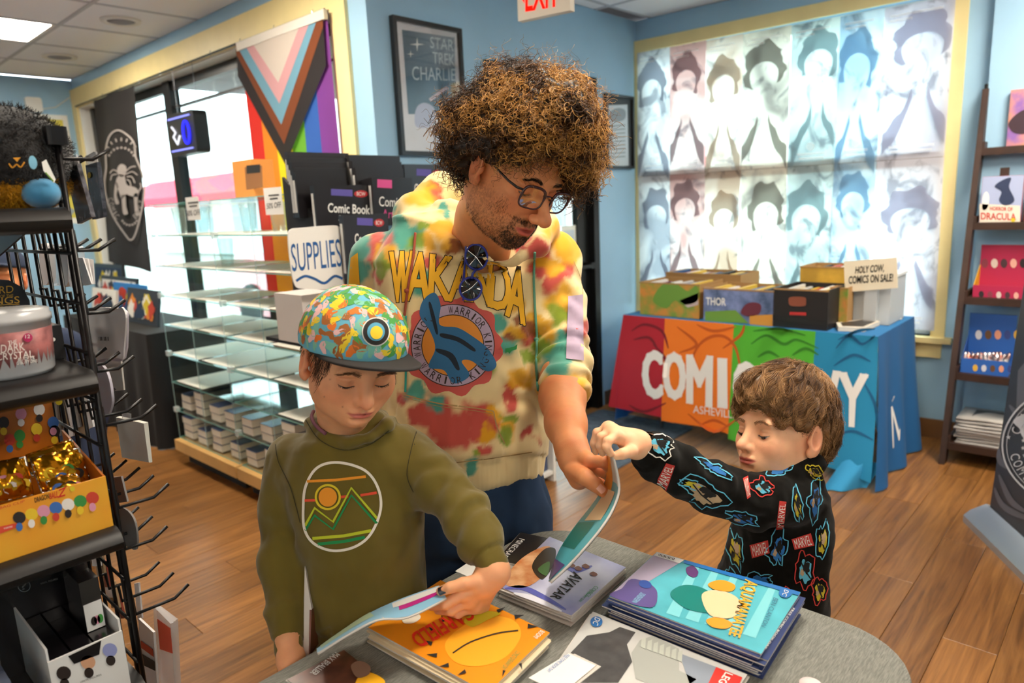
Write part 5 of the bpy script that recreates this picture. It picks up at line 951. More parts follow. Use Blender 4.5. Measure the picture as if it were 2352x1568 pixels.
nrm = np.cross(tp(1, 0)-tp(0, 0), tp(0, 1)-tp(0, 0)); RP = Plane(tp(0, 0), nrm, .003); RP2 = Plane(tp(0, 0), nrm, .005); g1 = mat('grey banner art', '#5b565c', .5); g2 = mat('pale banner art', '#c9c3c6', .5); cc_ = (2519, 1023)
pshape([(2340, 850), (2420, 760), (2420, 900), (2335, 960)], RP, g1, rs_, 'feather_shape'); 
for l in ([(2296, 1030), (2300, 1060), (2330, 1080)], [(2296, 1090), (2324, 1150), (2360, 1176)], [(2286, 1120), (2304, 1160), (2345, 1184), (2380, 1190)], [(2320, 930), (2340, 960), (2330, 1000)]): n_ = len(smoothpoly(l, 5, False)); pline(smoothpoly(l, 5, False), [4+10*math.sin(math.pi*i/(n_-1)) for i in range(n_)], RP, g1, rs_, 'feather_stroke')
pshape(ell(*cc_, 212, 150, 60), RP, MATS['charcoal banner vinyl'], rs_, 'crest_disc'); pline(ell(*cc_, 214, 152, 60), 4, RP2, g2, rs_, 'crest_ring', True); pline(ell(*cc_, 204, 143, 60), 1.5, RP2, g2, rs_, 'crest_ring', True)
arctext('COMIC', cc_, 188, 192, 226, 22, RP2, g2, rs_, ry=128); arctext('COMIC ENVY', cc_, 188, 172, 98, 22, RP2, g2, rs_, ry=128, inward=True)
for k in range(10): a_ = math.radians(186-9*k); pshape(star((cc_[0]+166*math.cos(a_), cc_[1]+110*math.sin(a_)), 5.5), RP2, g2, rs_, 'star')
pshape(star((2319, 1004), 6), RP2, g2, rs_, 'star'); pshape(smoothpoly([(2330, 968), (2345, 955), (2375, 950), (2400, 1000), (2380, 1040), (2350, 1000), (2345, 985)], 5), RP2, g2, rs_, 'beast_crest')
# ================================================================== wire rack at the left
RX, RYP = -1.20, .337
rack = thing('wire_rack', 'black wire grid rack with rolled-edge shelves and long hooks', 'rack', (-1.4, 0, 0)); wire = mat('black wire', '#161415', .35, metal=.4); shm = mat('black powder-coated shelf', '#161414', .42)
def bar(a, b, r, name): return MB().tube([a, b], r, 8).B(name, wire, rack, True)
RT = 1.575; vx = [RX, RX-.022]+[RX-.022-.062*k for k in range(1, 7)]
for k, x in enumerate(vx): bar((x, RYP, .30), (x, RYP, RT if k < 2 else RT-.02), .0042 if k < 2 else .0032, 'grid_wire')
for k in range(17):
    z = .34+k*.0762
    if z < RT: bar((RX, RYP-.004, z), (vx[-1], RYP-.004, z), .0028, 'grid_wire')
bar((RX-.01, RYP, 0), (RX-.01, RYP, .42), .022, 'foot_post'); bar((vx[-1], RYP, 0), (vx[-1], RYP, .42), .022, 'foot_post'); bar((RX+.12, RYP, .02), (vx[-1]-.1, RYP, .02), .018, 'foot_bar')
for x in (RX, RX-.05): MB().rbox((x-.012, RYP-.014, RT-.012), (x+.012, RYP+.014, RT+.014), .006).B('cap_bracket', wire, rack)
bar((vx[-1], RYP, RT-.02), (vx[-1], -.75, RT-.02), .004, 'grid_wire')
for k in range(12): bar((vx[-1], RYP-.09*k-.05, .30), (vx[-1], RYP-.09*k-.05, RT-.02), .003, 'grid_wire')
SHZ = [1.462, 1.222, .968, .705]; 
for z in SHZ:
    prof = [(-1.60, z+.012), (-1.165, z+.012), (-1.150, z+.006), (-1.143, z-.006), (-1.148, z-.018), (-1.160, z-.024), (-1.172, z-.020), (-1.172, z+.004), (-1.60, z+.004)]; n = len(prof)
    q = MB(); q.add([(x, y, zz) for y in (-.75, RYP-.012) for x, zz in prof], [tuple(range(n))[::-1], tuple(range(n, 2*n))]+[(k, k+n, (k+1) % n+n, (k+1) % n) for k in range(n)]); autosmooth(q.B('shelf', shm, rack), 50); MB().prism([(-1.60, RYP-.02, z), (-1.25, RYP-.02, z), (-1.60, RYP-.02, z-.07)], (0, .004, 0)).B('shelf_bracket', wire, rack)
hooks = [((251, 344), 3), ((265, 549), 4), ((287, 689), 4), ((308, 818), 3), ((360, 930), 4), ((387, 1111), 5), ((384, 1208), 3), ((433, 1341), 3)]; HK = []
for (px, py), n in hooks:
    p = onx(px, py, RX-.005); zb = p[2]-.014; HK.append((p[1], zb))
    for k in range(n):
        x = RX-.005-.064*k; MB().tube([(x, RYP-.006, zb+.03), (x, RYP+.004, zb+.03), (x, RYP+.006, zb), (x, p[1]-.026, zb-.001), (x, p[1], p[2])], .0029, 8).B('hook', wire, rack, True)
# goods on the hooks
def hung(name, lab, cat, q, y, m, th=.003, back=None, group='goods hanging on the rack hooks', extra=None):
    pts = [ony(*p, y) for p in q]; t = thing(name, lab, cat, np.mean(pts, 0), group); MB().prism(pts, (0, th, 0)).B('card', m, t)
    return t, Plane((0, y-.0006, 0), (0, 1, 0), .0008)
wcard = mat('white card back', '#e8e5e5', .6); fo = mat('black foil', '#2c2a2e', .25, metal=.3, var=.6, vscale=60, col2='#6a6a72'); clr = mat('clear bag', '#e8e8ec', .15, alpha=.35); gcd = mat('grey card', '#8c8784', .7)
def rnd(q, n=4): return smoothpoly(q, n)
hy = [h[0] for h in HK]
t, P_ = hung('blister_pack', 'black foil pack in the bag hanging nearest the rack top', 'pack', [(150, 388), (176, 376), (210, 498), (178, 514)], RYP+.03, fo, .006); MB().prism([ony(*p, RYP+.029) for p in ((146, 366), (174, 354), (180, 376), (150, 390))], (0, .002, 0)).B('header', clr, t)
t, P_ = hung('blister_pack', 'narrow silver foil pack with a yellow dot on the top hook', 'pack', [(196, 380), (222, 372), (238, 498), (212, 504)], RYP+.06, fo, .006); MB().prism([ony(*p, RYP+.059) for p in ((196, 358), (220, 348), (222, 372), (196, 380))], (0, .002, 0)).B('header', clr, t); pshape(ell(206, 402, 4, 7, 14), P_, bw[1], t, 'price_dot')
for k in range(2, 6):
    t, P_ = hung('blister_pack', 'clear blister pack hanging behind the wire grid, second row', 'pack', rnd([(44+22*k, 560+2*k), (60+22*k, 556+2*k), (66+22*k, 580), (68+22*k, 640+2*k), (50+22*k, 646+2*k), (46+22*k, 590)]), RYP+.10-.01*k, clr if k % 2 else wcard, .012)
for k in range(3): hung('hanging_card', 'grey-edged card hanging on the second row of hooks', 'card', [(166+12*k, 590+2*k), (190+11*k, 592+2*k), (210+3*k, 652), (170+12*k, 656)], RYP+.05+.008*k, wcard, .002)
t, P_ = hung('hanging_card', 'large white die-cut card back with a small barcode', 'card', rnd([(206, 712), (240, 706), (270, 708), (280, 706), (288, 722), (288, 750), (284, 800), (282, 824), (268, 822), (236, 824), (212, 828), (200, 808), (196, 770), (204, 740)], 3), RYP+.085, wcard, .003)
for k in range(8): pline([(228+3*k, 773), (229+3*k, 782)], 1.6 if k % 3 else .8, P_, ink, t, 'barcode_line')
hung('hanging_card', 'second white die-cut card behind the barcode one', 'card', rnd([(214, 716), (250, 710), (286, 712), (292, 740), (286, 822), (250, 828), (214, 824)], 3), RYP+.093, mat('lilac card', '#c9c4d0', .6), .003)
t, P_ = hung('hanging_card', 'tall pale card hanging below the die-cut cards', 'card', [(226, 822), (276, 818), (284, 896), (232, 900)], RYP+.10, mat('pale grey card', '#c4c0b8', .6), .003); t, P_ = hung('hanging_card', 'wavy-edged lilac card hanging beside the front post', 'card', rnd([(226, 836), (240, 846), (250, 870), (256, 905), (256, 930), (246, 956), (232, 950), (222, 900), (220, 860)], 3), RYP+.04, MATS['lilac card'], .004)
for k in range(3): t, P_ = hung('booklet', 'pale booklet in the bundle hanging over the wood floor', 'booklet', [(266+3*k, 958-k), (330+3*k, 972-k), (342+2*k, 1062), (280+2*k, 1050)], RYP+.085+.006*k, mat('booklet grey', '#d0cec4', .6), .003)
MB().prism([ony(*p, RYP+.084) for p in ((280, 946), (300, 950), (300, 966), (280, 962))], (0, .001, 0)).B('hang_tab', clr, t)
t, P_ = hung('hanging_card', 'grey half-round card on the low hooks', 'card', rnd([(262, 1172), (286, 1168), (306, 1190), (314, 1226), (312, 1262), (290, 1254), (266, 1258)], 3), RYP+.03, gcd, .003); t, P_ = hung('hanging_card', 'small dark grey card half hidden by the front post', 'card', [(258, 1096), (278, 1094), (292, 1152), (262, 1156)], RYP+.03, gcd, .003)
for k in range(3):
    t, P_ = hung('poly_bag', 'clear bag of printed cards hanging at the bottom of the rack', 'bag', [(352+4*k, 1392), (392+5*k, 1432-4*k), (402+4*k, 1590), (360+4*k, 1590)], RYP+.11+.012*k, clr, .006); pshape([(362, 1420), (392, 1442), (398, 1500), (368, 1490)], P_, bw[(2, 3, 1)[k]], t, 'printed_card')
t, P_ = hung('hanging_card', 'red, white and black card behind the clear bags', 'card', [(318, 1420), (352, 1452), (362, 1590), (322, 1590)], RYP+.06, wcard, .004); pshape([(324, 1470), (352, 1490), (354, 1508), (324, 1486)], P_, bw[2], t, 'red_band'); pshape([(326, 1500), (356, 1518), (358, 1540), (328, 1526)], P_, ink, t, 'black_band'); hung('hanging_card', 'narrow white card beside the rack foot', 'card', [(308, 1340), (318, 1338), (326, 1420), (316, 1426)], RYP+.08, wcard, .003)
# behind the grid: rows of small packs seen through the wires
for k in range(7):
    hung('hanging_card', 'pale card seen through the wire grid on the lower hooks', 'card', [(98+14*k, 890+16*(k % 3)), (112+14*k, 886+16*(k % 3)), (124+15*k, 980+20*(k % 2)), (108+15*k, 986+20*(k % 2))], RYP+.05+.006*k, (wcard, gcd, mat('tan card', '#a58a68', .7))[k % 3], .004)
for k in range(6): hung('hanging_card', 'card with red print seen through the lowest grid', 'card', [(205+10*k, 1236+24*k), (222+10*k, 1240+24*k), (230+11*k, 1300+24*k), (212+11*k, 1300+24*k)], RYP+.04+.006*k, (wcard, MATS['tan card'], mat('rust card', '#8a3c2c', .6))[k % 3], .004)
# ---- plush cat on the top shelf
c0 = onx(30, 440, -1.25); pc = np.array([-1.27, onx(22, 440, -1.27)[1], SHZ[0]+.012]); pl_t = thing('plush_toy', 'black plush cat with a golden belly on the top rack shelf', 'plush toy', pc)
h0 = onx(22, 360, -1.27); hr = .085; Fd = Field(h0-.16, h0+.16, .005); Fd.ell(h0, (.075, .080, .072), .01)
for px_, py_ in ((84, 300), (-20, 298)): e_ = onx(px_, py_, -1.27); Fd.cone(h0+(e_-h0)*.45, e_, .036, .008, .015)
v_, f_ = Fd.net(); n_ = vnormals(v_, f_); pl_head = organic('head', v_, f_, mat('black plush', '#120f10', .95, sheen=.6, bump=1, bscale=300), pl_t); rg = np.random.default_rng(1); i = rg.integers(0, len(v_), 5000); strands('head_fur', v_[i], n_[i]+rg.normal(size=(5000, 3))*.5, .007, 4, np.zeros(3), .0015, .0005, lambda P, t, r: np.array(lin('#171314'))*(.6+.9*r[:, None]), pl_t, hairvm, 2)
b_c = np.array([h0[0], h0[1], SHZ[0]+.012+.034]); Fd = Field(b_c-.12, b_c+.12, .005); Fd.ell(b_c, (.060, .068, .034), .01); v_, f_ = Fd.net(); n_ = vnormals(v_, f_); organic('belly', v_, f_, mat('golden plush', '#c98a1a', .95), pl_t); i = rg.integers(0, len(v_), 5000); strands('belly_fur', v_[i], n_[i]+rg.normal(size=(5000, 3))*.5, .008, 4, np.zeros(3), .0015, .0006, lambda P, t, r: np.array(lin('#d99c22'))*(.6+.7*r[:, None]), pl_t, hairvm, 3)
pw = onx(96, 448, -1.215); pw = np.array([-1.215, pw[1], SHZ[0]+.012+.022]); Fd = Field(pw-.05, pw+.05, .004); Fd.ell(pw, (.028, .026, .022), .01); Fd.cone(pw+[.028, -.012, .0], pw+[.02, -.012, .02], .003, .003, .004, True); v_, f_ = Fd.net(); organic('paw', v_, f_, mat('blue plush', '#3f86b0', .95, sheen=.5), pl_t)
hsk = Skin(pl_head, .010); pshape(ell(72, 372, 9, 15, 18, -12), hsk, mat('eye blue', '#8cc8e4', .3), pl_t, 'eye'); pline(smoothpoly([(20, 374), (28, 383), (37, 376), (46, 382), (54, 371)], 4, False), 3, hsk, mat('orange thread', '#e8a02a', .7), pl_t, 'mouth_stitch'); pshape([(29, 362), (46, 361), (38, 371)], hsk, MATS['orange thread'], pl_t, 'nose'); mesh('ear_lining', [onx(*p, -1.235) for p in ((66, 316), (86, 311), (80, 332))], [(0, 1, 2)], MATS['orange thread'], pl_t)
t = thing('hang_tag', 'white swing tag hanging from the plush cat', 'tag', onx(112, 395, -1.19)); MB().prism([onx(*p, -1.185) for p in ((96, 372), (106, 366), (128, 412), (124, 420), (100, 392))], (-.001, 0, 0)).B('card', paper, t); pline([(104, 396), (122, 416)], 3, Plane((-1.1845, 0, 0), (1, 0, 0), .001), mat('box green', '#6f9a3a', .5), t, 'green_edge')
# ---- bucket and button boxes on the second shelf
z2 = SHZ[1]+.0125; bc_ = onx(30, 850, -1.235); bk = thing('bucket', 'translucent lidded bucket with a pink wrap label', 'bucket', (-1.245, bc_[1], z2)); cx, cy = -1.245, bc_[1]; MB().lathe([(0, 0), (.052, 0), (.056, .006), (.060, .078), (.062, .078), (.062, .086), (.060, .088), (.060, .094), (.050, .096), (0, .096)], (cx, cy, z2), 40).B('tub', mat('milky tub', '#cfcfd0', .25, alpha=.85), bk, True)
MB().lathe([(.0560, .010), (.0598, .068)], (cx, cy, z2), 60).B('label', mat('pink engraved print', '#b56f6c', .5, var=.45, vscale=45, col2='#7a4444'), bk, True)
class Cyl:
    flat = False
    def __init__(s, c, r, e): s.c = np.array(c); s.r = r+e
    def hit(s, px, py):
        r = ray(px, py); d = r[:2]; o = OC[:2]-s.c[:2]; A = d @ d; B = o @ d; C = o @ o-s.r**2; D = B*B-A*C; t = (-B-math.sqrt(max(D, 0)))/A; return OC+r*t
CY = Cyl((cx, cy, 0), .0585, .0022); wl_ = mat('cream label lettering', '#efe4dc', .6)
ptext('THE', [(18, 783), (38, 780), (39, 790), (19, 793)], CY, wl_, bk); bold('DARK', [(2, 792), (56, 786), (58, 804), (2, 811)], CY, wl_, bk); bold('CRYSTAL', [(-8, 812), (76, 804), (77, 820), (-8, 828)], CY, wl_, bk); bold('BUCKET', [(42, 822), (80, 817), (80, 824), (42, 829)], CY, wl_, bk); ptext("O'BUTTONS", [(38, 830), (86, 824), (86, 831), (38, 838)], CY, wl_, bk); pshape(ell(64, 775, 11, 10, 20), CY, mat('magenta seal', '#b3245a', .5), bk, 'seal'); ptext('12', [(58, 769), (69, 768), (69, 776), (58, 777)], Cyl((cx, cy, 0), .0585, .003), paper, bk)
hx0 = -1.37; t = thing('button_box', 'black display box of buttons with a domed gold-lettered header', 'display box', (hx0, onx(40, 800, hx0)[1], z2)); a_, b_ = onx(-40, 830, hx0), onx(122, 830, hx0); MB().box((hx0-.12, a_[1], z2), (hx0, b_[1], onx(60, 745, hx0)[2])).B('tray', mat('black card box', '#191718', .45), t); dome = [onx(*p, hx0-.06) for p in ((-70, 700), (-60, 662), (-20, 640), (20, 643), (52, 660), (68, 690), (72, 742), (-70, 745))]; MB().prism(dome, (-.003, 0, 0)).B('header_card', mat('midnight card', '#10151c', .5), t); PH = Plane((hx0-.0598, 0, 0), (1, 0, 0), .001); gold = mat('gold print', '#b38a2c', .5)
ptext('LORD', [(-36, 660), (30, 655), (31, 672), (-36, 677)], PH, gold, t); ptext('OF THE', [(0, 677), (30, 675), (30, 681), (0, 684)], PH, gold, t); ptext('RINGS', [(-40, 684), (44, 680), (45, 696), (-40, 700)], PH, gold, t); ptext('BUTTONS', [(-32, 706), (40, 701), (40, 710), (-32, 715)], PH, gold, t); pline([(-40, 702), (44, 698)], 1.5, PH, gold, t, 'rule')
hx1 = -1.31; t = thing('card_box', 'black lidded box with a white sticker behind the bucket', 'box', (hx1, onx(125, 800, hx1)[1], z2)); a_, b_ = onx(96, 820, hx1), onx(152, 815, hx1); MB().box((hx1-.1, a_[1], z2), (hx1, b_[1], onx(125, 748, hx1)[2])).B('tray', MATS['black card box'], t); pshape(rnd([(103, 778), (124, 775), (125, 783), (104, 787)], 3), Plane((hx1, 0, 0), (1, 0, 0), .001), paper, t, 'sticker')
# ---- orange display box on the third shelf
z3 = SHZ[2]+.0125; fx = -1.175; ya, yb = -.36, onx(250, 1140, fx)[1]; zf = onx(246, 1092, fx)[2]; db = thing('display_box', 'orange and yellow display box of foil bag clips on the rack', 'display box', (-1.27, (ya+yb)/2, z3)); orm = mat('orange gradient card', '#e8951f', .45, var=.25, vscale=5, col2='#e0b030'); MB().box((fx-.003, ya, z3), (fx, yb, zf)).B('front_panel', orm, db); dbf = db.children[-1]; hxb = fx-.19; zh = onx(80, 892, hxb)[2]; m = MB(); m.box((hxb-.003, ya, z3), (hxb, yb-.01, zh)); dbh = m.B('header_card', mat('dark orange card', '#c26a10', .45, var=.25, vscale=5), db)
MB().prism([(fx-.003, yb-.003, z3), (fx-.003, yb-.003, zf), (hxb, yb-.003, zh-.08), (hxb, yb-.003, z3)], (0, .003, 0)).B('side_panel', MATS['dark orange card'], db); MB().box((hxb, ya, z3), (fx-.003, yb-.003, z3+.003)).B('tray_floor', orm, db)
P_ = Plane((fx, 0, 0), (1, 0, 0), .0008); P2_ = Plane((fx+.0005, 0, 0), (1, 0, 0), .0012); Ph = Plane((hxb, 0, 0), (1, 0, 0), .0008); blk = mat('title black', '#1c1410', .5); rdt = mat('title red', '#c92a1c', .5)
bold('DRAGON', [(78, 1143), (112, 1132), (113, 1144), (80, 1154)], P_, blk, dbf); bold('BALL', [(113, 1133), (133, 1126), (134, 1141), (114, 1146)], P_, rdt, dbf); bold('Z', [(134, 1124), (153, 1116), (150, 1138), (132, 1143)], P_, rdt, dbf); ptext('FIGURAL BAG CLIP', [(-60, 1180), (56, 1147), (56, 1153), (-60, 1186)], P_, rdt, dbf); pshape([(-30, 1215), (38, 1200), (40, 1210), (-30, 1236)], P_, mat('warning red', '#d8482c', .5), dbf, 'warning_panel'); ptext('WARNING', [(8, 1211), (28, 1206), (28, 1210), (8, 1215)], P2_, paper, dbf)
ptext('FIGURAL BAG CLIP', [(24, 917), (106, 900), (106, 905), (24, 923)], Ph, rdt, dbh); pshape(ell(135, 922, 8, 8, 16), Ph, bw[1], dbh, 'series_dot'); pshape(ell(166, 1122, 6, 6, 14), P_, bw[1], dbf, 'series_dot')
fig = [mat('figure tone '+c, c, .5) for c in ('#2a201c', '#e8c22a', '#d890a8', '#3c6ab0', '#e8e0d8', '#3a8a3c', '#c8402a')]
rr = np.random.default_rng(3)
for k, px in enumerate(range(44, 240, 28)):   # plain little round-headed blots in place of the printed figures
    y_ = 1210-.27*px; pshape(ell(px, y_-10, 15, 14, 14), P_, fig[k % 7], dbf, 'printed_blot'); pshape(ell(px, y_+11, 8, 10, 12), P2_, fig[(k+3) % 7], dbf, 'printed_blot')
for k, (px, py) in enumerate(((8, 970), (48, 950), (90, 940), (22, 1010), (84, 985), (122, 970), (45, 1000), (125, 990))): pshape(ell(px, py, 13, 14, 14), Ph, fig[(k*2) % 7], dbh, 'printed_blot'); pshape(ell(px, py+20, 8, 9, 12), Plane((hxb+.0006, 0, 0), (1, 0, 0), .0012), fig[(k*3+1) % 7], dbh, 'printed_blot')
gf = mat('gold foil bag', '#d8921c', .18, metal=.9, bump=.5, bscale=60); sf = mat('silver foil edge', '#c9c4bc', .2, metal=.9)
for k, (q, X_, lb) in enumerate((([(64, 1050), (168, 1012), (176, 1060), (70, 1090)], -1.30, 'gold foil bag at the back of the orange display box'), ([(74, 1056), (184, 1032), (200, 1100), (92, 1128)], -1.25, 'gold foil bag with silver edges leaning in the orange display box'), ([(-20, 1070), (60, 1052), (70, 1132), (-20, 1150)], -1.24, 'gold foil bag nearest the button shelf side of the orange display'), ([(110, 1110), (178, 1092), (190, 1120), (120, 1140)], -1.20, 'gold foil bag lying low at the front of the orange display'))):
    c4 = [onx(*p, X_) for p in q]; t = thing('foil_bag', lb, 'bag', np.mean(c4, 0), 'gold foil bags in the orange display'); 
    def fb(u, v, e=0): p = (c4[0]*(1-u)+c4[1]*u)*(1-v)+(c4[3]*(1-u)+c4[2]*u)*v; return tuple(p+np.array([.012*math.sin(math.pi*u)*math.sin(math.pi*v)+.003*math.sin(u*17+k)*math.sin(v*13)-(.02*(v-.5)*-1)+e, 0, 0]))
    o = solid(MB().grid(fb, 14, 10).B('pouch', gf, t, True), .004)
    MB().tube([fb(u, v, .002) for u, v in [(i/8, 0) for i in range(9)]+[(1, i/6) for i in range(1, 7)]+[(1-i/8, 1) for i in range(1, 9)]+[(0, 1-i/6) for i in range(1, 6)]], .0022, 6, close=True).B('crimped_edge', sf, t, True)
    for j in range(4): u_, v_ = (.25+.18*j, .45+.2*(j % 2)); p0 = np.array(fb(u_, v_, .0022)); e_u = (c4[1]-c4[0]); e_u /= np.linalg.norm(e_u); e_v = (c4[0]-c4[3]); e_v /= np.linalg.norm(e_v); mesh('printed_blot', [p0+(e_u*math.cos(a)+e_v*math.sin(a))*.009 for a in np.linspace(0, 6.28, 11)[:-1]], [tuple(range(10))], fig[(k+j*2) % 7], t)
# ---- figure boxes on the lowest shelf
z4 = SHZ[3]+.0125; fx4 = -1.155; ya, yb = onx(113, 1540, fx4)[1], onx(284, 1470, fx4)[1]; zf = onx(280, 1448, fx4)[2]; kb = thing('display_box', 'white and black display tray of boxed figures on the lowest rack shelf', 'display box', (-1.26, (ya+yb)/2, z4)); wcd = mat('white glossy card', '#d9d8d6', .3, coat=.3); bcd = mat('black glossy card', '#141215', .22, coat=.5); MB().box((fx4-.003, ya, z4), (fx4, yb, zf)).B('front_panel', wcd, kb); kbf = kb.children[-1]; hb = fx4-.18
MB().box((fx4-.18, yb-.003, z4), (fx4-.003, yb, zf+.02)).B('side_panel', wcd, kb); MB().box((fx4-.18, ya, z4), (fx4-.003, ya+.003, zf+.02)).B('side_panel', wcd, kb); zh = onx(110, 1240, hb)[2]; MB().box((hb-.003, ya-.03, z4), (hb, yb-.01, zh)).B('header_card', bcd, kb); kbh = kb.children[-1]; P_ = Plane((fx4, 0, 0), (1, 0, 0), .0008); pshape([(156, 1506), (232, 1470), (228, 1502), (170, 1524)], P_, bcd, kbf, 'name_plate'); ptext('VINYL FIGURES', [(183, 1564), (232, 1546), (233, 1550), (184, 1568)], P_, ink, kbf)
for k, (px, py) in enumerate(((146, 1545), (202, 1520), (252, 1492))): pshape(ell(px, py, 17, 16, 16), P_, (fig[0], fig[4], mat('lavender blot', '#8a90c0', .5))[k] if k != 1 else mat('peach blot', '#c89878', .5), kbf, 'printed_blot'); pshape(ell(px+2, py+24, 11, 12, 14), P_, fig[0], kbf, 'printed_blot')
Ph = Plane((hb, 0, 0), (1, 0, 0), .0008); pshape(ell(178, 1315, 9, 8, 16), Ph, bw[1], kbh, 'series_dot'); pline(ell(55, 1345, 14, 13, 20), 2, Ph, gcd, kbh, 'round_mark', True); ptext('?', [(50, 1338), (60, 1336), (60, 1352), (50, 1354)], Ph, gcd, kbh); ptext('VINYL FIGURES', [(92, 1338), (132, 1326), (133, 1330), (93, 1342)], Ph, gcd, kbh)
bx_w = (yb-ya-.01)/3; bh = zf-z4-.010
def minibox(x, y, z, lab, m):
    t = thing('figure_box', lab, 'box', (x, y, z), 'boxed figures on the rack'); MB().box((x-.042, y, z), (x, y+bx_w-.003, z+bh)).B('carton', m, t); MB().box((x, y+.001, z+.001), (x+.0008, y+bx_w-.004, z+bh*.55)).B('front_print', wcd, t)
    for j in range(3): yy = y+.012+j*(bx_w-.02)/2.4; mesh('printed_blot', [(x+.0014, yy+.0045*math.cos(a), z+.016+.008*math.sin(a)) for a in np.linspace(0, 6.28, 11)[:-1]], [tuple(range(10))], fig[(0, 2, 5)[j]], t)
    return t
for r in range(4):
    for k in range(3): minibox(fx4-.006-.043*r, ya+.005+bx_w*k, z4+.003, 'small glossy black figure box packed in the white tray', bcd)
minibox(fx4-.05, yb-.005-bx_w, z4+.003+bh+.0005, 'black figure box stacked on the tray corner by the grid', bcd); minibox(fx4-.093, yb-.005-bx_w, z4+.003+bh+.0005, 'black figure box standing behind the stacked corner one', bcd)
gbx = mat('slate figure box', '#5a6276', .25, coat=.5)
for k in range(3): t = thing('figure_box', 'slate blue figure box in the row beside the white tray', 'box', (-1.2, ya-.1, z4), 'slate figure boxes'); x_ = fx4-.004-.046*k; MB().box((x_-.043, ya-.115-.002*k, z4), (x_, ya-.010-.035, z4+bh)).B('carton', gbx, t); MB().box((x_, ya-.112-.002*k, z4+.004), (x_+.0008, ya-.05, z4+bh*.6)).B('front_print', mat('pale slate print', '#a9adb8', .4), t)
# ================================================================== grey table with comics in front
gt = thing('display_table', 'table under a fitted grey woven cloth covered in comics', 'table', (-.585, .1, 0)); TX0, TX1, TY0, TY1, TZ = -.972, -.200, -1.0, 1.148, .740
m, t_, b_ = newmat('grey woven cloth'); MATS['grey woven cloth'] = m; tc = t_.nodes.new('ShaderNodeTexCoord'); w1_ = nd(t_, 'ShaderNodeTexWave', Scale=110., Distortion=1.5, Detail=2.); w2_ = nd(t_, 'ShaderNodeTexWave', Scale=110., Distortion=1.5, Detail=2., _bands_direction='Y'); nz = nd(t_, 'ShaderNodeTexNoise', Scale=60., Detail=4.); mp_ = nd(t_, 'ShaderNodeMapping'); mp_.inputs['Scale'].default_value = (12, 1.2, 1)
for n in (w1_, w2_): t_.links.new(tc.outputs['Object'], n.inputs['Vector'])
t_.links.new(tc.outputs['Object'], mp_.inputs[0]); t_.links.new(mp_.outputs[0], nz.inputs['Vector']); ad = nd(t_, 'ShaderNodeMath', _operation='ADD'); t_.links.new(w1_.outputs['Fac'], ad.inputs[0]); t_.links.new(w2_.outputs['Fac'], ad.inputs[1]); rp_ = nd(t_, 'ShaderNodeValToRGB'); rp_.color_ramp.elements[0].color = (*lin('#64645e'), 1); rp_.color_ramp.elements[1].color = (*lin('#8a8a82'), 1); rp_.color_ramp.elements[0].position = .3; rp_.color_ramp.elements[1].position = .7; t_.links.new(nz.outputs['Fac'], rp_.inputs[0]); t_.links.new(rp_.outputs[0], b_.inputs['Base Color']); b_.inputs['Roughness'].default_value = .95; bp_ = nd(t_, 'ShaderNodeBump', Strength=.35, Distance=.001); t_.links.new(ad.outputs[0], bp_.inputs['Height']); t_.links.new(bp_.outputs[0], b_.inputs['Normal'])
def ring_pts(x0, x1, y0, y1, r, n=8):
    o = []
    for cx_, cy_, a0 in ((x1-r, y1-r, 0), (x0+r, y1-r, 90), (x0+r, y0+r, 180), (x1-r, y0+r, 270)): o += [(cx_+r*math.cos(math.radians(a0+90*k/n)), cy_+r*math.sin(math.radians(a0+90*k/n))) for k in range(n+1)]
    return o
q = MB(); lay = [(0.010, TZ), (.003, TZ-.003), (0, TZ-.012), (-.002, TZ-.05), (-.004, .25)]; base = None
for ins, z in lay: q.v += [(x, y, z) for x, y in ring_pts(TX0+ins, TX1-ins, TY0+ins, TY1-ins, .13-ins)]
n = 36; q.f += [tuple(range(n))]+[(k+n*j, k+n*(j+1), (k+1) % n+n*(j+1), (k+1) % n+n*j) for j in range(len(lay)-1) for k in range(n)]; autosmooth(q.B('cloth', m, gt), 40)
for x in (TX0+.12, TX1-.12):
    for y in (TY0+.15, TY1-.15): MB().tube([(x, y, 0), (x, y, .73)], .016, 8).B('leg', black, gt)
edgep = mat('comic page edges', '#c9c2ba', .6); 
def stack(name, lab, q, z0, th, n, cover, edge2=None, group=None, jit=.004, seed=0):
    """pile of comics; q: pixel corners of the top cover; every copy a thing of its own"""
    rr = np.random.default_rng(seed); zt = z0+th*n; top = np.array([onz(*p, zt) for p in q]); c_ = top.mean(0); out = None
    for k in range(n):
        z = z0+th*k; o = rr.normal(size=2)*jit if k < n-1 else np.zeros(2); a = rr.normal()*.012 if k < n-1 else 0; R2 = np.array([[math.cos(a), -math.sin(a)], [math.sin(a), math.cos(a)]]); pts = [np.array([*(R2 @ (p[:2]-c_[:2])+c_[:2]+o), z]) for p in top]
        last = k == n-1; t = thing(name, lab if last else 'copy stacked beneath the '+' '.join(lab.split()[:6]), 'comic', (*c_[:2], z), group or lab[:40]); MB().prism(pts, (0, 0, th*.80)).B('pages', edgep if k % 3 else (edge2 or edgep), t); MB().prism([np.array([*(c_[:2]+(p[:2]-c_[:2])*1.004), z+th*.80]) for p in pts], (0, 0, th*.14)).B('cover', cover if last else (edge2 or edgep), t); out = t.children[-1]
    return out, Plane((0, 0, zt-.06*th), (0, 0, 1), .0006), Plane((0, 0, zt+.0006), (0, 0, 1), .0008)
def SM(n, c, **k): return mat('ink '+n, c, .35, coat=.35, **k)
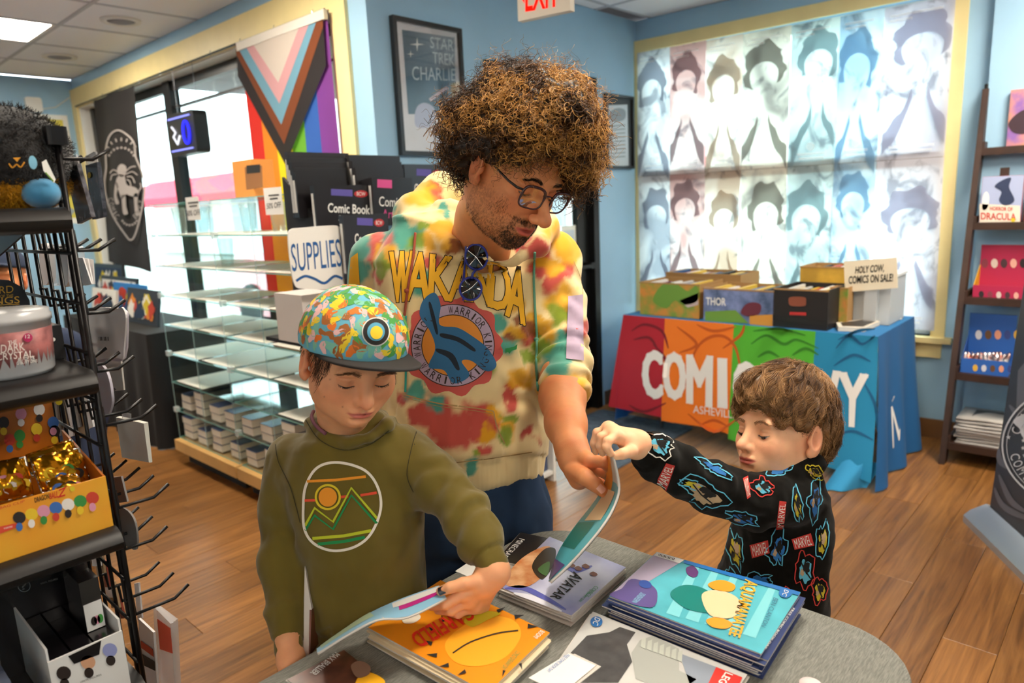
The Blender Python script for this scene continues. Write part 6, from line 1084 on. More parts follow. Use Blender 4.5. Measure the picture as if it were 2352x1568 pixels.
# the tall pile
t, P1, P2 = stack('comic_book', 'turquoise undersea comic on top of the tallest pile', [(1509, 1267), (1838, 1360), (1748, 1500), (1400, 1368)], TZ+.0005, .0030, 15, SM('turquoise', '#54b3c2', var=.2, vscale=9), mat('navy spine', '#2a3a6a', .4), 'comics in the tallest pile', seed=1)
pshape([(1509, 1268), (1572, 1286), (1470, 1348), (1505, 1352), (1500, 1395), (1400, 1368)], P1, SM('lilac', '#b3a6be'), t, 'cover_panel'); pshape(smoothpoly([(1428, 1352), (1450, 1330), (1490, 1340), (1510, 1362), (1494, 1396), (1402, 1369)], 4), P2, SM('violet', '#5a4a86'), t, 'cover_panel'); pshape([(1509, 1268), (1572, 1286), (1560, 1294), (1502, 1276)], P2, SM('white', '#e8e6e2'), t, 'barcode_panel')
for k in range(12): pline([(1514+3.2*k, 1272+.9*k), (1512+3.2*k, 1277+.9*k)], 1.5 if k % 3 else .8, Plane(P2.P+[0, 0, .0006], (0, 0, 1), .0008), ink, t, 'barcode_line')
pshape([(1572, 1286), (1838, 1360), (1834, 1368), (1570, 1293)], P2, SM('cobalt', '#1f6ab0'), t, 'top_band'); P3 = Plane(P2.P+[0, 0, .0006], (0, 0, 1), .0008)
for k in range(5): pshape([(1590+44*k, 1300+12*k), (1606+44*k, 1304+12*k), (1560+44*k, 1418+12*k), (1530+44*k, 1408+12*k)], P1, SM('pale turquoise', '#7cc9d2'), t, 'light_ray')
# plain colour shapes in place of the cover character
pshape(smoothpoly([(1540, 1362), (1570, 1344), (1612, 1350), (1640, 1372), (1632, 1404), (1596, 1404), (1560, 1388)]), P2, SM('deep teal', '#127a74'), t, 'cover_shape'); pshape(smoothpoly([(1612, 1366), (1650, 1356), (1692, 1372), (1700, 1400), (1676, 1420), (1630, 1412)]), P3, SM('sand', '#e6c69c'), t, 'cover_shape'); pshape(smoothpoly([(1626, 1342), (1656, 1332), (1688, 1344), (1680, 1358), (1646, 1356)]), P3, SM('orange', '#e8982a'), t, 'cover_shape'); pshape(smoothpoly([(1622, 1424), (1650, 1418), (1682, 1432), (1668, 1444), (1636, 1440)]), P3, SM('orange', '#e8982a'), t, 'cover_shape')
pshape(smoothpoly([(1576, 1305), (1592, 1300), (1604, 1314), (1596, 1326), (1580, 1320)]), P2, SM('plum', '#5a2f6a'), t, 'cover_shape'); pshape(ell(1482, 1342, 15, 9, 20, 15), P3, SM('deep blue', '#2a4a9a'), t, 'cover_seal'); gl_ = SM('amber', '#f0a828'); wh_ = SM('white', '#e8e6e2')
bold('AQUAMANATEE', [(1742, 1338), (1700, 1466), (1668, 1456), (1706, 1328)], P3, gl_, t, .02); ptext('BEN CLANTON', [(1788, 1376), (1758, 1442), (1748, 1438), (1777, 1372)], P3, SM('steel blue', '#3a6a86'), t); pshape(ell(1804, 1362, 15, 11, 24), P3, SM('cobalt', '#1f6ab0'), t, 'logo_disc'); ptext('DC', [(1812, 1358), (1806, 1371), (1796, 1366), (1802, 1354)], Plane(P3.P+[0, 0, .0006], (0, 0, 1), .0008), wh_, t); ptext('FREE COMIC BOOK DAY', [(1826, 1398), (1760, 1492), (1756, 1489), (1821, 1396)], P3, wh_, t); ptext('CASSANDRA FEDERMAN', [(1484, 1366), (1462, 1386), (1450, 1382), (1472, 1360)], P3, SM('pale blue', '#8fc8e4'), t)
# pile with the flood of violet water
t, P1, P2 = stack('comic_book', 'violet wave comic with brush lettering on the middle pile', [(1262, 1232), (1437, 1302), (1312, 1412), (1146, 1346)], TZ+.0005, .0026, 8, SM('periwinkle', '#8f93c8', var=.25, vscale=7, col2='#c9cce0'), None, 'comics in the middle pile', seed=2); P3 = Plane(P2.P+[0, 0, .0006], (0, 0, 1), .0008)
for l, c in (([(1160, 1352), (1200, 1350), (1250, 1372), (1300, 1400)], '#5a62b4'), ([(1180, 1362), (1230, 1376), (1290, 1404)], '#e4e6f2'), ([(1290, 1290), (1320, 1310), (1360, 1300)], '#6a70ba')): n_ = len(smoothpoly(l, 5, False)); pline(smoothpoly(l, 5, False), [3+9*math.sin(math.pi*i/(n_-1)) for i in range(n_)], P1, SM('wave '+c, c), t, 'wave_stroke')
pshape(smoothpoly([(1160, 1340), (1180, 1300), (1220, 1268), (1262, 1255), (1272, 1290), (1240, 1330), (1200, 1350)]), P1, SM('burnt orange', '#c8763a', var=.5, vscale=30, col2='#e8b88a'), t, 'cover_shape'); pshape(smoothpoly([(1222, 1300), (1250, 1262), (1276, 1262), (1270, 1300), (1245, 1330)]), P2, SM('dark umber', '#2a2018'), t, 'cover_shape'); pshape(smoothpoly([(1235, 1308), (1262, 1290), (1256, 1322)]), P3, SM('moss', '#3f6a3a'), t, 'cover_shape')
for c in ((1328, 1305), (1345, 1300), (1363, 1318), (1312, 1298)): pshape(smoothpoly([(c[0]-9, c[1]), (c[0], c[1]-5), (c[0]+10, c[1]+2), (c[0]+1, c[1]+6)], 3), P2, SM('rust', '#7a4a30'), t, 'rock_shape')
bold('AVATAR', [(1342, 1326), (1282, 1380), (1262, 1371), (1318, 1312)], P2, ink, t, .02); ptext('COMICS', [(1376, 1349), (1352, 1372), (1343, 1369), (1366, 1346)], P2, SM('leaf', '#3f9a5a'), t); ptext('GIVEAWAY DAY', [(1362, 1356), (1334, 1384), (1328, 1381), (1356, 1353)], P2, SM('leaf', '#3f9a5a'), t)
t, P1, P2 = stack('comic_book', 'black topped adventure comic peeking from behind the middle pile', [(1196, 1222), (1262, 1236), (1215, 1300), (1140, 1285)], TZ+.0005, .0026, 3, SM('near black', '#1f1a18'), None, 'black topped comics', seed=3); ptext('MINECRAFT', [(1206, 1240), (1160, 1286), (1148, 1282), (1193, 1236)], P2, wh_, t, 'title')
o = props(MB().prism([onz(*p, TZ) for p in ((1046, 1312), (1082, 1288), (1112, 1300), (1078, 1326))], (0, 0, .0012)).B('paper_sheet', paper, None), 'blank white paper corner on the cloth beside the olive sleeve', 'paper')
# orange pile
t, P1, P2 = stack('comic_book', 'bright orange comic with a red title on the low thick pile', [(1012, 1332), (1262, 1452), (1120, 1590), (846, 1440)], TZ+.0005, .0030, 9, SM('bright orange', '#ef9418', var=.08), mat('cream page edges', '#d8c6a4', .6), 'comics in the orange pile', seed=4); P3 = Plane(P2.P+[0, 0, .0006], (0, 0, 1), .0008)
pshape(smoothpoly([(1022, 1480), (1060, 1440), (1120, 1415), (1180, 1425), (1196, 1462), (1160, 1510), (1100, 1530), (1045, 1520)]), P1, SM('golden', '#f6ae2a'), t, 'cover_shape'); pshape(smoothpoly([(1066, 1425), (1100, 1405), (1150, 1408), (1120, 1424), (1085, 1440)]), P2, SM('lime yellow', '#c9c02a'), t, 'cover_shape'); bold('GARFIELD', [(1096, 1418), (964, 1490), (939, 1458), (1071, 1387)], P3, SM('title red', '#d8281c'), t, .02); pshape(ell(945, 1421, 22, 11, 22, -15), P2, SM('cream bubble', '#efe6d6'), t, 'speech_bubble')
for k in range(16): a_ = math.radians(k*22); c = (1110+118*math.cos(a_), 1474+72*math.sin(a_)); d_ = (24*math.cos(a_+.6), 16*math.sin(a_+.6)); pshape([(c[0]-d_[1]*.22, c[1]+d_[0]*.22), (c[0]+d_[0], c[1]+d_[1]), (c[0]+d_[1]*.22, c[1]-d_[0]*.22)], P2, ink, t, 'stripe_mark') if 880 < c[0] < 1215 and c[1] < 1545 else None
pline(smoothpoly([(1040, 1500), (1080, 1475), (1140, 1455), (1190, 1448)], 5, False), 3, P2, ink, t, 'line'); ptext('COMICS GIVEAWAY DAY', [(1196, 1500), (1160, 1540), (1150, 1534), (1186, 1494)], P3, SM('leaf', '#3f9a5a'), t); ptext('BOOM!', [(1252, 1452), (1234, 1468), (1224, 1463), (1242, 1447)], P3, wh_, t)
# grey comic in front
t, P1, P2 = stack('comic_book', 'grey city comic with a blue round logo at the table edge', [(1362, 1404), (1716, 1548), (1640, 1660), (1268, 1540)], TZ+.0005, .0028, 4, SM('pale grey', '#c3c3c0', var=.12), None, 'grey comics at the table edge', seed=5); P3 = Plane(P2.P+[0, 0, .0006], (0, 0, 1), .0008)
pshape(ell(1370, 1428, 14, 12, 24), P2, SM('cobalt', '#1f6ab0'), t, 'logo_disc'); ptext('DC', [(1379, 1422), (1373, 1438), (1361, 1432), (1367, 1417)], P3, wh_, t); dg_ = SM('charcoal', '#4a4848', var=.3, vscale=40)
pshape([(1348, 1460), (1400, 1452), (1424, 1440), (1460, 1452), (1440, 1480), (1452, 1520), (1420, 1568), (1330, 1568), (1310, 1500)], P1, dg_, t, 'dark_shape'); pshape([(1470, 1470), (1500, 1460), (1560, 1490), (1560, 1540), (1600, 1560), (1560, 1590), (1460, 1560), (1450, 1500)], P1, SM('stone', '#a3a6a0'), t, 'building_shape')
for k in range(7): pshape([(1474+14*k, 1468+5*k), (1484+14*k, 1464+5*k), (1482+14*k, 1490+5*k), (1472+14*k, 1486+5*k)], P2, SM('pale stone', '#b9beb4'), t, 'block_shape')
pshape([(1560, 1500), (1680, 1545), (1650, 1600), (1590, 1590)], P1, SM('slate sky', '#8a93a0'), t, 'sky_shape'); pshape([(1645, 1532), (1705, 1556), (1690, 1590), (1626, 1572)], P2, SM('toy red', '#d2332a'), t, 'logo_block'); bold('LEGO', [(1684, 1550), (1656, 1586), (1640, 1580), (1666, 1543)], P3, wh_, t, .02)
t, P1, P2 = stack('flyer', 'white flyer with blue print beside the grey comic', [(1306, 1500), (1368, 1528), (1290, 1592), (1214, 1556)], TZ+.012, .0012, 3, SM('white', '#e8e6e2'), None, 'white flyers', seed=6); ptext('FREE COMIC BOOK DAY', [(1310, 1506), (1262, 1545), (1254, 1541), (1302, 1502)], P2, SM('cobalt', '#1f6ab0'), t)
t, P1, P2 = stack('comic_book', 'brown fiery comic with white author lettering at the near corner', [(790, 1492), (900, 1580), (790, 1640), (660, 1560)], TZ+.0005, .0026, 3, SM('umber', '#4a2a20', var=.5, vscale=25, col2='#7a4430'), None, 'brown comics', seed=7); P3 = Plane(P2.P+[0, 0, .0006], (0, 0, 1), .0008); ptext('MAX BRALLIER', [(782, 1505), (724, 1552), (712, 1545), (770, 1498)], P2, wh_, t); pshape(smoothpoly([(820, 1560), (850, 1545), (885, 1566), (860, 1590), (820, 1590)]), P2, SM('flame', '#f0b01c'), t, 'flame_shape'); pshape(smoothpoly([(806, 1530), (826, 1518), (850, 1530), (846, 1550), (820, 1556)]), P3, SM('tan shape', '#8a6a58'), t, 'cover_shape')
o = props(MB().lathe([(0, 0), (.016, 0), (.016, .0012), (0, .0014)], onz(1862, 1572, TZ+.0005), 24).B('round_sticker', mat('pink rimmed sticker', '#e8d6d4', .5), None, True), 'round pale sticker lying on the bare end of the grey cloth', 'sticker')
# ---- comics being held
hc_ = thing('comic_book', 'bent comic held upright between the two reaching hands', 'comic', onz(1262, 1336, TZ+.022)); lft = [(1395, 1034, 1.335), (1394, 1096, 1.335), (1373, 1145, 1.33), (1318, 1216, 1.30), (1283, 1272, 1.285), (1262, 1336, 1.272)]; rgt = [(1405, 1032, 1.205), (1422, 1110, 1.21), (1414, 1156, 1.20), (1382, 1212, 1.175), (1316, 1289, 1.155), (1264, 1337, 1.15)]
Lp = np.array(smoothpoly([A3(p) for p in lft], 5, False)); Rp_ = np.array(smoothpoly([A3(p) for p in rgt], 5, False)); n = len(Lp)
def bend(u, v, L_, R_, e=0.): f_ = v*(len(L_)-1); i = min(int(f_), len(L_)-2); w_ = f_-i; a = L_[i]*(1-w_)+L_[i+1]*w_; b = R_[i]*(1-w_)+R_[i+1]*w_; return a*(1-u)+b*u
o = MB().grid(lambda u, v: tuple(bend(u, v, Lp, Rp_)), 8, 24).B('pages', edgep, hc_, True); solid(o, .004, 0); nn = np.cross(Rp_[8]-Lp[8], Lp[14]-Lp[8]); nn /= np.linalg.norm(nn); nn = nn if nn @ (OC-Lp[8]) > 0 else -nn
def cov(m_, u0, u1, v0, v1, e, name, nu=8, nv=24): return MB().grid(lambda u, v: tuple(bend(u0+(u1-u0)*u, v0+(v1-v0)*v, Lp, Rp_)+nn*e), nu, nv).B(name, m_, hc_, True)
cov(SM('turquoise', '#54b3c2'), 0, 1, 0, 1, .0026, 'front_cover'); o = MB().grid(lambda u, v: tuple(bend(u, v, Lp, Rp_)-nn*.0028), 8, 24).B('back_cover', SM('bottle green', '#1f3a34'), hc_, True)
cov(SM('orange', '#e8982a'), .05, .6, .06, .30, .0032, 'cover_shape', 4, 8); cov(SM('sand', '#e6c69c'), .25, .85, .30, .55, .0034, 'cover_shape', 4, 8); cov(SM('deep teal', '#127a74'), .05, .7, .56, .74, .0034, 'cover_shape', 4, 8); cov(SM('violet', '#5a4a86'), .0, .9, .84, .98, .0034, 'cover_shape', 4, 6)
h2 = thing('comic_book', 'blue comic lifted at one corner above the orange pile', 'comic', onz(728, 1495, TZ)); up_ = [(728, 1492, 1.128), (790, 1448, 1.150), (851, 1409, 1.168), (930, 1374, 1.178), (1010, 1347, 1.172)]; lo_ = [(730, 1502, 1.050), (800, 1458, 1.052), (868, 1424, 1.062), (938, 1418, 1.085), (1026, 1375, 1.130)]; U_ = np.array(smoothpoly([A3(p) for p in up_], 5, False)); L2 = np.array(smoothpoly([A3(p) for p in lo_], 5, False))
o = solid(MB().grid(lambda u, v: tuple(bend(u, v, U_, L2)), 6, 20).B('pages', edgep, h2, True), .003, 0); n2 = np.cross(L2[10]-U_[10], U_[16]-U_[10]); n2 /= np.linalg.norm(n2); n2 = n2 if n2[2] > 0 else -n2
def cov2(m_, u0, u1, v0, v1, e, name): return MB().grid(lambda u, v: tuple(bend(u0+(u1-u0)*u, v0+(v1-v0)*v, U_, L2)+n2*e), 6, 12).B(name, m_, h2, True)
cov2(SM('sky blue', '#8fc4e2'), 0, 1, 0, 1, .0022, 'front_cover'); cov2(SM('magenta', '#c4268a'), .15, .6, .70, .96, .0028, 'title_panel'); cov2(wh_, .1, .4, .66, .98, .0032, 'title_panel'); cov2(SM('pale green', '#b9d2b0'), 0, .6, .05, .5, .0028, 'cover_shape')
h3 = thing('comic_book', 'comic tucked upright under the olive sleeve', 'comic', at(707, 1500, 1.26)); MB().prism([A3(p) for p in ((700, 1300, 1.275), (716, 1400, 1.262), (712, 1508, 1.245), (697, 1508, 1.25), (697, 1400, 1.27))], tuple(FWD*.11)).B('pages', edgep, h3); MB().prism([A3(p) for p in ((716, 1400, 1.2615), (712, 1508, 1.2445), (709, 1508, 1.2445), (711, 1400, 1.2615))], tuple(FWD*.11)).B('cover', SM('umber', '#4a2a20'), h3)
# ------------------------------------------------------------------ the man in the tie-dye hoodie
def arm_folds(V, a, b, amp, freq, seed, r=.09):
    """ripples round a sleeve between two points"""
    a, b = np.asarray(a), np.asarray(b); ab = b-a; L = np.linalg.norm(ab); t = ((V-a) @ ab)/(L*L); d = np.linalg.norm(V-a-np.clip(t, 0, 1)[:, None]*ab, axis=1)
    w = np.exp(-(np.maximum(-t, 0)*8)**2-(np.maximum(t-1, 0)*8)**2)*np.clip(1.6-d/r, 0, 1); ph = fbm(V, 14, 2, seed)*3.2
    return amp*w*np.sin(t*L*freq+ph)
manC = at(1180, 392, 1.33); manR = axes(45, 38, 0); manS = 1.03
man = thing('person', 'bearded person with curly hair and glasses in a tie-dye hoodie leaning over the table', 'person', at(1100, 1150, 1.72)*[1, 1, 0])
mneck = [(manC+manR @ np.array((0, -.028, -.055)), .056), (at(1118, 500, 1.50), .060), (at(1095, 580, 1.60), .070), (at(1085, 660, 1.63), .075)]
V, Q, q = head(manC, manR, manS, False, mneck, mouth=.0034)
tone = skin_tone(q, V, '#d8905f', '#b8504a', '#cc6f50', beard='#2e1d14')
manV, manQ, manq = V, Q, q
# hands and forearm of the reaching arm
kn = [A3(t) for t in ((1352, 1058, 1.335), (1350, 1072, 1.36), (1344, 1088, 1.38), (1336, 1100, 1.395))]
fing = [[(kn[0], .0135), (A3((1386, 1060, 1.318)), .0115), (A3((1404, 1078, 1.335)), .0105), (A3((1402, 1098, 1.352)), .009)],
        [(kn[1], .0135), (A3((1388, 1084, 1.345)), .0115), (A3((1406, 1100, 1.35)), .0105), (A3((1404, 1118, 1.365)), .009)],
        [(kn[2], .013), (A3((1380, 1106, 1.37)), .011), (A3((1398, 1122, 1.375)), .010), (A3((1396, 1136, 1.385)), .0085)],
        [(kn[3], .012), (A3((1366, 1118, 1.39)), .010), (A3((1384, 1130, 1.395)), .009), (A3((1386, 1140, 1.40)), .008)],
        [(A3((1318, 1082, 1.345)), .019), (A3((1345, 1096, 1.305)), .0160), (A3((1369, 1113, 1.288)), .0128), (A3((1384, 1128, 1.286)), .0108)]]
wr = A3((1318, 1040, 1.375))
hv, hq = hand_mesh((wr, .026), kn, .0135, fing, extra=[[(A3((1310, 1065, 1.36)), .021), (A3((1330, 1100, 1.345)), .0185), (A3((1345, 1098, 1.32)), .016)]], fore=[(A3((1290, 850, 1.57)), .052), (A3((1292, 915, 1.50)), .0475), (A3((1300, 975, 1.43)), .0405), (A3((1313, 1030, 1.38)), .030), (wr, .0275)])
ht = np.array(lin('#d8905f'))*(1+.07*fbm(hv, 50, 3)[:, None]); ht *= (1-.25*np.clip(fbm(hv, 25, 2, 9), 0, 1))[:, None]**np.array([.3, 1, 1.1])
V2, Q2, ex = weld([(V, Q), (hv, hq)], [(0, 1, (at(1085, 690, 1.66), at(1230, 640, 1.66), at(1290, 760, 1.62), at(1290, 830, 1.58)))]); organic('body', V2, Q2, skinm, man, np.clip(np.concatenate([tone, ht, np.tile(ht[:1], (ex, 1))]), 0, 1))
nail(A3((1381, 1123, 1.272)), A3((1384, 1128, 1.27))-A3((1369, 1113, 1.272)), -FWD*1.0+UP*.35+RIGHT*.35, .0135, .015, mat('fingernail', '#e0a48c', .3), man)
bv, snap, T = face_extras(man, manC, manR, manS, False, '#1d120c', 3, V, Q, q, gap=.003, lz=.0005)
# inside of the parted mouth
MB().lathe([(0, -.001), (.017, 0), (.017, .001), (0, .0012)], T((0, .0855, -.0705)), 16, Matrix(manR.tolist()).to_4x4() @ Matrix.Rotation(math.pi/2, 4, 'X') @ Matrix.Diagonal((1, .22, 1, 1))).B('mouth', mat('mouth dark', '#4a1a18', .4), man, True)
# beard stubble
rg = np.random.default_rng(4); x, y, zz = q.T
bw = ((np.abs(x) < .066) & (y > -.01) & (zz < -.02) & (zz > -.135)) & ((np.abs(x) > .05) | (zz < -.05)) & ~((np.abs(x) < .024) & (zz > -.086) & (zz < -.060)); 
dens = np.where((np.abs(x) < .034) & (zz < -.05) & (y > .05), 1.0, .16)*np.clip(1+1.2*fbm(V, 60, 2, 3), 0, 2); idx = np.nonzero(bw)[0]; pr = dens[idx]/dens[idx].sum(); idx = rg.choice(idx, 4200, p=pr); Nn = vnormals(V, Q)
strands('beard', V[idx], Nn[idx]*.55-manR[:, 2]*.8+rg.normal(size=(len(idx), 3))*.35, (.0024+.002*rg.random(len(idx))), 4, -manR[:, 2]*.2, .0004, .00021, lambda P, t, r: np.array(lin('#2a1a11'))*(.6+1.1*r[:, None]), man, hairvm, 5)
# hair: dark core and ringlets
Fd = Field(manC-.26, manC+.30, .005)
def TH(p): return manC+manR @ (np.array(p, float)*manS)
for p, r in (((0, -.030, .065), (.118, .124, .108)), ((0, .038, .106), (.100, .080, .068)), ((0, -.085, .0), (.095, .062, .085)), ((.070, -.045, .03), (.055, .075, .085)), ((-.062, -.03, .045), (.058, .085, .085)), ((-.074, .050, .058), (.048, .052, .056)), ((0, .02, .14), (.085, .09, .05)), ((.05, .06, .085), (.05, .04, .035))): Fd.ell(TH(p), np.array(r)*manS*.88, .03, manR)
Fd.ell(TH((0, .085, -.022)), np.array((.074, .085, .084))*manS, .012, manR, sub=True)
Fd.ell(TH((.07, .05, -.03)), np.array((.05, .055, .055))*manS, .012, manR, sub=True)
Fd.ell(TH((.090, .006, -.022)), np.array((.034, .036, .046))*manS, .01, manR, sub=True)
hvV, hvQ = Fd.net(); hN = vnormals(hvV, hvQ); hvV = hvV+hN*(.007*fbm(hvV, 70, 2, 2)+.016*fbm(hvV, 13, 2, 6))[:, None]
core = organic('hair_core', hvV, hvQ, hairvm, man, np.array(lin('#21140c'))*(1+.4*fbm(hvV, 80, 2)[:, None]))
hq_ = (hvV-manC) @ manR/manS
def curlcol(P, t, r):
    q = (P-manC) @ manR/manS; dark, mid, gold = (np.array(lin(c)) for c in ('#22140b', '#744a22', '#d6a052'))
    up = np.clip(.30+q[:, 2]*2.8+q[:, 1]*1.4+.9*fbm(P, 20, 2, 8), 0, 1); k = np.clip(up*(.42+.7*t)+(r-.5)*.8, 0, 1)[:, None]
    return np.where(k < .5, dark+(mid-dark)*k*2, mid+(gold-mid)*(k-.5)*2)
def clear(i, dd, L):   # no ringlets over the face and the ear
    tp = (hvV[i]+dd/np.linalg.norm(dd, axis=1, keepdims=True)*L-np.array([0, 0, .008])-manC) @ manR/manS; x, y, z_ = tp.T; return i[~(((y > .045) & (z_ < .052) & (np.abs(x) < .066)) | ((x > .03) & (y > -.036) & (z_ < .022)))]
i = pts_on(hvV, hvQ, np.ones(len(hvV), bool), 6200, 1); rg = np.random.default_rng(2)
i = clear(i, hN[i]+rg.normal(size=(len(i), 3))*.3, .03); dd = hN[i]+rg.normal(size=(len(i), 3))*.7
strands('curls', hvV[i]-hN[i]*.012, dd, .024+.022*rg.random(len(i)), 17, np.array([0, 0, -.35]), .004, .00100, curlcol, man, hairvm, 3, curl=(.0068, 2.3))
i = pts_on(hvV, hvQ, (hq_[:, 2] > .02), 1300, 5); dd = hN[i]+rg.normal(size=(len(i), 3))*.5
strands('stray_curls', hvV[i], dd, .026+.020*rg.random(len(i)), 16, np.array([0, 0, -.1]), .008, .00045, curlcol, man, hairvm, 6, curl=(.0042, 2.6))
# glasses
gl = thing('eyeglasses', 'dark burgundy framed eyeglasses worn by the bearded person', 'eyeglasses', T((0, .11, 0)))
gm = mat('burgundy acetate', '#3a141a', .25, coat=.6); gy = .1040
for sx in (-1, 1):
    pts = [TH((sx*(.0345+.0245*math.copysign(abs(math.cos(a))**.55, math.cos(a))), gy-.0035*math.cos(a)*1-.003*(math.sin(a) < 0)*abs(math.sin(a)), -.004+.0205*math.copysign(abs(math.sin(a))**.6, math.sin(a))+.0015*math.cos(a)*1)) for a in np.linspace(0, 2*math.pi, 33)[:-1]]
    MB().tube(pts, [.0027 if k < 16 else .0017 for k in range(32)], 8, close=True).B('rim', gm, gl, True)
    q2 = MB(); q2.add([TH((sx*.0345, gy, -.004))]+pts, [(0, k+1, (k+1) % 32+1) for k in range(32)]); q2.B('lens', glassmat('spectacle lens', '#fbf6f6', .6), gl, True)
    MB().tube([TH((sx*.058, gy-.004, .006)), TH((sx*.0705, gy-.010, .006)), TH((sx*.0765, gy-.03, .007)), TH((sx*.0815, .03, .012)), TH((sx*.084, -.015, .014)), TH((sx*.083, -.035, -.002))], [.0022, .0024, .0021, .0019, .0018, .0014], 8).B('temple', mat('black temple', '#1a1212', .3), gl, True)
MB().tube([TH((.0115, gy, .004)), TH((0, gy+.004, .0065)), TH((-.0115, gy, .004))], .0018, 8).B('bridge', gm, gl, True)
# hoodie
wax = RIGHT*math.cos(.20)+FWD*math.sin(.20); dax = FWD*math.cos(.20)-RIGHT*math.sin(.20)
hp = at(1090, 800, 1.62); Fd = Field(hp+np.array([-.5, -.5, -.40]), hp+np.array([.5, .5, .46]), .0062)
Fd.sweep([(A3((1090, 1085, 1.66)), wax, dax, .170, .120), (A3((1085, 1010, 1.66)), wax, dax, .186, .133), (A3((1072, 900, 1.65)), wax, dax, .182, .128), (A3((1062, 760, 1.645)), wax, dax, .188, .132), (A3((1065, 640, 1.645)), wax, dax, .205, .122), (A3((1078, 560, 1.645)), wax, dax, .180, .095), (A3((1090, 520, 1.65)), wax, dax, .105, .075)], .01, .03)
sl = [A3((1270, 600, 1.65)), A3((1288, 720, 1.63)), A3((1292, 835, 1.58)), A3((1293, 888, 1.53))]; Fd.chain(sl, [.068, .062, .060, .056], .05, .02)
sr = [A3((868, 600, 1.69)), A3((848, 740, 1.73)), A3((860, 860, 1.73)), A3((930, 985, 1.60)), A3((985, 1015, 1.56))]; Fd.chain(sr, [.068, .062, .058, .048, .042], .05, .02)
hood = [((1130, 440, 1.76), .052), ((1010, 448, 1.74), .052), ((952, 490, 1.68), .047), ((978, 540, 1.585), .034), ((1045, 572, 1.52), .022), ((1110, 588, 1.495), .016), ((1175, 592, 1.50), .016), ((1235, 566, 1.53), .022), ((1250, 520, 1.60), .028), ((1210, 462, 1.69), .042), ((1130, 440, 1.76), .052)]
Fd.chain([A3(p) for p, r in hood], [r for p, r in hood], .015, .02)
Fd.cone(at(1090, 560, 1.80), at(1070, 700, 1.83), .085, .05, .05)          # hood hanging down the back
Fd.cone(at(1135, 470, 1.49), at(1112, 560, 1.54), .069, .066, .006, sub=True)
Fd.cone(at(1180, 490, 1.45), at(1150, 545, 1.49), .055, .05, .006, sub=True)
sV, sQ = Fd.net(); sN = vnormals(sV, sQ); px, dp = projv(sV); front = (sN @ FWD) < .1
disp = np.zeros(len(sV))
disp += arm_folds(sV, A3((1290, 800, 1.60)), A3((1293, 905, 1.51)), .0062, 150, 3, .1)      # sleeve pushed up in rolls
disp += arm_folds(sV, A3((1285, 640, 1.64)), A3((1290, 800, 1.60)), .0035, 75, 4, .1)
an = sV @ np.stack([wax, dax, np.array([0, 0, 1.])], 1)*np.array([1, 1, .45]); disp += .0055*fbm(an, 16, 3, 4)+.0028*np.maximum(fbm(an, 30, 2, 9), 0)
# diagonal drags from the arm to the hem, on the arm's side
wgt = np.exp(-((px[:, 0]-1175)/75)**2-((px[:, 1]-920)/140)**2)*front; disp += .006*wgt*np.sin((px[:, 1]+.75*px[:, 0])/17.+fbm(sV, 18, 2, 6)*2)
# pouch pocket, stitched hem band
def inpoly(p, poly):
    x, y = p[:, 0], p[:, 1]; c = np.zeros(len(p), bool); n = len(poly)
    for k in range(n):
        (x1, y1), (x2, y2) = poly[k], poly[(k+1) % n]; m = ((y1 > y) != (y2 > y)) & (x < (x2-x1)*(y-y1)/(y2-y1+1e-9)+x1); c ^= m
    return c
pk = inpoly(px, [(925, 905), (1000, 925), (1090, 935), (1132, 943), (1145, 985), (1158, 1018), (1150, 1062), (1000, 1062), (880, 1040), (905, 960)]) & front; disp += .0065*pk
hemy = 1052+.018*(px[:, 0]-1085)*-2.4; hem = (px[:, 1] > hemy) & (px[:, 0] < 1260) & (px[:, 0] > 860); disp += hem*(-.006+.0006*np.sin(px[:, 0]*.55))
seam = np.exp(-((px[:, 1]-hemy)/4)**2)*(px[:, 0] < 1250)*(px[:, 0] > 860); disp -= .003*seam
sV = sV+sN*disp[:, None]
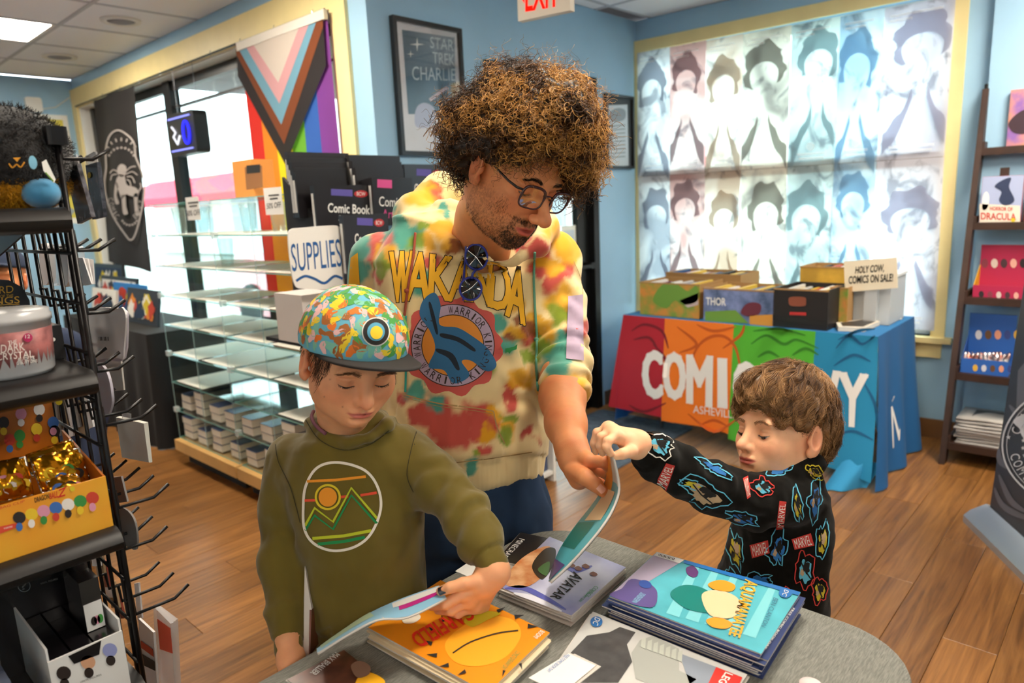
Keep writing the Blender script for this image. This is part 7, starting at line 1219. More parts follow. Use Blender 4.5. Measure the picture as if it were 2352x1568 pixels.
# dye: blots where the photograph has them, and more of the same round the back
def P(px_, py, d=1.52): return at(px_, py, d)
CR = np.array(lin('#e8cf98')); dye = np.tile(CR, (len(sV), 1))
blots = [('#c23a3c', [(875, 540, 30), (870, 575, 34), (890, 500, 18), (905, 600, 22), (1000, 600, 26), (1010, 950, 46), (1040, 985, 52), (1105, 965, 40), (960, 950, 22), (1195, 560, 20), (1240, 575, 26), (1290, 620, 30), (1300, 560, 24), (1270, 650, 26), (1235, 625, 20), (1185, 885, 18), (1180, 920, 16), (1165, 905, 12), (1205, 780, 22), (1030, 845, 24), (870, 630, 16), (930, 905, 20), (1110, 1035, 16), (1210, 1000, 16), (960, 530, 14), (1330, 760, 24), (990, 440, 16)]),
         ('#2f9a8a', [(935, 545, 42), (915, 520, 30), (820, 560, 34), (815, 620, 34), (975, 650, 26), (1140, 740, 26), (1165, 800, 26), (1000, 925, 22), (1105, 830, 18), (1270, 800, 40), (1280, 840, 36), (955, 900, 22), (1020, 480, 14), (985, 860, 20), (900, 470, 16), (1085, 1075, 16), (1300, 770, 20)]),
         ('#e0a51e', [(1010, 520, 30), (1040, 545, 26), (985, 560, 20), (1290, 540, 36), (1310, 580, 34), (1260, 610, 26), (1200, 870, 26), (1230, 735, 22), (1180, 770, 24), (1160, 985, 18), (1300, 700, 36), (1250, 760, 30), (890, 590, 26), (930, 590, 16), (1140, 950, 20), (1320, 900, 40), (1265, 895, 30), (960, 440, 34), (1180, 700, 20), (1060, 880, 14), (1120, 990, 14)]),
         ('#7f9a2c', [(955, 560, 22), (970, 515, 16), (880, 610, 20), (1170, 960, 16), (1150, 1000, 16), (1245, 790, 26), (1285, 720, 26), (1130, 850, 20), (1215, 820, 16), (1090, 1045, 12)]),
         ('#8a4a2c', [(1170, 785, 14), (1215, 760, 16), (1050, 560, 14), (1190, 740, 12)])]
pp = sV+.016*np.stack([fbm(sV, 26, 3, k) for k in (1, 2, 3)], 1); pq, _ = projv(pp)
for col, bl in blots:
    w = np.zeros(len(sV))
    for bx, by, br in bl: w = np.maximum(w, np.exp(-(((pq[:, 0]-bx)**2+(pq[:, 1]-by)**2)/(br*1.0)**2))*front)
    n = fbm(sV, 13, 2, hash(col) % 97); w = np.maximum(w, sstep(n, .42, .62)*(~front)); w = np.clip(sstep(w+.12*fbm(sV, 45, 2, 11)*np.minimum(w*3, 1), .16, .62), 0, .92)
    dye = dye*(1-w[:, None])+np.array(lin(col))*w[:, None]
hoodm = vcmat('tie dye fleece', .9, bump=.12, bscale=1400, sheen=.3, spec=.2)
hoodie = organic('hoodie', sV, sQ, hoodm, man, np.clip(dye, 0, 1))
SK = Skin(hoodie, .0016)
# print: arched name, round badge, panels on the sleeve
yel = mat('yellow print', '#eeb11c', .75); inkm = mat('dark print', '#33241c', .8); lil = mat('lilac print', '#b9a3b8', .8); redp = mat('red print', '#cf5a50', .8); orp = mat('orange print', '#e38f33', .8); blp = mat('blue print', '#2f6a94', .8); dkb = mat('dark blue print', '#18232f', .8)
wk = [('W', [(897, 580), (950, 578), (935, 690), (905, 692)]), ('A', [(948, 580), (985, 583), (985, 690), (930, 688)]), ('K', [(990, 585), (1042, 592), (1035, 690), (985, 682)]), ('A', [(1052, 590), (1080, 596), (1076, 690), (1030, 688)]), ('N', [(1092, 598), (1124, 604), (1126, 698), (1078, 690)]), ('D', [(1130, 604), (1172, 612), (1170, 718), (1122, 702)]), ('A', [(1178, 612), (1204, 618), (1204, 745), (1162, 722)])]
skb = Skin(hoodie, .0010)
for ch, q2 in wk: bold(ch, q2, skb, inkm, hoodie, 0, 4.2, 'letter_outline'); bold(ch, q2, SK, yel, hoodie, 0, 2.4, 'letter')
bc = (1040, 793)
scal = [(bc[0]+(112+7*math.sin(k*.9)) * math.cos(k*math.pi/36)*.98, bc[1]+(112+7*math.sin(k*.9))*math.sin(k*math.pi/36)) for k in range(72)]
S1, S2, S3, S4, S5 = (Skin(hoodie, e) for e in (.0009, .0013, .0017, .0021, .0025)); S0 = Skin(hoodie, .003)
pshape(scal, S1, redp, hoodie, 'badge_edge'); pshape(ell(*bc, 96, 95, 48), S2, inkm, hoodie, 'badge_ring_line'); pshape(ell(*bc, 94, 93, 48), S3, lil, hoodie, 'badge_ring'); pshape(ell(*bc, 72, 71, 40), S4, inkm, hoodie, 'badge_line'); pshape(ell(*bc, 70, 69, 40), S5, orp, hoodie, 'badge_disc')
S6 = Skin(hoodie, .0029)
arctext('WARRIOR', bc, 82, 160, 232, 17, S6, inkm, hoodie, ry=81)
arctext('WARRIOR KING', bc, 82, 262, 378, 17, S6, inkm, hoodie, ry=81); arctext('WARRIOR KING', bc, 82, 150, 20, 17, S6, inkm, hoodie, inward=True, ry=81)
# plain blue splash in place of the printed figure
pshape(smoothpoly([(972, 690), (998, 672), (1012, 700), (1010, 745), (1050, 752), (1082, 770), (1120, 800), (1140, 838), (1118, 852), (1082, 828), (1060, 830), (1078, 862), (1042, 880), (1020, 850), (985, 842), (1000, 800), (988, 760), (965, 725)]), S6, blp, hoodie, 'blue_splash')
for pl in ([(985, 700), (992, 700), (1006, 760), (1000, 762)], [(1015, 765), (1055, 775), (1090, 800), (1086, 806), (1050, 784), (1014, 774)], [(1005, 800), (1040, 812), (1055, 845), (1048, 848), (1030, 822), (1004, 808)]): pshape(smoothpoly(pl, 4), Skin(hoodie, .0033), dkb, hoodie, 'dark_stroke')
pshape([(1160, 800), (1170, 812), (1180, 796), (1188, 790), (1186, 802), (1160, 810)], SK, mat('green print', '#2f8a4a', .8), hoodie, 'crown_print')
pshape([(1305, 680), (1338, 676), (1340, 828), (1300, 824)], S0, lil, hoodie, 'sleeve_panel'); pshape([(806, 592), (822, 580), (828, 672), (800, 662)], S2, yel, hoodie, 'sleeve_panel')
st_ = mat('tan stitching', '#b08e5a', .9)
for l, w_ in (([(925, 905), (1000, 925), (1090, 937), (1133, 944)], 2.6), ([(925, 911), (1000, 931), (1090, 943), (1131, 950)], 1.2), ([(1133, 944), (1143, 985), (1159, 1018)], 2.6), ([(900, 1072), (1000, 1066), (1100, 1056), (1222, 1038)], 2.2), ([(1318, 600), (1338, 660), (1332, 740)], 1.2)): pline(smoothpoly(l, 8, False), w_, S2, st_, hoodie, 'seam')
# drawstrings with knots
for pts, col, kn_, nm in (([(955, 535, 1.54), (950, 590, 1.515), (938, 660, 1.505), (930, 725, 1.505)], '#9c4a34', (935, 668, 1.503), 'dyed drawstring'), ([(1228, 580, 1.545), (1226, 640, 1.525), (1228, 700, 1.515), (1233, 775, 1.515), (1232, 840, 1.52), (1236, 895, 1.525)], '#5f9a80', (1232, 780, 1.513), 'green drawstring')):
    dm = mat(nm, col, .9, bump=.5, bscale=900); MB().tube([SK.hit(a, b)-FWD*.0035 for a, b in smoothpoly([p[:2] for p in pts], 9, False)], .0028, 8).B('drawstring', dm, man, True)
    c_ = SK.hit(kn_[0], kn_[1])-FWD*.004; MB().lathe([(0, -.006), (.005, -.003), (.0055, .003), (0, .006)], c_, 10).B('knot', dm, man, True)
dm = mat('green drawstring', '#5f9a80', .9); MB().tube([SK.hit(a, b)-FWD*.0035 for a, b in smoothpoly([(933, 725), (931, 790), (933, 850), (932, 900)], 9, False)], .0024, 8).B('drawstring', mat('teal drawstring', '#2f9a8a', .9), man, True)
# jeans, down to the shoes
jb = at(1090, 1110, 1.68); Fd = Field(jb+np.array([-.40, -.40, -.98]), jb+np.array([.40, .40, .10]), .008)
pel = at(1092, 1120, 1.68); fl = np.array([0, 0, 1.])
hx = RIGHT*[1, 1, 0]/np.linalg.norm(RIGHT[:2]); hf = -FWD*[1, 1, 0]/np.linalg.norm(FWD[:2])
Fd.sweep([(pel+fl*.05, hx, hf, .160, .112), (pel-fl*.04, hx, hf, .172, .122), (pel-fl*.10, hx, hf, .165, .118)], .02, .04)
feet = []
for sx in (-1, 1):
    k_ = pel+hx*sx*.088+hf*(.03 if sx > 0 else -.01); a = k_-fl*.08; kn2 = np.array([k_[0], k_[1], .46])+hx*sx*.012+hf*.02; an_ = np.array([k_[0], k_[1], .06])+hx*sx*.03; Fd.chain([a, kn2, an_], [.088, .066, .060], .04, .02); feet.append(an_)
jV, jQ = Fd.net(); jN = vnormals(jV, jQ); jV = jV+jN*(.004*fbm(jV*[1, 1, .5], 22, 3))[:, None]; keep = jV[:, 2] > .025
jt = np.array(lin('#263a55'))*(1+.35*fbm(jV, 12, 3)[:, None])
jn = organic('jeans', jV, jQ, vcmat('denim', .85, bump=.25, bscale=1400), man, np.clip(jt, 0, 1))
pline(smoothpoly([(1150, 1092), (1180, 1098), (1215, 1088), (1228, 1072)], 5, False), 2.2, Skin(jn, .0012), mat('jeans seam', '#8a93a0', .8), man, 'pocket_seam')
for a in feet:
    Fd = Field(a+[-.2, -.2, -.07], a+[.2, .2, .12], .006); Fd.ell(a+hf*.06-fl*.012, (.044, .125, .042), .01, np.stack([hx, hf, fl], 1)); Fd.ell(a-fl*.0, (.043, .055, .06), .03, np.stack([hx, hf, fl], 1)); Fd.plane_cut(a-fl*.058, -fl); v_, q_ = Fd.net(); organic('shoe', v_, q_, mat('dark sneaker', '#22242a', .7), man)
# sunglasses hooked on the neckline
sg = thing('sunglasses', 'clear blue sunglasses with dark lenses hooked on the hoodie neckline', 'sunglasses', at(1085, 620, 1.49))
bm_ = mat('clear blue plastic', '#3a46a8', .15, alpha=.75); dk = mat('dark lens', '#0d0f14', .06, spec=.8)
for (cx, cy), (rx, ry), rt in (((1094, 590), (25, 29), -8), ((1081, 663), (25, 26), 12)):
    S0 = at(cx, cy, 1.475); pts = [at(p[0], p[1], 1.474+.004*math.sin(k)) for k, p in enumerate(ell(cx, cy, rx, ry, 28, rt))]
    q2 = MB(); cpt = at(cx, cy, 1.470); q2.add([cpt]+pts, [(0, k+1, (k+1) % 28+1) for k in range(28)]); q2.B('lens', dk, sg, True); MB().tube(pts, .0026, 8, close=True).B('rim', bm_, sg, True)
MB().tube([at(1094, 618, 1.472), at(1086, 628, 1.470), at(1083, 640, 1.472)], .003, 8).B('bridge', bm_, sg, True)
for a in ([(1070, 566, 1.476), (1068, 600, 1.50), (1064, 690, 1.505)], [(1062, 682, 1.474), (1064, 640, 1.50), (1072, 560, 1.51)]): MB().tube([A3(p) for p in a], .0022, 8).B('temple', bm_, sg, True)
# ------------------------------------------------------------------ the child in the olive sweatshirt and flat-brimmed cap
b1C = at(806, 822, 1.24); b1R = axes(33, 31, 0); b1S = .975
boy = thing('person', 'child in an olive sweatshirt and bright patterned cap lifting a comic from the table', 'person', at(820, 1250, 1.38)*[1, 1, 0])
def T1(p): return b1C+b1R @ (np.array(p, float)*b1S)
nk1 = [(T1((0, -.024, -.05)), .045), (at(790, 930, 1.290), .043), (at(796, 985, 1.325), .045), (at(805, 1040, 1.340), .05)]
V, Q, q = head(b1C, b1R, b1S, True, nk1, mouth=.0013)
tone = skin_tone(q, V, '#e6a579', '#c4605a', '#de8460')
for mp in ((758, 871), (745, 911), (787, 934)):
    p = at(*mp, 1.2); pq, _ = projv(V); w = np.exp(-((pq-np.array(mp))**2).sum(1)/3.)*((vnormals(V, Q) @ FWD) < 0); tone = tone*(1-.7*w[:, None])+np.array(lin('#5a3020'))*.7*w[:, None]
kn = [A3(t) for t in ((1066, 1362, 1.150), (1074, 1378, 1.168), (1088, 1390, 1.190), (1106, 1396, 1.212))]
fing = [[(kn[0], .0100), (A3((1024, 1387, 1.138)), .0090), (A3((992, 1391, 1.158)), .0078)],
        [(kn[1], .0100), (A3((1036, 1401, 1.152)), .0088), (A3((1006, 1400, 1.178)), .0075)],
        [(kn[2], .0095), (A3((1052, 1408, 1.176)), .0083), (A3((1026, 1404, 1.200)), .0070)],
        [(kn[3], .0085), (A3((1074, 1412, 1.202)), .0074), (A3((1054, 1406, 1.222)), .0064)],
        [(A3((1108, 1334, 1.165)), .0135), (A3((1064, 1341, 1.140)), .0108), (A3((1034, 1349, 1.136)), .0090), (A3((1013, 1357, 1.142)), .0080)]]
wr = A3((1134, 1312, 1.178)); hv, hq = hand_mesh((wr, .0215), kn, .0105, fing, extra=[[(wr, .021), (A3((1108, 1340, 1.17)), .0165)]], fore=[(A3((1118, 1262, 1.195)), .024), (wr, .0225)])
wr2 = A3((668, 1515, 1.235)); kn2 = [A3(t) for t in ((660, 1560, 1.20), (668, 1566, 1.215), (676, 1570, 1.23), (684, 1572, 1.245))]
fing2 = [[(k, .009), (k-UP*.025+FWD*.004, .008), (k-UP*.038-RIGHT*.004+FWD*.012, .007)] for k in kn2]+[[(wr2-UP*.02-FWD*.012, .011), (wr2-UP*.05-FWD*.02, .009), (wr2-UP*.068-FWD*.014, .0075)]]
hv2, hq2 = hand_mesh((wr2, .019), kn2, .010, fing2, fore=[(A3((662, 1470, 1.25)), .023), (wr2, .02)], h=.0022)
V2, Q2, ex = weld([(V, Q), (hv, hq), (hv2, hq2)], [(0, 1, (at(805, 1050, 1.335), at(930, 1070, 1.335), at(1062, 1172, 1.245), at(1118, 1262, 1.195))), (0, 2, (at(805, 1050, 1.335), at(670, 1070, 1.35), at(650, 1280, 1.33), at(662, 1470, 1.25)))]); hh = np.concatenate([hv, hv2, np.tile(hv[:1], (ex, 1))]); htn = np.array(lin('#e6a579'))*(1+.06*fbm(hh, 60, 3)[:, None])
organic('body', V2, Q2, skinm, boy, np.clip(np.concatenate([tone, htn]), 0, 1))
nail(A3((1014, 1356, 1.1335)), A3((1012, 1357, 1.134))-A3((1034, 1348, 1.130)), -FWD+UP*.55, .0125, .013, mat('dark nail polish', '#1d1a22', .25, coat=.6), boy)
bv, snap, T = face_extras(boy, b1C, b1R, b1S, True, '#6f4a30', 13, V, Q, q, gap=.0036, nb=170, lz=.001)
# hair at the temple and nape, below the cap
n_ = vnormals(V, Q); x, y, zz = q.T; rg = np.random.default_rng(3)
m = (np.abs(x) > .055) & (zz > -.006) & (zz < .05) & (y < .055) & (y > -.11) & ~((y < .02) & (y > -.03) & (zz < .02)) | ((y < -.05) & (zz > -.06) & (zz < .05)); i = pts_on(V, Q, m, 2600, 4)
strands('hair', V[i], n_[i]*.25-b1R[:, 2]*1.0+b1R[:, 1]*.10, .016+.012*rg.random(len(i)), 5, np.zeros(3), .0015, .00042, lambda P, t, r: np.array(lin('#4a2e1c'))*(.7+.6*r[:, None]), boy, hairvm, 7)
# cap (a thing that he wears)
cap = thing('cap', 'flat-brimmed cap with a bright scattered print worn by the child in olive', 'cap', T1((0, 0, .06)))
Fd = Field(b1C-.16, b1C+.2, .0028); Rc = b1R
Fd.ell(T1((0, -.012, .030)), np.array((.0925, .110, .098))*b1S, .01, Rc)
Fd.ell(T1((0, .020, .060)), np.array((.080, .078, .066))*b1S, .03, Rc)
Fd.plane_cut(T1((0, .06, .042)), -(Rc @ np.array([0, -.30, 1.])))
Fd.ell(T1((0, -.013, .020)), np.array((.0885, .106, .096))*b1S, .002, Rc, sub=True)
cV, cQ = Fd.net(); cl_ = (cV-b1C) @ b1R/b1S
ct = np.tile(lin('#6fb9cf'), (len(cV), 1)); rg = np.random.default_rng(21)
cN = vnormals(cV, cQ)
cpm = vcmat('printed cap cotton', .85, bump=.3, bscale=900); crown = organic('crown', cV, cQ, cpm, cap, ct)
# generic blots of the print: yellow, orange, pink, mint, white
SKc = Skin(crown, .0007); tr = bvh_of(crown); cc = T1((0, -.01, .02)); pal = [mat('cap yellow', '#f0cf2f', .8), mat('cap orange', '#ea7a2c', .8), mat('cap pink', '#efc0bd', .8), mat('cap mint', '#7fc3ad', .8), mat('cap brown', '#a9662f', .8), mat('cap leaf green', '#4a9a48', .8)]
pts_ = []; tries = 0
while len(pts_) < 290 and tries < 6000:
    tries += 1; d = rg.normal(size=3); d /= np.linalg.norm(d); dl = b1R @ d
    if d[2] < -.15: continue
    h = tr.ray_cast(Vector(cc+dl*.3), Vector(-dl))
    if h[0] is None: continue
    p = np.array(h[0]); lz = ((p-b1C) @ b1R/b1S); 
    if lz[2] < .026+.30*lz[1]+.010 or any(np.linalg.norm(p-o) < .0112 for o in pts_): continue
    pts_.append(p); n = np.array(h[1]); n = n if n @ dl > 0 else -n; a = np.cross(n, rg.normal(size=3)); a /= np.linalg.norm(a); b = np.cross(n, a); k = 11; ph = rg.random()*6; el = .55+.5*rg.random(); rad = .0078+.004*rg.random()
    ring = [p+n*.0008]+[p+n*.0008+(a*math.cos(t)*el+b*math.sin(t))*rad*(1+.32*math.sin(2*t+ph)+.22*math.sin(3*t+ph*2)) for t in np.linspace(0, 6.283, k+1)[:-1]]
    def st(w): hh_ = tr.find_nearest(Vector(w)); nn = np.array(hh_[1]); nn = nn if nn @ dl > 0 else -nn; return np.array(hh_[0])+nn*.0007
    mesh('print_blot', [st(w) for w in ring], [(0, j+1, (j+1) % k+1) for j in range(k)], pal[int(rg.integers(0, 100)) % 6], crown, True)
# brim
q2 = MB(); Rm = b1R
def brimpt(u, v):
    a = math.radians(-78+156*u); r0 = np.array([.090*math.sin(a), -.012+.110*math.cos(a), .028+.17*0]); r0[2] = .042+.30*(r0[1]-.06); out = np.array([.083*math.sin(a)*1.0, .022+.172*math.cos(a)**.8 if math.cos(a) > 0 else .02, 0]); out[2] = .042+.42*(out[1]-.06)-.004*math.sin(a)**2
    return T1(r0*(1-v)+out*v)
q2.grid(brimpt, 28, 8); bo = solid(q2.B('brim', mat('black brim cloth', '#1f1b1a', .85, bump=.3, bscale=900), cap, True), .0035, 0)
# round patch
S1, S2 = Skin(crown, .0016), Skin(crown, .0022)
pc = (863, 762); pshape(ell(*pc, 32, 33, 32), S1, mat('patch white', '#efece2', .8), crown, 'patch_border'); pshape(ell(*pc, 29.5, 30.5, 32), S2, mat('patch black', '#26221f', .8), crown, 'patch'); S3 = Skin(crown, .0028); pshape(ell(*pc, 20, 21, 28), S3, mat('patch blue', '#58a6c4', .8), crown, 'patch_disc'); pshape(ell(pc[0]+1, pc[1]+2, 14, 15, 20), Skin(crown, .0034), pal[0], crown, 'patch_centre')
# sweatshirt
hp = at(830, 1230, 1.30); Fd = Field(hp+np.array([-.36, -.36, -.27]), hp+np.array([.36, .36, .27]), .0052)
w1 = RIGHT*math.cos(.15)+FWD*math.sin(.15); d1 = FWD*math.cos(.15)-RIGHT*math.sin(.15)
Fd.sweep([(A3((848, 1500, 1.385)), w1, d1, .112, .084), (A3((846, 1460, 1.382)), w1, d1, .122, .092), (A3((840, 1330, 1.360)), w1, d1, .118, .094), (A3((828, 1190, 1.340)), w1, d1, .122, .094), (A3((812, 1070, 1.335)), w1, d1, .130, .092), (A3((805, 1018, 1.335)), w1, d1, .112, .078), (A3((800, 978, 1.335)), w1, d1, .074, .062)], .01, .025)
ra = [A3((668, 1055, 1.355)), A3((652, 1160, 1.35)), A3((648, 1280, 1.33)), A3((658, 1400, 1.285)), A3((665, 1490, 1.25))]; Fd.chain(ra, [.047, .042, .039, .035, .031], .04, .02)
la = [A3((945, 1050, 1.335)), A3((1005, 1110, 1.29)), A3((1062, 1172, 1.245)), A3((1102, 1238, 1.205)), A3((1130, 1290, 1.18))]; Fd.chain(la, [.050, .047, .043, .038, .031], .04, .02)
col_ = [((802, 958, 1.40), .011), ((726, 958, 1.365), .011), ((714, 974, 1.32), .0105), ((742, 1000, 1.275), .0105), ((795, 1016, 1.258), .0105), ((850, 1003, 1.258), .0105), ((888, 975, 1.278), .0105), ((900, 966, 1.33), .0105), ((878, 958, 1.375), .011), ((802, 958, 1.40), .011)]
Fd.cone(at(792, 900, 1.30), at(799, 965, 1.325), .050, .046, .005, sub=True)
Fd.chain([A3(p) for p, r in col_], [r for p, r in col_], .008, .006)
sV, sQ = Fd.net(); sN = vnormals(sV, sQ); px, dp = projv(sV); front = (sN @ FWD) < .1; disp = .0042*fbm(sV*[1, 1, .55], 20, 3, 3)
disp += arm_folds(sV, la[1], la[3], .0034, 95, 5, .075)+arm_folds(sV, ra[1], ra[3], .0025, 75, 6, .07)
wv = np.exp(-((px[:, 0]-1010)/45)**2-((px[:, 1]-1120)/45)**2)*front; disp += .006*wv*np.sin((px[:, 0]*.8+px[:, 1]*.5)/11)
for c_, ax in ((A3((1122, 1275, 1.187)), la[4]-la[3]), (A3((663, 1465, 1.26)), ra[4]-ra[3])):   # ribbed cuffs
    ax = ax/np.linalg.norm(ax); t = (sV-c_) @ ax; near = np.linalg.norm(sV-c_, axis=1) < .075; disp -= .0035*near*sstep(t, -.004, .002); disp -= .0025*near*np.exp(-(t/.0025)**2)
hy = 1462; disp -= .004*(px[:, 1] > hy)*(px[:, 0] > 700)*(px[:, 0] < 1000)
sV = sV+sN*disp[:, None]; ol = np.array(lin('#685922'))*(1+.07*fbm(sV, 30, 2)[:, None])
sweat = organic('sweatshirt', sV, sQ, vcmat('olive fleece', .9, bump=.14, bscale=1400, sheen=.25, spec=.2), boy, ol)
# collar stitching line
S = Skin(sweat, .0012); pline(smoothpoly([(703, 965), (735, 1010), (790, 1033), (850, 1020), (893, 988)], 5, False), 2.2, S, mat('olive seam', '#3c3415', .9), sweat, 'seam'); pline(smoothpoly([(633, 1020), (640, 1060), (668, 1120), (690, 1200)], 5, False), 2, S, MATS['olive seam'], sweat, 'seam'); pline(smoothpoly([(958, 985), (945, 1030), (935, 1090), (950, 1130)], 5, False), 2, S, MATS['olive seam'], sweat, 'seam')
# chest print: mountains in a ring
ring = smoothpoly([(778, 1062), (730, 1073), (703, 1115), (697, 1165), (700, 1215), (722, 1248), (765, 1264), (815, 1255), (852, 1225), (874, 1170), (868, 1120), (838, 1080)], 6)
wp = mat('white print', '#e6dccb', .8); yg = mat('lime print', '#b9c022', .8); gp = mat('green ink', '#148244', .8); op = mat('orange ink', '#e8921f', .8); rp = mat('red ink', '#dc4a2c', .8); yp = mat('yellow ink', '#d9bf22', .8)
pline(ring, 6, S, wp, sweat, 'ring', True)
pline([(705, 1105), (770, 1102), (840, 1094)], 6, S, op, sweat, 'stripe'); pline([(700, 1149), (728, 1148)], 6, S, rp, sweat, 'stripe'); pline([(782, 1141), (800, 1139)], 6, S, rp, sweat, 'stripe'); pline([(828, 1137), (865, 1131)], 6, S, rp, sweat, 'stripe')
pline(ell(753, 1141, 27.5, 27.5, 32), 5, S, yp, sweat, 'sun_ring', True); pshape(ell(753, 1141, 21, 22, 28), S, op, sweat, 'sun')
for off, m_, y_ in ((0, yg, 0), (0, gp, 17)): pline([(701, 1207+y_*.6), (723, 1166+y_), (765, 1198+y_), (807, 1120+y_), (866, 1190+y_*.7)], 6, S, m_, sweat, 'mountain_line')
pline([(718, 1236), (790, 1230), (853, 1218)], 7, S, yg, sweat, 'stripe'); pline([(730, 1249), (790, 1243), (838, 1233)], 7, S, gp, sweat, 'stripe')
# undershirt edge at the neck
MB().tube(smoothpoly([A3(p) for p in ((720, 944, 1.325), (716, 958, 1.30), (726, 978, 1.275), (748, 996, 1.262))], 5, False), .0034, 8).B('undershirt_collar', mat('plum undershirt', '#7a4a58', .9), boy, True)
# trousers and shoes
pel = at(846, 1500, 1.345)+FWD*[.085, .085, 0]; hx1 = w1*[1, 1, 0]; hx1 = hx1/np.linalg.norm(hx1); hf1 = np.array([hx1[1], -hx1[0], 0]); fl = np.array([0, 0, 1.])
Fd = Field(np.array([pel[0]-.25, pel[1]-.25, .0]), pel+[.25, .25, .08], .008); Fd.sweep([(pel+fl*.02, hx1, hf1, .105, .082), (pel-fl*.09, hx1, hf1, .115, .088)], .02, .04); feet = []
for sx in (-1, 1):
    a = pel-fl*.08+hx1*sx*.058; b = np.array([a[0], a[1], .32]); c_ = np.array([a[0], a[1], .05])+hx1*sx*.01; Fd.chain([a, b, c_], [.066, .052, .045], .04, .02); feet.append(c_)
v_, q_ = Fd.net(); organic('trousers', v_, q_, mat('charcoal trousers', '#2c2d31', .9, bump=.4, bscale=700), boy)
for a in feet:
    Fd = Field(a+[-.16, -.16, -.06], a+[.16, .16, .1], .006); Fd.ell(a+hf1*.045-fl*.012, (.036, .095, .036), .01, np.stack([hx1, hf1, fl], 1)); Fd.ell(a, (.034, .045, .05), .03, np.stack([hx1, hf1, fl], 1)); Fd.plane_cut(a-fl*.048, -fl); v_, q_ = Fd.net(); organic('shoe', v_, q_, mat('grey sneaker', '#55585e', .7), boy)
# ------------------------------------------------------------------ the small child in the black printed fleece
b2C = at(1799, 993, 1.495); b2R = axes(-68, -3, 0); b2S = 1.015
kid = thing('person', 'small brown-haired child in a black printed fleece reaching for a comic', 'person', at(1790, 1300, 1.55)*[1, 1, 0])
def T2(p): return b2C+b2R @ (np.array(p, float)*b2S)
nk2 = [(T2((0, -.025, -.05)), .046), (at(1815, 1085, 1.51), .045), (at(1815, 1130, 1.53), .055)]
V, Q, q = head(b2C, b2R, b2S, True, nk2, mouth=.0013)
tone = skin_tone(q, V, '#f0b990', '#cf5f5e', '#e8906e')
kn = [A3(t) for t in ((1414, 1002, 1.222), (1404, 990, 1.240), (1398, 984, 1.262), (1402, 984, 1.283))]
fing = [[(kn[0], .0088), (A3((1396, 1013, 1.203)), .0080), (A3((1393, 1026, 1.200)), .0074), (A3((1402, 1040, 1.206)), .0066)],
        [(kn[1], .0088), (A3((1381, 1003, 1.228)), .0079), (A3((1378, 1024, 1.228)), .0072), (A3((1384, 1040, 1.236)), .0064)],
        [(kn[2], .0085), (A3((1371, 993, 1.258)), .0076), (A3((1364, 1018, 1.258)), .0069), (A3((1368, 1037, 1.266)), .0062)],
        [(kn[3], .0076), (A3((1376, 996, 1.288)), .0068), (A3((1372, 1016, 1.290)), .0062), (A3((1376, 1030, 1.296)), .0056)],
        [(A3((1450, 1036, 1.222)), .0115), (A3((1430, 1042, 1.212)), .0095), (A3((1415, 1046, 1.212)), .0080)]]
wr = A3((1462, 1020, 1.262)); hv, hq = hand_mesh((wr, .0205), kn, .0098, fing, extra=[[(wr, .0195), (A3((1450, 1034, 1.235)), .014)]], fore=[(A3((1520, 1045, 1.30)), .0235), (wr, .0205)])
V2, Q2, ex = weld([(V, Q), (hv, hq)], [(0, 1, (at(1815, 1140, 1.51), at(1760, 1150, 1.44), at(1640, 1122, 1.365), at(1520, 1045, 1.30)))]); hv = np.concatenate([hv, np.tile(hv[:1], (ex, 1))]); htn = np.array(lin('#f0b990'))*(1+.05*fbm(hv, 60, 3)[:, None]); htn *= 1-.16*sstep(fbm(hv, 35, 2, 4), .1, .6)[:, None]*np.array([0, .7, .8])
organic('body', V2, Q2, skinm, kid, np.clip(np.concatenate([tone, htn]), 0, 1))
bv, snap, T = face_extras(kid, b2C, b2R, b2S, True, '#9a7048', 23, V, Q, q, gap=.0070, nb=120, lz=.0032)
# hair: shaped core and strands that fall from the crown
def TH2(p): return T2(p)
Fd = Field(b2C-.17, b2C+.19, .0032)
for p, r in (((0, -.014, .050), (.0845, .100, .100)), ((0, -.056, .005), (.072, .060, .082)), ((0, .042, .078), (.070, .058, .054)), ((-.060, .022, .035), (.028, .050, .052)), ((.060, .022, .035), (.028, .050, .052))): Fd.ell(TH2(p), np.array(r)*b2S, .02, b2R)
Fd.ell(TH2((0, .105, -.012)), np.array((.072, .066, .068))*b2S, .012, b2R, sub=True)
for sx in (-1, 1):
    Fd.ell(TH2((sx*.080, .050, -.045)), np.array((.050, .050, .066))*b2S, .012, b2R, sub=True); Fd.ell(TH2((sx*.094, -.004, -.018)), np.array((.030, .036, .046))*b2S, .006, b2R, sub=True)
Fd.ell(TH2((0, -.02, -.098)), np.array((.10, .13, .056))*b2S, .01, b2R, sub=True)
hvV, hvQ = Fd.net(); hN = vnormals(hvV, hvQ); hq_ = (hvV-b2C) @ b2R/b2S
crownp = np.array((.012, -.065, .125)); vec = hq_-crownp; ang = np.arctan2(vec[:, 0], vec[:, 1]); hvV = hvV+hN*(.0035*np.sin(ang*34+4*fbm(hvV, 30, 2)))[:, None]
def haircol(P, t, r):
    a, b, c_ = (np.array(lin(x)) for x in ('#503420', '#92693f', '#c69a66')); k = np.clip(.42+.5*fbm(P, 28, 2, 3)+(r-.5)*.9, 0, 1)[:, None]; return np.where(k < .5, a+(b-a)*k*2, b+(c_-b)*(k-.5)*2)
core = organic('hair_core', hvV, hvQ, hairvm, kid, haircol(hvV, 0, np.full(len(hvV), .45))*.75)
i = pts_on(hvV, hvQ, (hN @ b2R[:, 2] > -.75) & (hq_[:, 2] > -.05), 7500, 2); rg = np.random.default_rng(9)
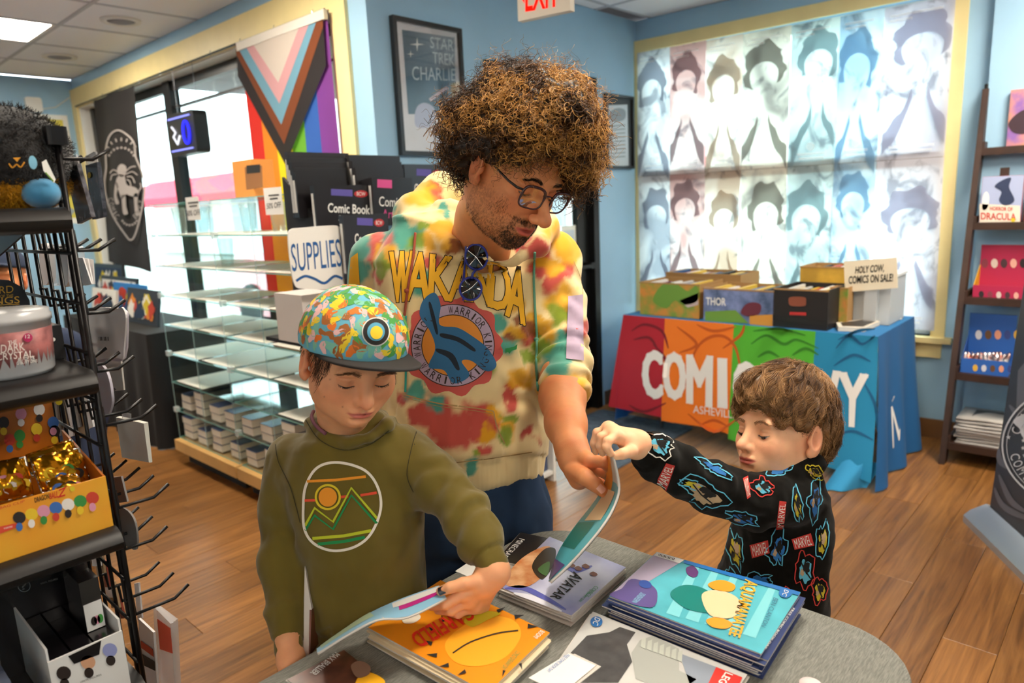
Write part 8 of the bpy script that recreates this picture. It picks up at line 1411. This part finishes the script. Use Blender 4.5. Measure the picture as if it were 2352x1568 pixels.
def flow(P, N):
    q = (P-b2C) @ b2R/b2S; v = q-crownp; v /= np.maximum(np.linalg.norm(v, axis=1, keepdims=True), 1e-6); sp = np.cross(v, np.array([0, 0, 1.])); f = np.clip(q[:, 1:2]*8, -.2, 1)
    return (v+sp*.35*(1-np.abs(f))+np.array([-.55, .15, -.1])*np.maximum(f, 0)) @ b2R.T+.24*np.stack([fbm(P, 24, 2, k) for k in (31, 32, 33)], 1)
lim_n = .024*fbm(hvV[i], 45, 2, 5)
def stop(P):
    x, y, z_ = ((P-b2C) @ b2R/b2S).T; return z_ < np.where(y > .055, .030, np.where(y > .028, .004, np.where(y > -.045, .030, -.046)))+lim_n
S_ = comb(core, hvV[i], flow, 10, .0088, np.linspace(.0004, .0062, 10)+.0, stop)+rg.normal(size=(len(i), 1, 3))*.0009
S_ += np.linspace(0, 1, 10)[None, :, None]**2*rg.normal(size=(len(i), 1, 3))*.0022
hv_, hq2 = ribbons(S_, np.linspace(1, .4, 10)*.00052); organic('hair', hv_, hq2, hairvm, kid, np.repeat(haircol(S_.reshape(-1, 3), 0, np.repeat(rg.random(len(i)), 10)), 3, axis=0))
# fleece
hp = at(1700, 1200, 1.48); Fd = Field(hp+np.array([-.36, -.36, -.30]), hp+np.array([.30, .34, .26]), .0054)
w2 = RIGHT*math.cos(-.95)+FWD*math.sin(-.95)*-1; bf = b2R[:, 1]*[1, 1, 0]; bf /= np.linalg.norm(bf); bs = np.array([bf[1], -bf[0], 0])     # body faces where the head faces
bf = bf*math.cos(.25)+bs*math.sin(.25); bs = np.array([bf[1], -bf[0], 0])
Fd.sweep([(A3((1772, 1460, 1.545)), bs, bf, .118, .100), (A3((1776, 1380, 1.545)), bs, bf, .120, .104), (A3((1784, 1280, 1.545)), bs, bf, .116, .098), (A3((1800, 1190, 1.54)), bs, bf, .116, .088), (A3((1812, 1125, 1.530)), bs, bf, .104, .074), (A3((1818, 1082, 1.515)), bs, bf, .062, .054)], .01, .022)
la = [A3((1815, 1142, 1.435)), A3((1735, 1150, 1.400)), A3((1640, 1122, 1.365)), A3((1560, 1080, 1.325)), A3((1505, 1046, 1.292)), A3((1474, 1025, 1.268))]; Fd.chain(la, [.056, .053, .050, .046, .040, .028], .025, .015)
ra = [A3((1800, 1150, 1.62)), A3((1740, 1230, 1.66)), A3((1690, 1330, 1.62)), A3((1660, 1400, 1.58))]; Fd.chain(ra, [.052, .048, .044, .034], .04, .02)
cl3 = [((1765, 1098, 1.440), .013), ((1825, 1084, 1.418), .017), ((1872, 1066, 1.445), .019), ((1882, 1056, 1.53), .018), ((1830, 1060, 1.575), .018), ((1765, 1080, 1.55), .015), ((1742, 1096, 1.50), .013), ((1765, 1098, 1.440), .013)]
Fd.cone(at(1815, 1060, 1.505), at(1815, 1092, 1.515), .052, .048, .004, sub=True)
Fd.chain([A3(p) for p, r in cl3], [r for p, r in cl3], .01, .008)
sV, sQ = Fd.net(); sN = vnormals(sV, sQ); px, dp = projv(sV); front = (sN @ FWD) < .15; disp = .0045*fbm(sV, 20, 3, 3)+arm_folds(sV, la[1], la[4], .0026, 70, 7, .085)
wv = np.exp(-((px[:, 0]-1735)/50)**2-((px[:, 1]-1200)/40)**2)*front; disp += .006*wv*np.sin((px[:, 0]*.35-px[:, 1])/10)
c_ = A3((1490, 1035, 1.28)); ax = la[5]-la[4]; ax /= np.linalg.norm(ax); t_ = (sV-c_) @ ax; near = np.linalg.norm(sV-c_, axis=1) < .06; disp -= .004*near*sstep(t_, -.002, .003)
sV = sV+sN*disp[:, None]; fleece = organic('fleece_top', sV, sQ, vcmat('black fleece', .95, bump=.3, bscale=1300, sheen=.06, spec=.1), kid, np.array(lin('#100e0b'))*(1+.3*fbm(sV, 120, 2)[:, None]))
S = Skin(fleece, .0012); S2 = Skin(fleece, .0019); S3 = Skin(fleece, .0026)
redm = mat('red fleece print', '#c93a33', .95, bump=.6, bscale=700); wh = mat('pale fleece print', '#e6ded2', .95); bl = mat('blue fleece print', '#2b6fb4', .95, bump=.6, bscale=700); bl2 = mat('light blue fleece print', '#5fb6d2', .95, bump=.6, bscale=700); ye = mat('yellow fleece print', '#c9b52a', .95, bump=.6, bscale=700); tn = mat('tan fleece print', '#b89a78', .95, bump=.6, bscale=700); dk_ = mat('fleece print dark', '#141212', .95)
def vert(q, txt):   # block whose reading direction runs up the picture
    pshape(q, S, redm, fleece, 'red_block'); c = np.mean(q, 0); ptext(txt, [tuple(c+(np.array(p)-c)*.82) for p in q], S2, wh, fleece)
vert([(1504, 1112), (1530, 1063), (1550, 1069), (1530, 1128)], 'MARVEL'); vert([(1782, 1217), (1790, 1150), (1806, 1152), (1800, 1214)], 'MARVEL'); vert([(1722, 1252), (1764, 1240), (1768, 1270), (1728, 1282)], 'MARVEL'); vert([(1818, 1238), (1862, 1224), (1870, 1252), (1825, 1262)], 'MARVEL'); vert([(1706, 1098), (1718, 1092), (1724, 1140), (1716, 1146)], 'MARVEL')
def blob(c, rx, ry, rot, edge, fill, inner=None):
    rg_ = np.random.default_rng(int(c[0]*7+c[1])); n = 26; rad = 1+.36*rg_.normal(size=n)*np.array([1, .4]*13); rad = (rad+np.roll(rad, 1)*.6)/1.6; rx, ry = rx*1.25, ry*1.25
    e0 = [(x*r, y*r) for (x, y), r in zip(ell(0, 0, rx, ry, n), rad)]; cs, sn = math.cos(math.radians(rot)), math.sin(math.radians(rot))
    def sc(k, dx=0, dy=0): return [(c[0]+dx+k*(x*cs-y*sn), c[1]+dy+k*(x*sn+y*cs)) for x, y in e0]
    pline(sc(1.0), 2.6, S, edge, fleece, 'print_edge', True); pshape(sc(.62, rx*.06, ry*.1), S, dk_ if fill is None else fill, fleece, 'print_patch')
    if inner:
        pshape(sc(.34, rx*.18, -ry*.1), S2, inner, fleece, 'print_centre'); pline([sc(.7)[3], (c[0]-rx*.1, c[1]), sc(.6)[16]], 3, S2, dk_, fleece, 'print_stroke')
        pshape(sc(.2, -rx*.3, ry*.2), S2, dk_ if inner is not dk_ else tn, fleece, 'print_centre')
blob((1515, 1020), 27, 20, 25, wh, bl2, dk_); blob((1640, 1075), 30, 9, 25, bl2, bl); blob((1615, 1135), 38, 24, 15, bl2, tn, dk_); blob((1590, 1112), 22, 8, 15, bl2, ye); blob((1705, 1190), 30, 13, 12, bl2, bl, dk_); blob((1752, 1118), 24, 17, 15, redm, bl2, dk_); blob((1788, 1080), 22, 9, -5, bl2, bl); blob((1868, 1082), 18, 11, 30, ye, ye, dk_); blob((1872, 1145), 12, 34, 8, bl2, bl, dk_); blob((1830, 1160), 8, 30, -5, bl2, ye, dk_); blob((1787, 1262), 17, 34, 5, bl2, bl, dk_); blob((1690, 1265), 13, 34, -10, bl2, ye, tn); blob((1888, 1240), 12, 34, 8, bl2, ye, tn); blob((1848, 1305), 16, 32, 0, redm, bl2, dk_); blob((1745, 1330), 26, 12, 5, bl2, bl); blob((1882, 1355), 14, 26, 12, redm, ye, dk_); blob((1680, 1330), 16, 24, -20, bl2, ye); blob((1800, 1375), 20, 16, 0, redm, tn, dk_)
# trousers and shoes
pel = at(1774, 1450, 1.545); fl = np.array([0, 0, 1.]); Fd = Field(np.array([pel[0]-.22, pel[1]-.22, 0]), pel+[.22, .22, .07], .008); Fd.sweep([(pel+fl*.02, bs, bf, .102, .088), (pel-fl*.08, bs, bf, .108, .092)], .02, .03); feet = []
for sx in (-1, 1):
    a = pel-fl*.07+bs*sx*.052; b = np.array([a[0], a[1], .26]); c_ = np.array([a[0], a[1], .05]); Fd.chain([a, b, c_], [.062, .050, .043], .04, .02); feet.append(c_)
v_, q_ = Fd.net(); organic('trousers', v_, q_, mat('black fleece trousers', '#17140f', .95, bump=.6, bscale=600), kid)
for a in feet:
    Fd = Field(a+[-.14, -.14, -.06], a+[.14, .14, .09], .006); Fd.ell(a+bf*.04-fl*.012, (.034, .082, .036), .01, np.stack([bs, bf, fl], 1)); Fd.ell(a, (.033, .042, .048), .03, np.stack([bs, bf, fl], 1)); Fd.plane_cut(a-fl*.048, -fl); v_, q_ = Fd.net(); organic('shoe', v_, q_, mat('blue sneaker', '#2c4a78', .7), kid)
# ------------------------------------------------------------------ shopper half hidden behind the rack
sC = at(2, 640, 2.75); sR = axes(20, 4, 0); shp_ = thing('person', 'shopper in a dark cap seen through the wire rack', 'person', np.array([sC[0], sC[1], 0])); V, Q, q = head(sC, sR, 1.0, False, [(sC-[0, 0, .07], .055), (sC-[0, 0, .2], .065)], h=.0042); organic('body', V, Q, skinm, shp_, skin_tone(q, V, '#d8905f', '#b8504a', '#cc6f50', beard='#3a2a20'))
ax_ = np.stack([sR[:, 0], sR[:, 1], np.array([0, 0, 1.])], 1); Fd = Field(sC-[.34, .34, .95], sC+[.34, .34, -.1], .012); u_, w_ = ax_[:, 0], ax_[:, 1]; zz3 = np.array([0, 0, 1.])
Fd.sweep([(sC-zz3*.86, u_, w_, .17, .12), (sC-zz3*.5, u_, w_, .18, .12), (sC-zz3*.24, u_, w_, .19, .10), (sC-zz3*.17, u_, w_, .10, .08)], .01, .03)
for sx in (-1, 1): Fd.chain([sC+u_*sx*.2-zz3*.27, sC+u_*sx*.25-zz3*.55, sC+u_*sx*.22+w_*.1-zz3*.78], [.06, .05, .042], .04, .02)
V, Q = Fd.net(); organic('jacket', V, Q, mat('navy jacket', '#25304a', .9), shp_); Fd = Field(np.array([sC[0]-.3, sC[1]-.3, 0]), sC+[.3, .3, -.75], .014); Fd.chain([sC-zz3*.84+u_*.09, np.array([*(sC+u_*.1)[:2], .05])], [.095, .06], .03); Fd.chain([sC-zz3*.84-u_*.09, np.array([*(sC-u_*.1)[:2], .05])], [.095, .06], .03); V, Q = Fd.net(); organic('trousers', V, Q, mat('charcoal trousers', '#2c2d31', .9), shp_)
Fd = Field(sC-.16, sC+.18, .006); Fd.ell(sC+sR @ np.array((0, -.015, .04)), (.088, .108, .092), .01, sR); Fd.plane_cut(sC+sR @ np.array((0, 0, .045)), -sR[:, 2]); Fd.ell(sC+sR @ np.array((0, .13, .05)), (.075, .07, .008), .01, sR); V, Q = Fd.net(); organic('knit_cap', V, Q, mat('dark blue cap', '#26324a', .9), shp_)
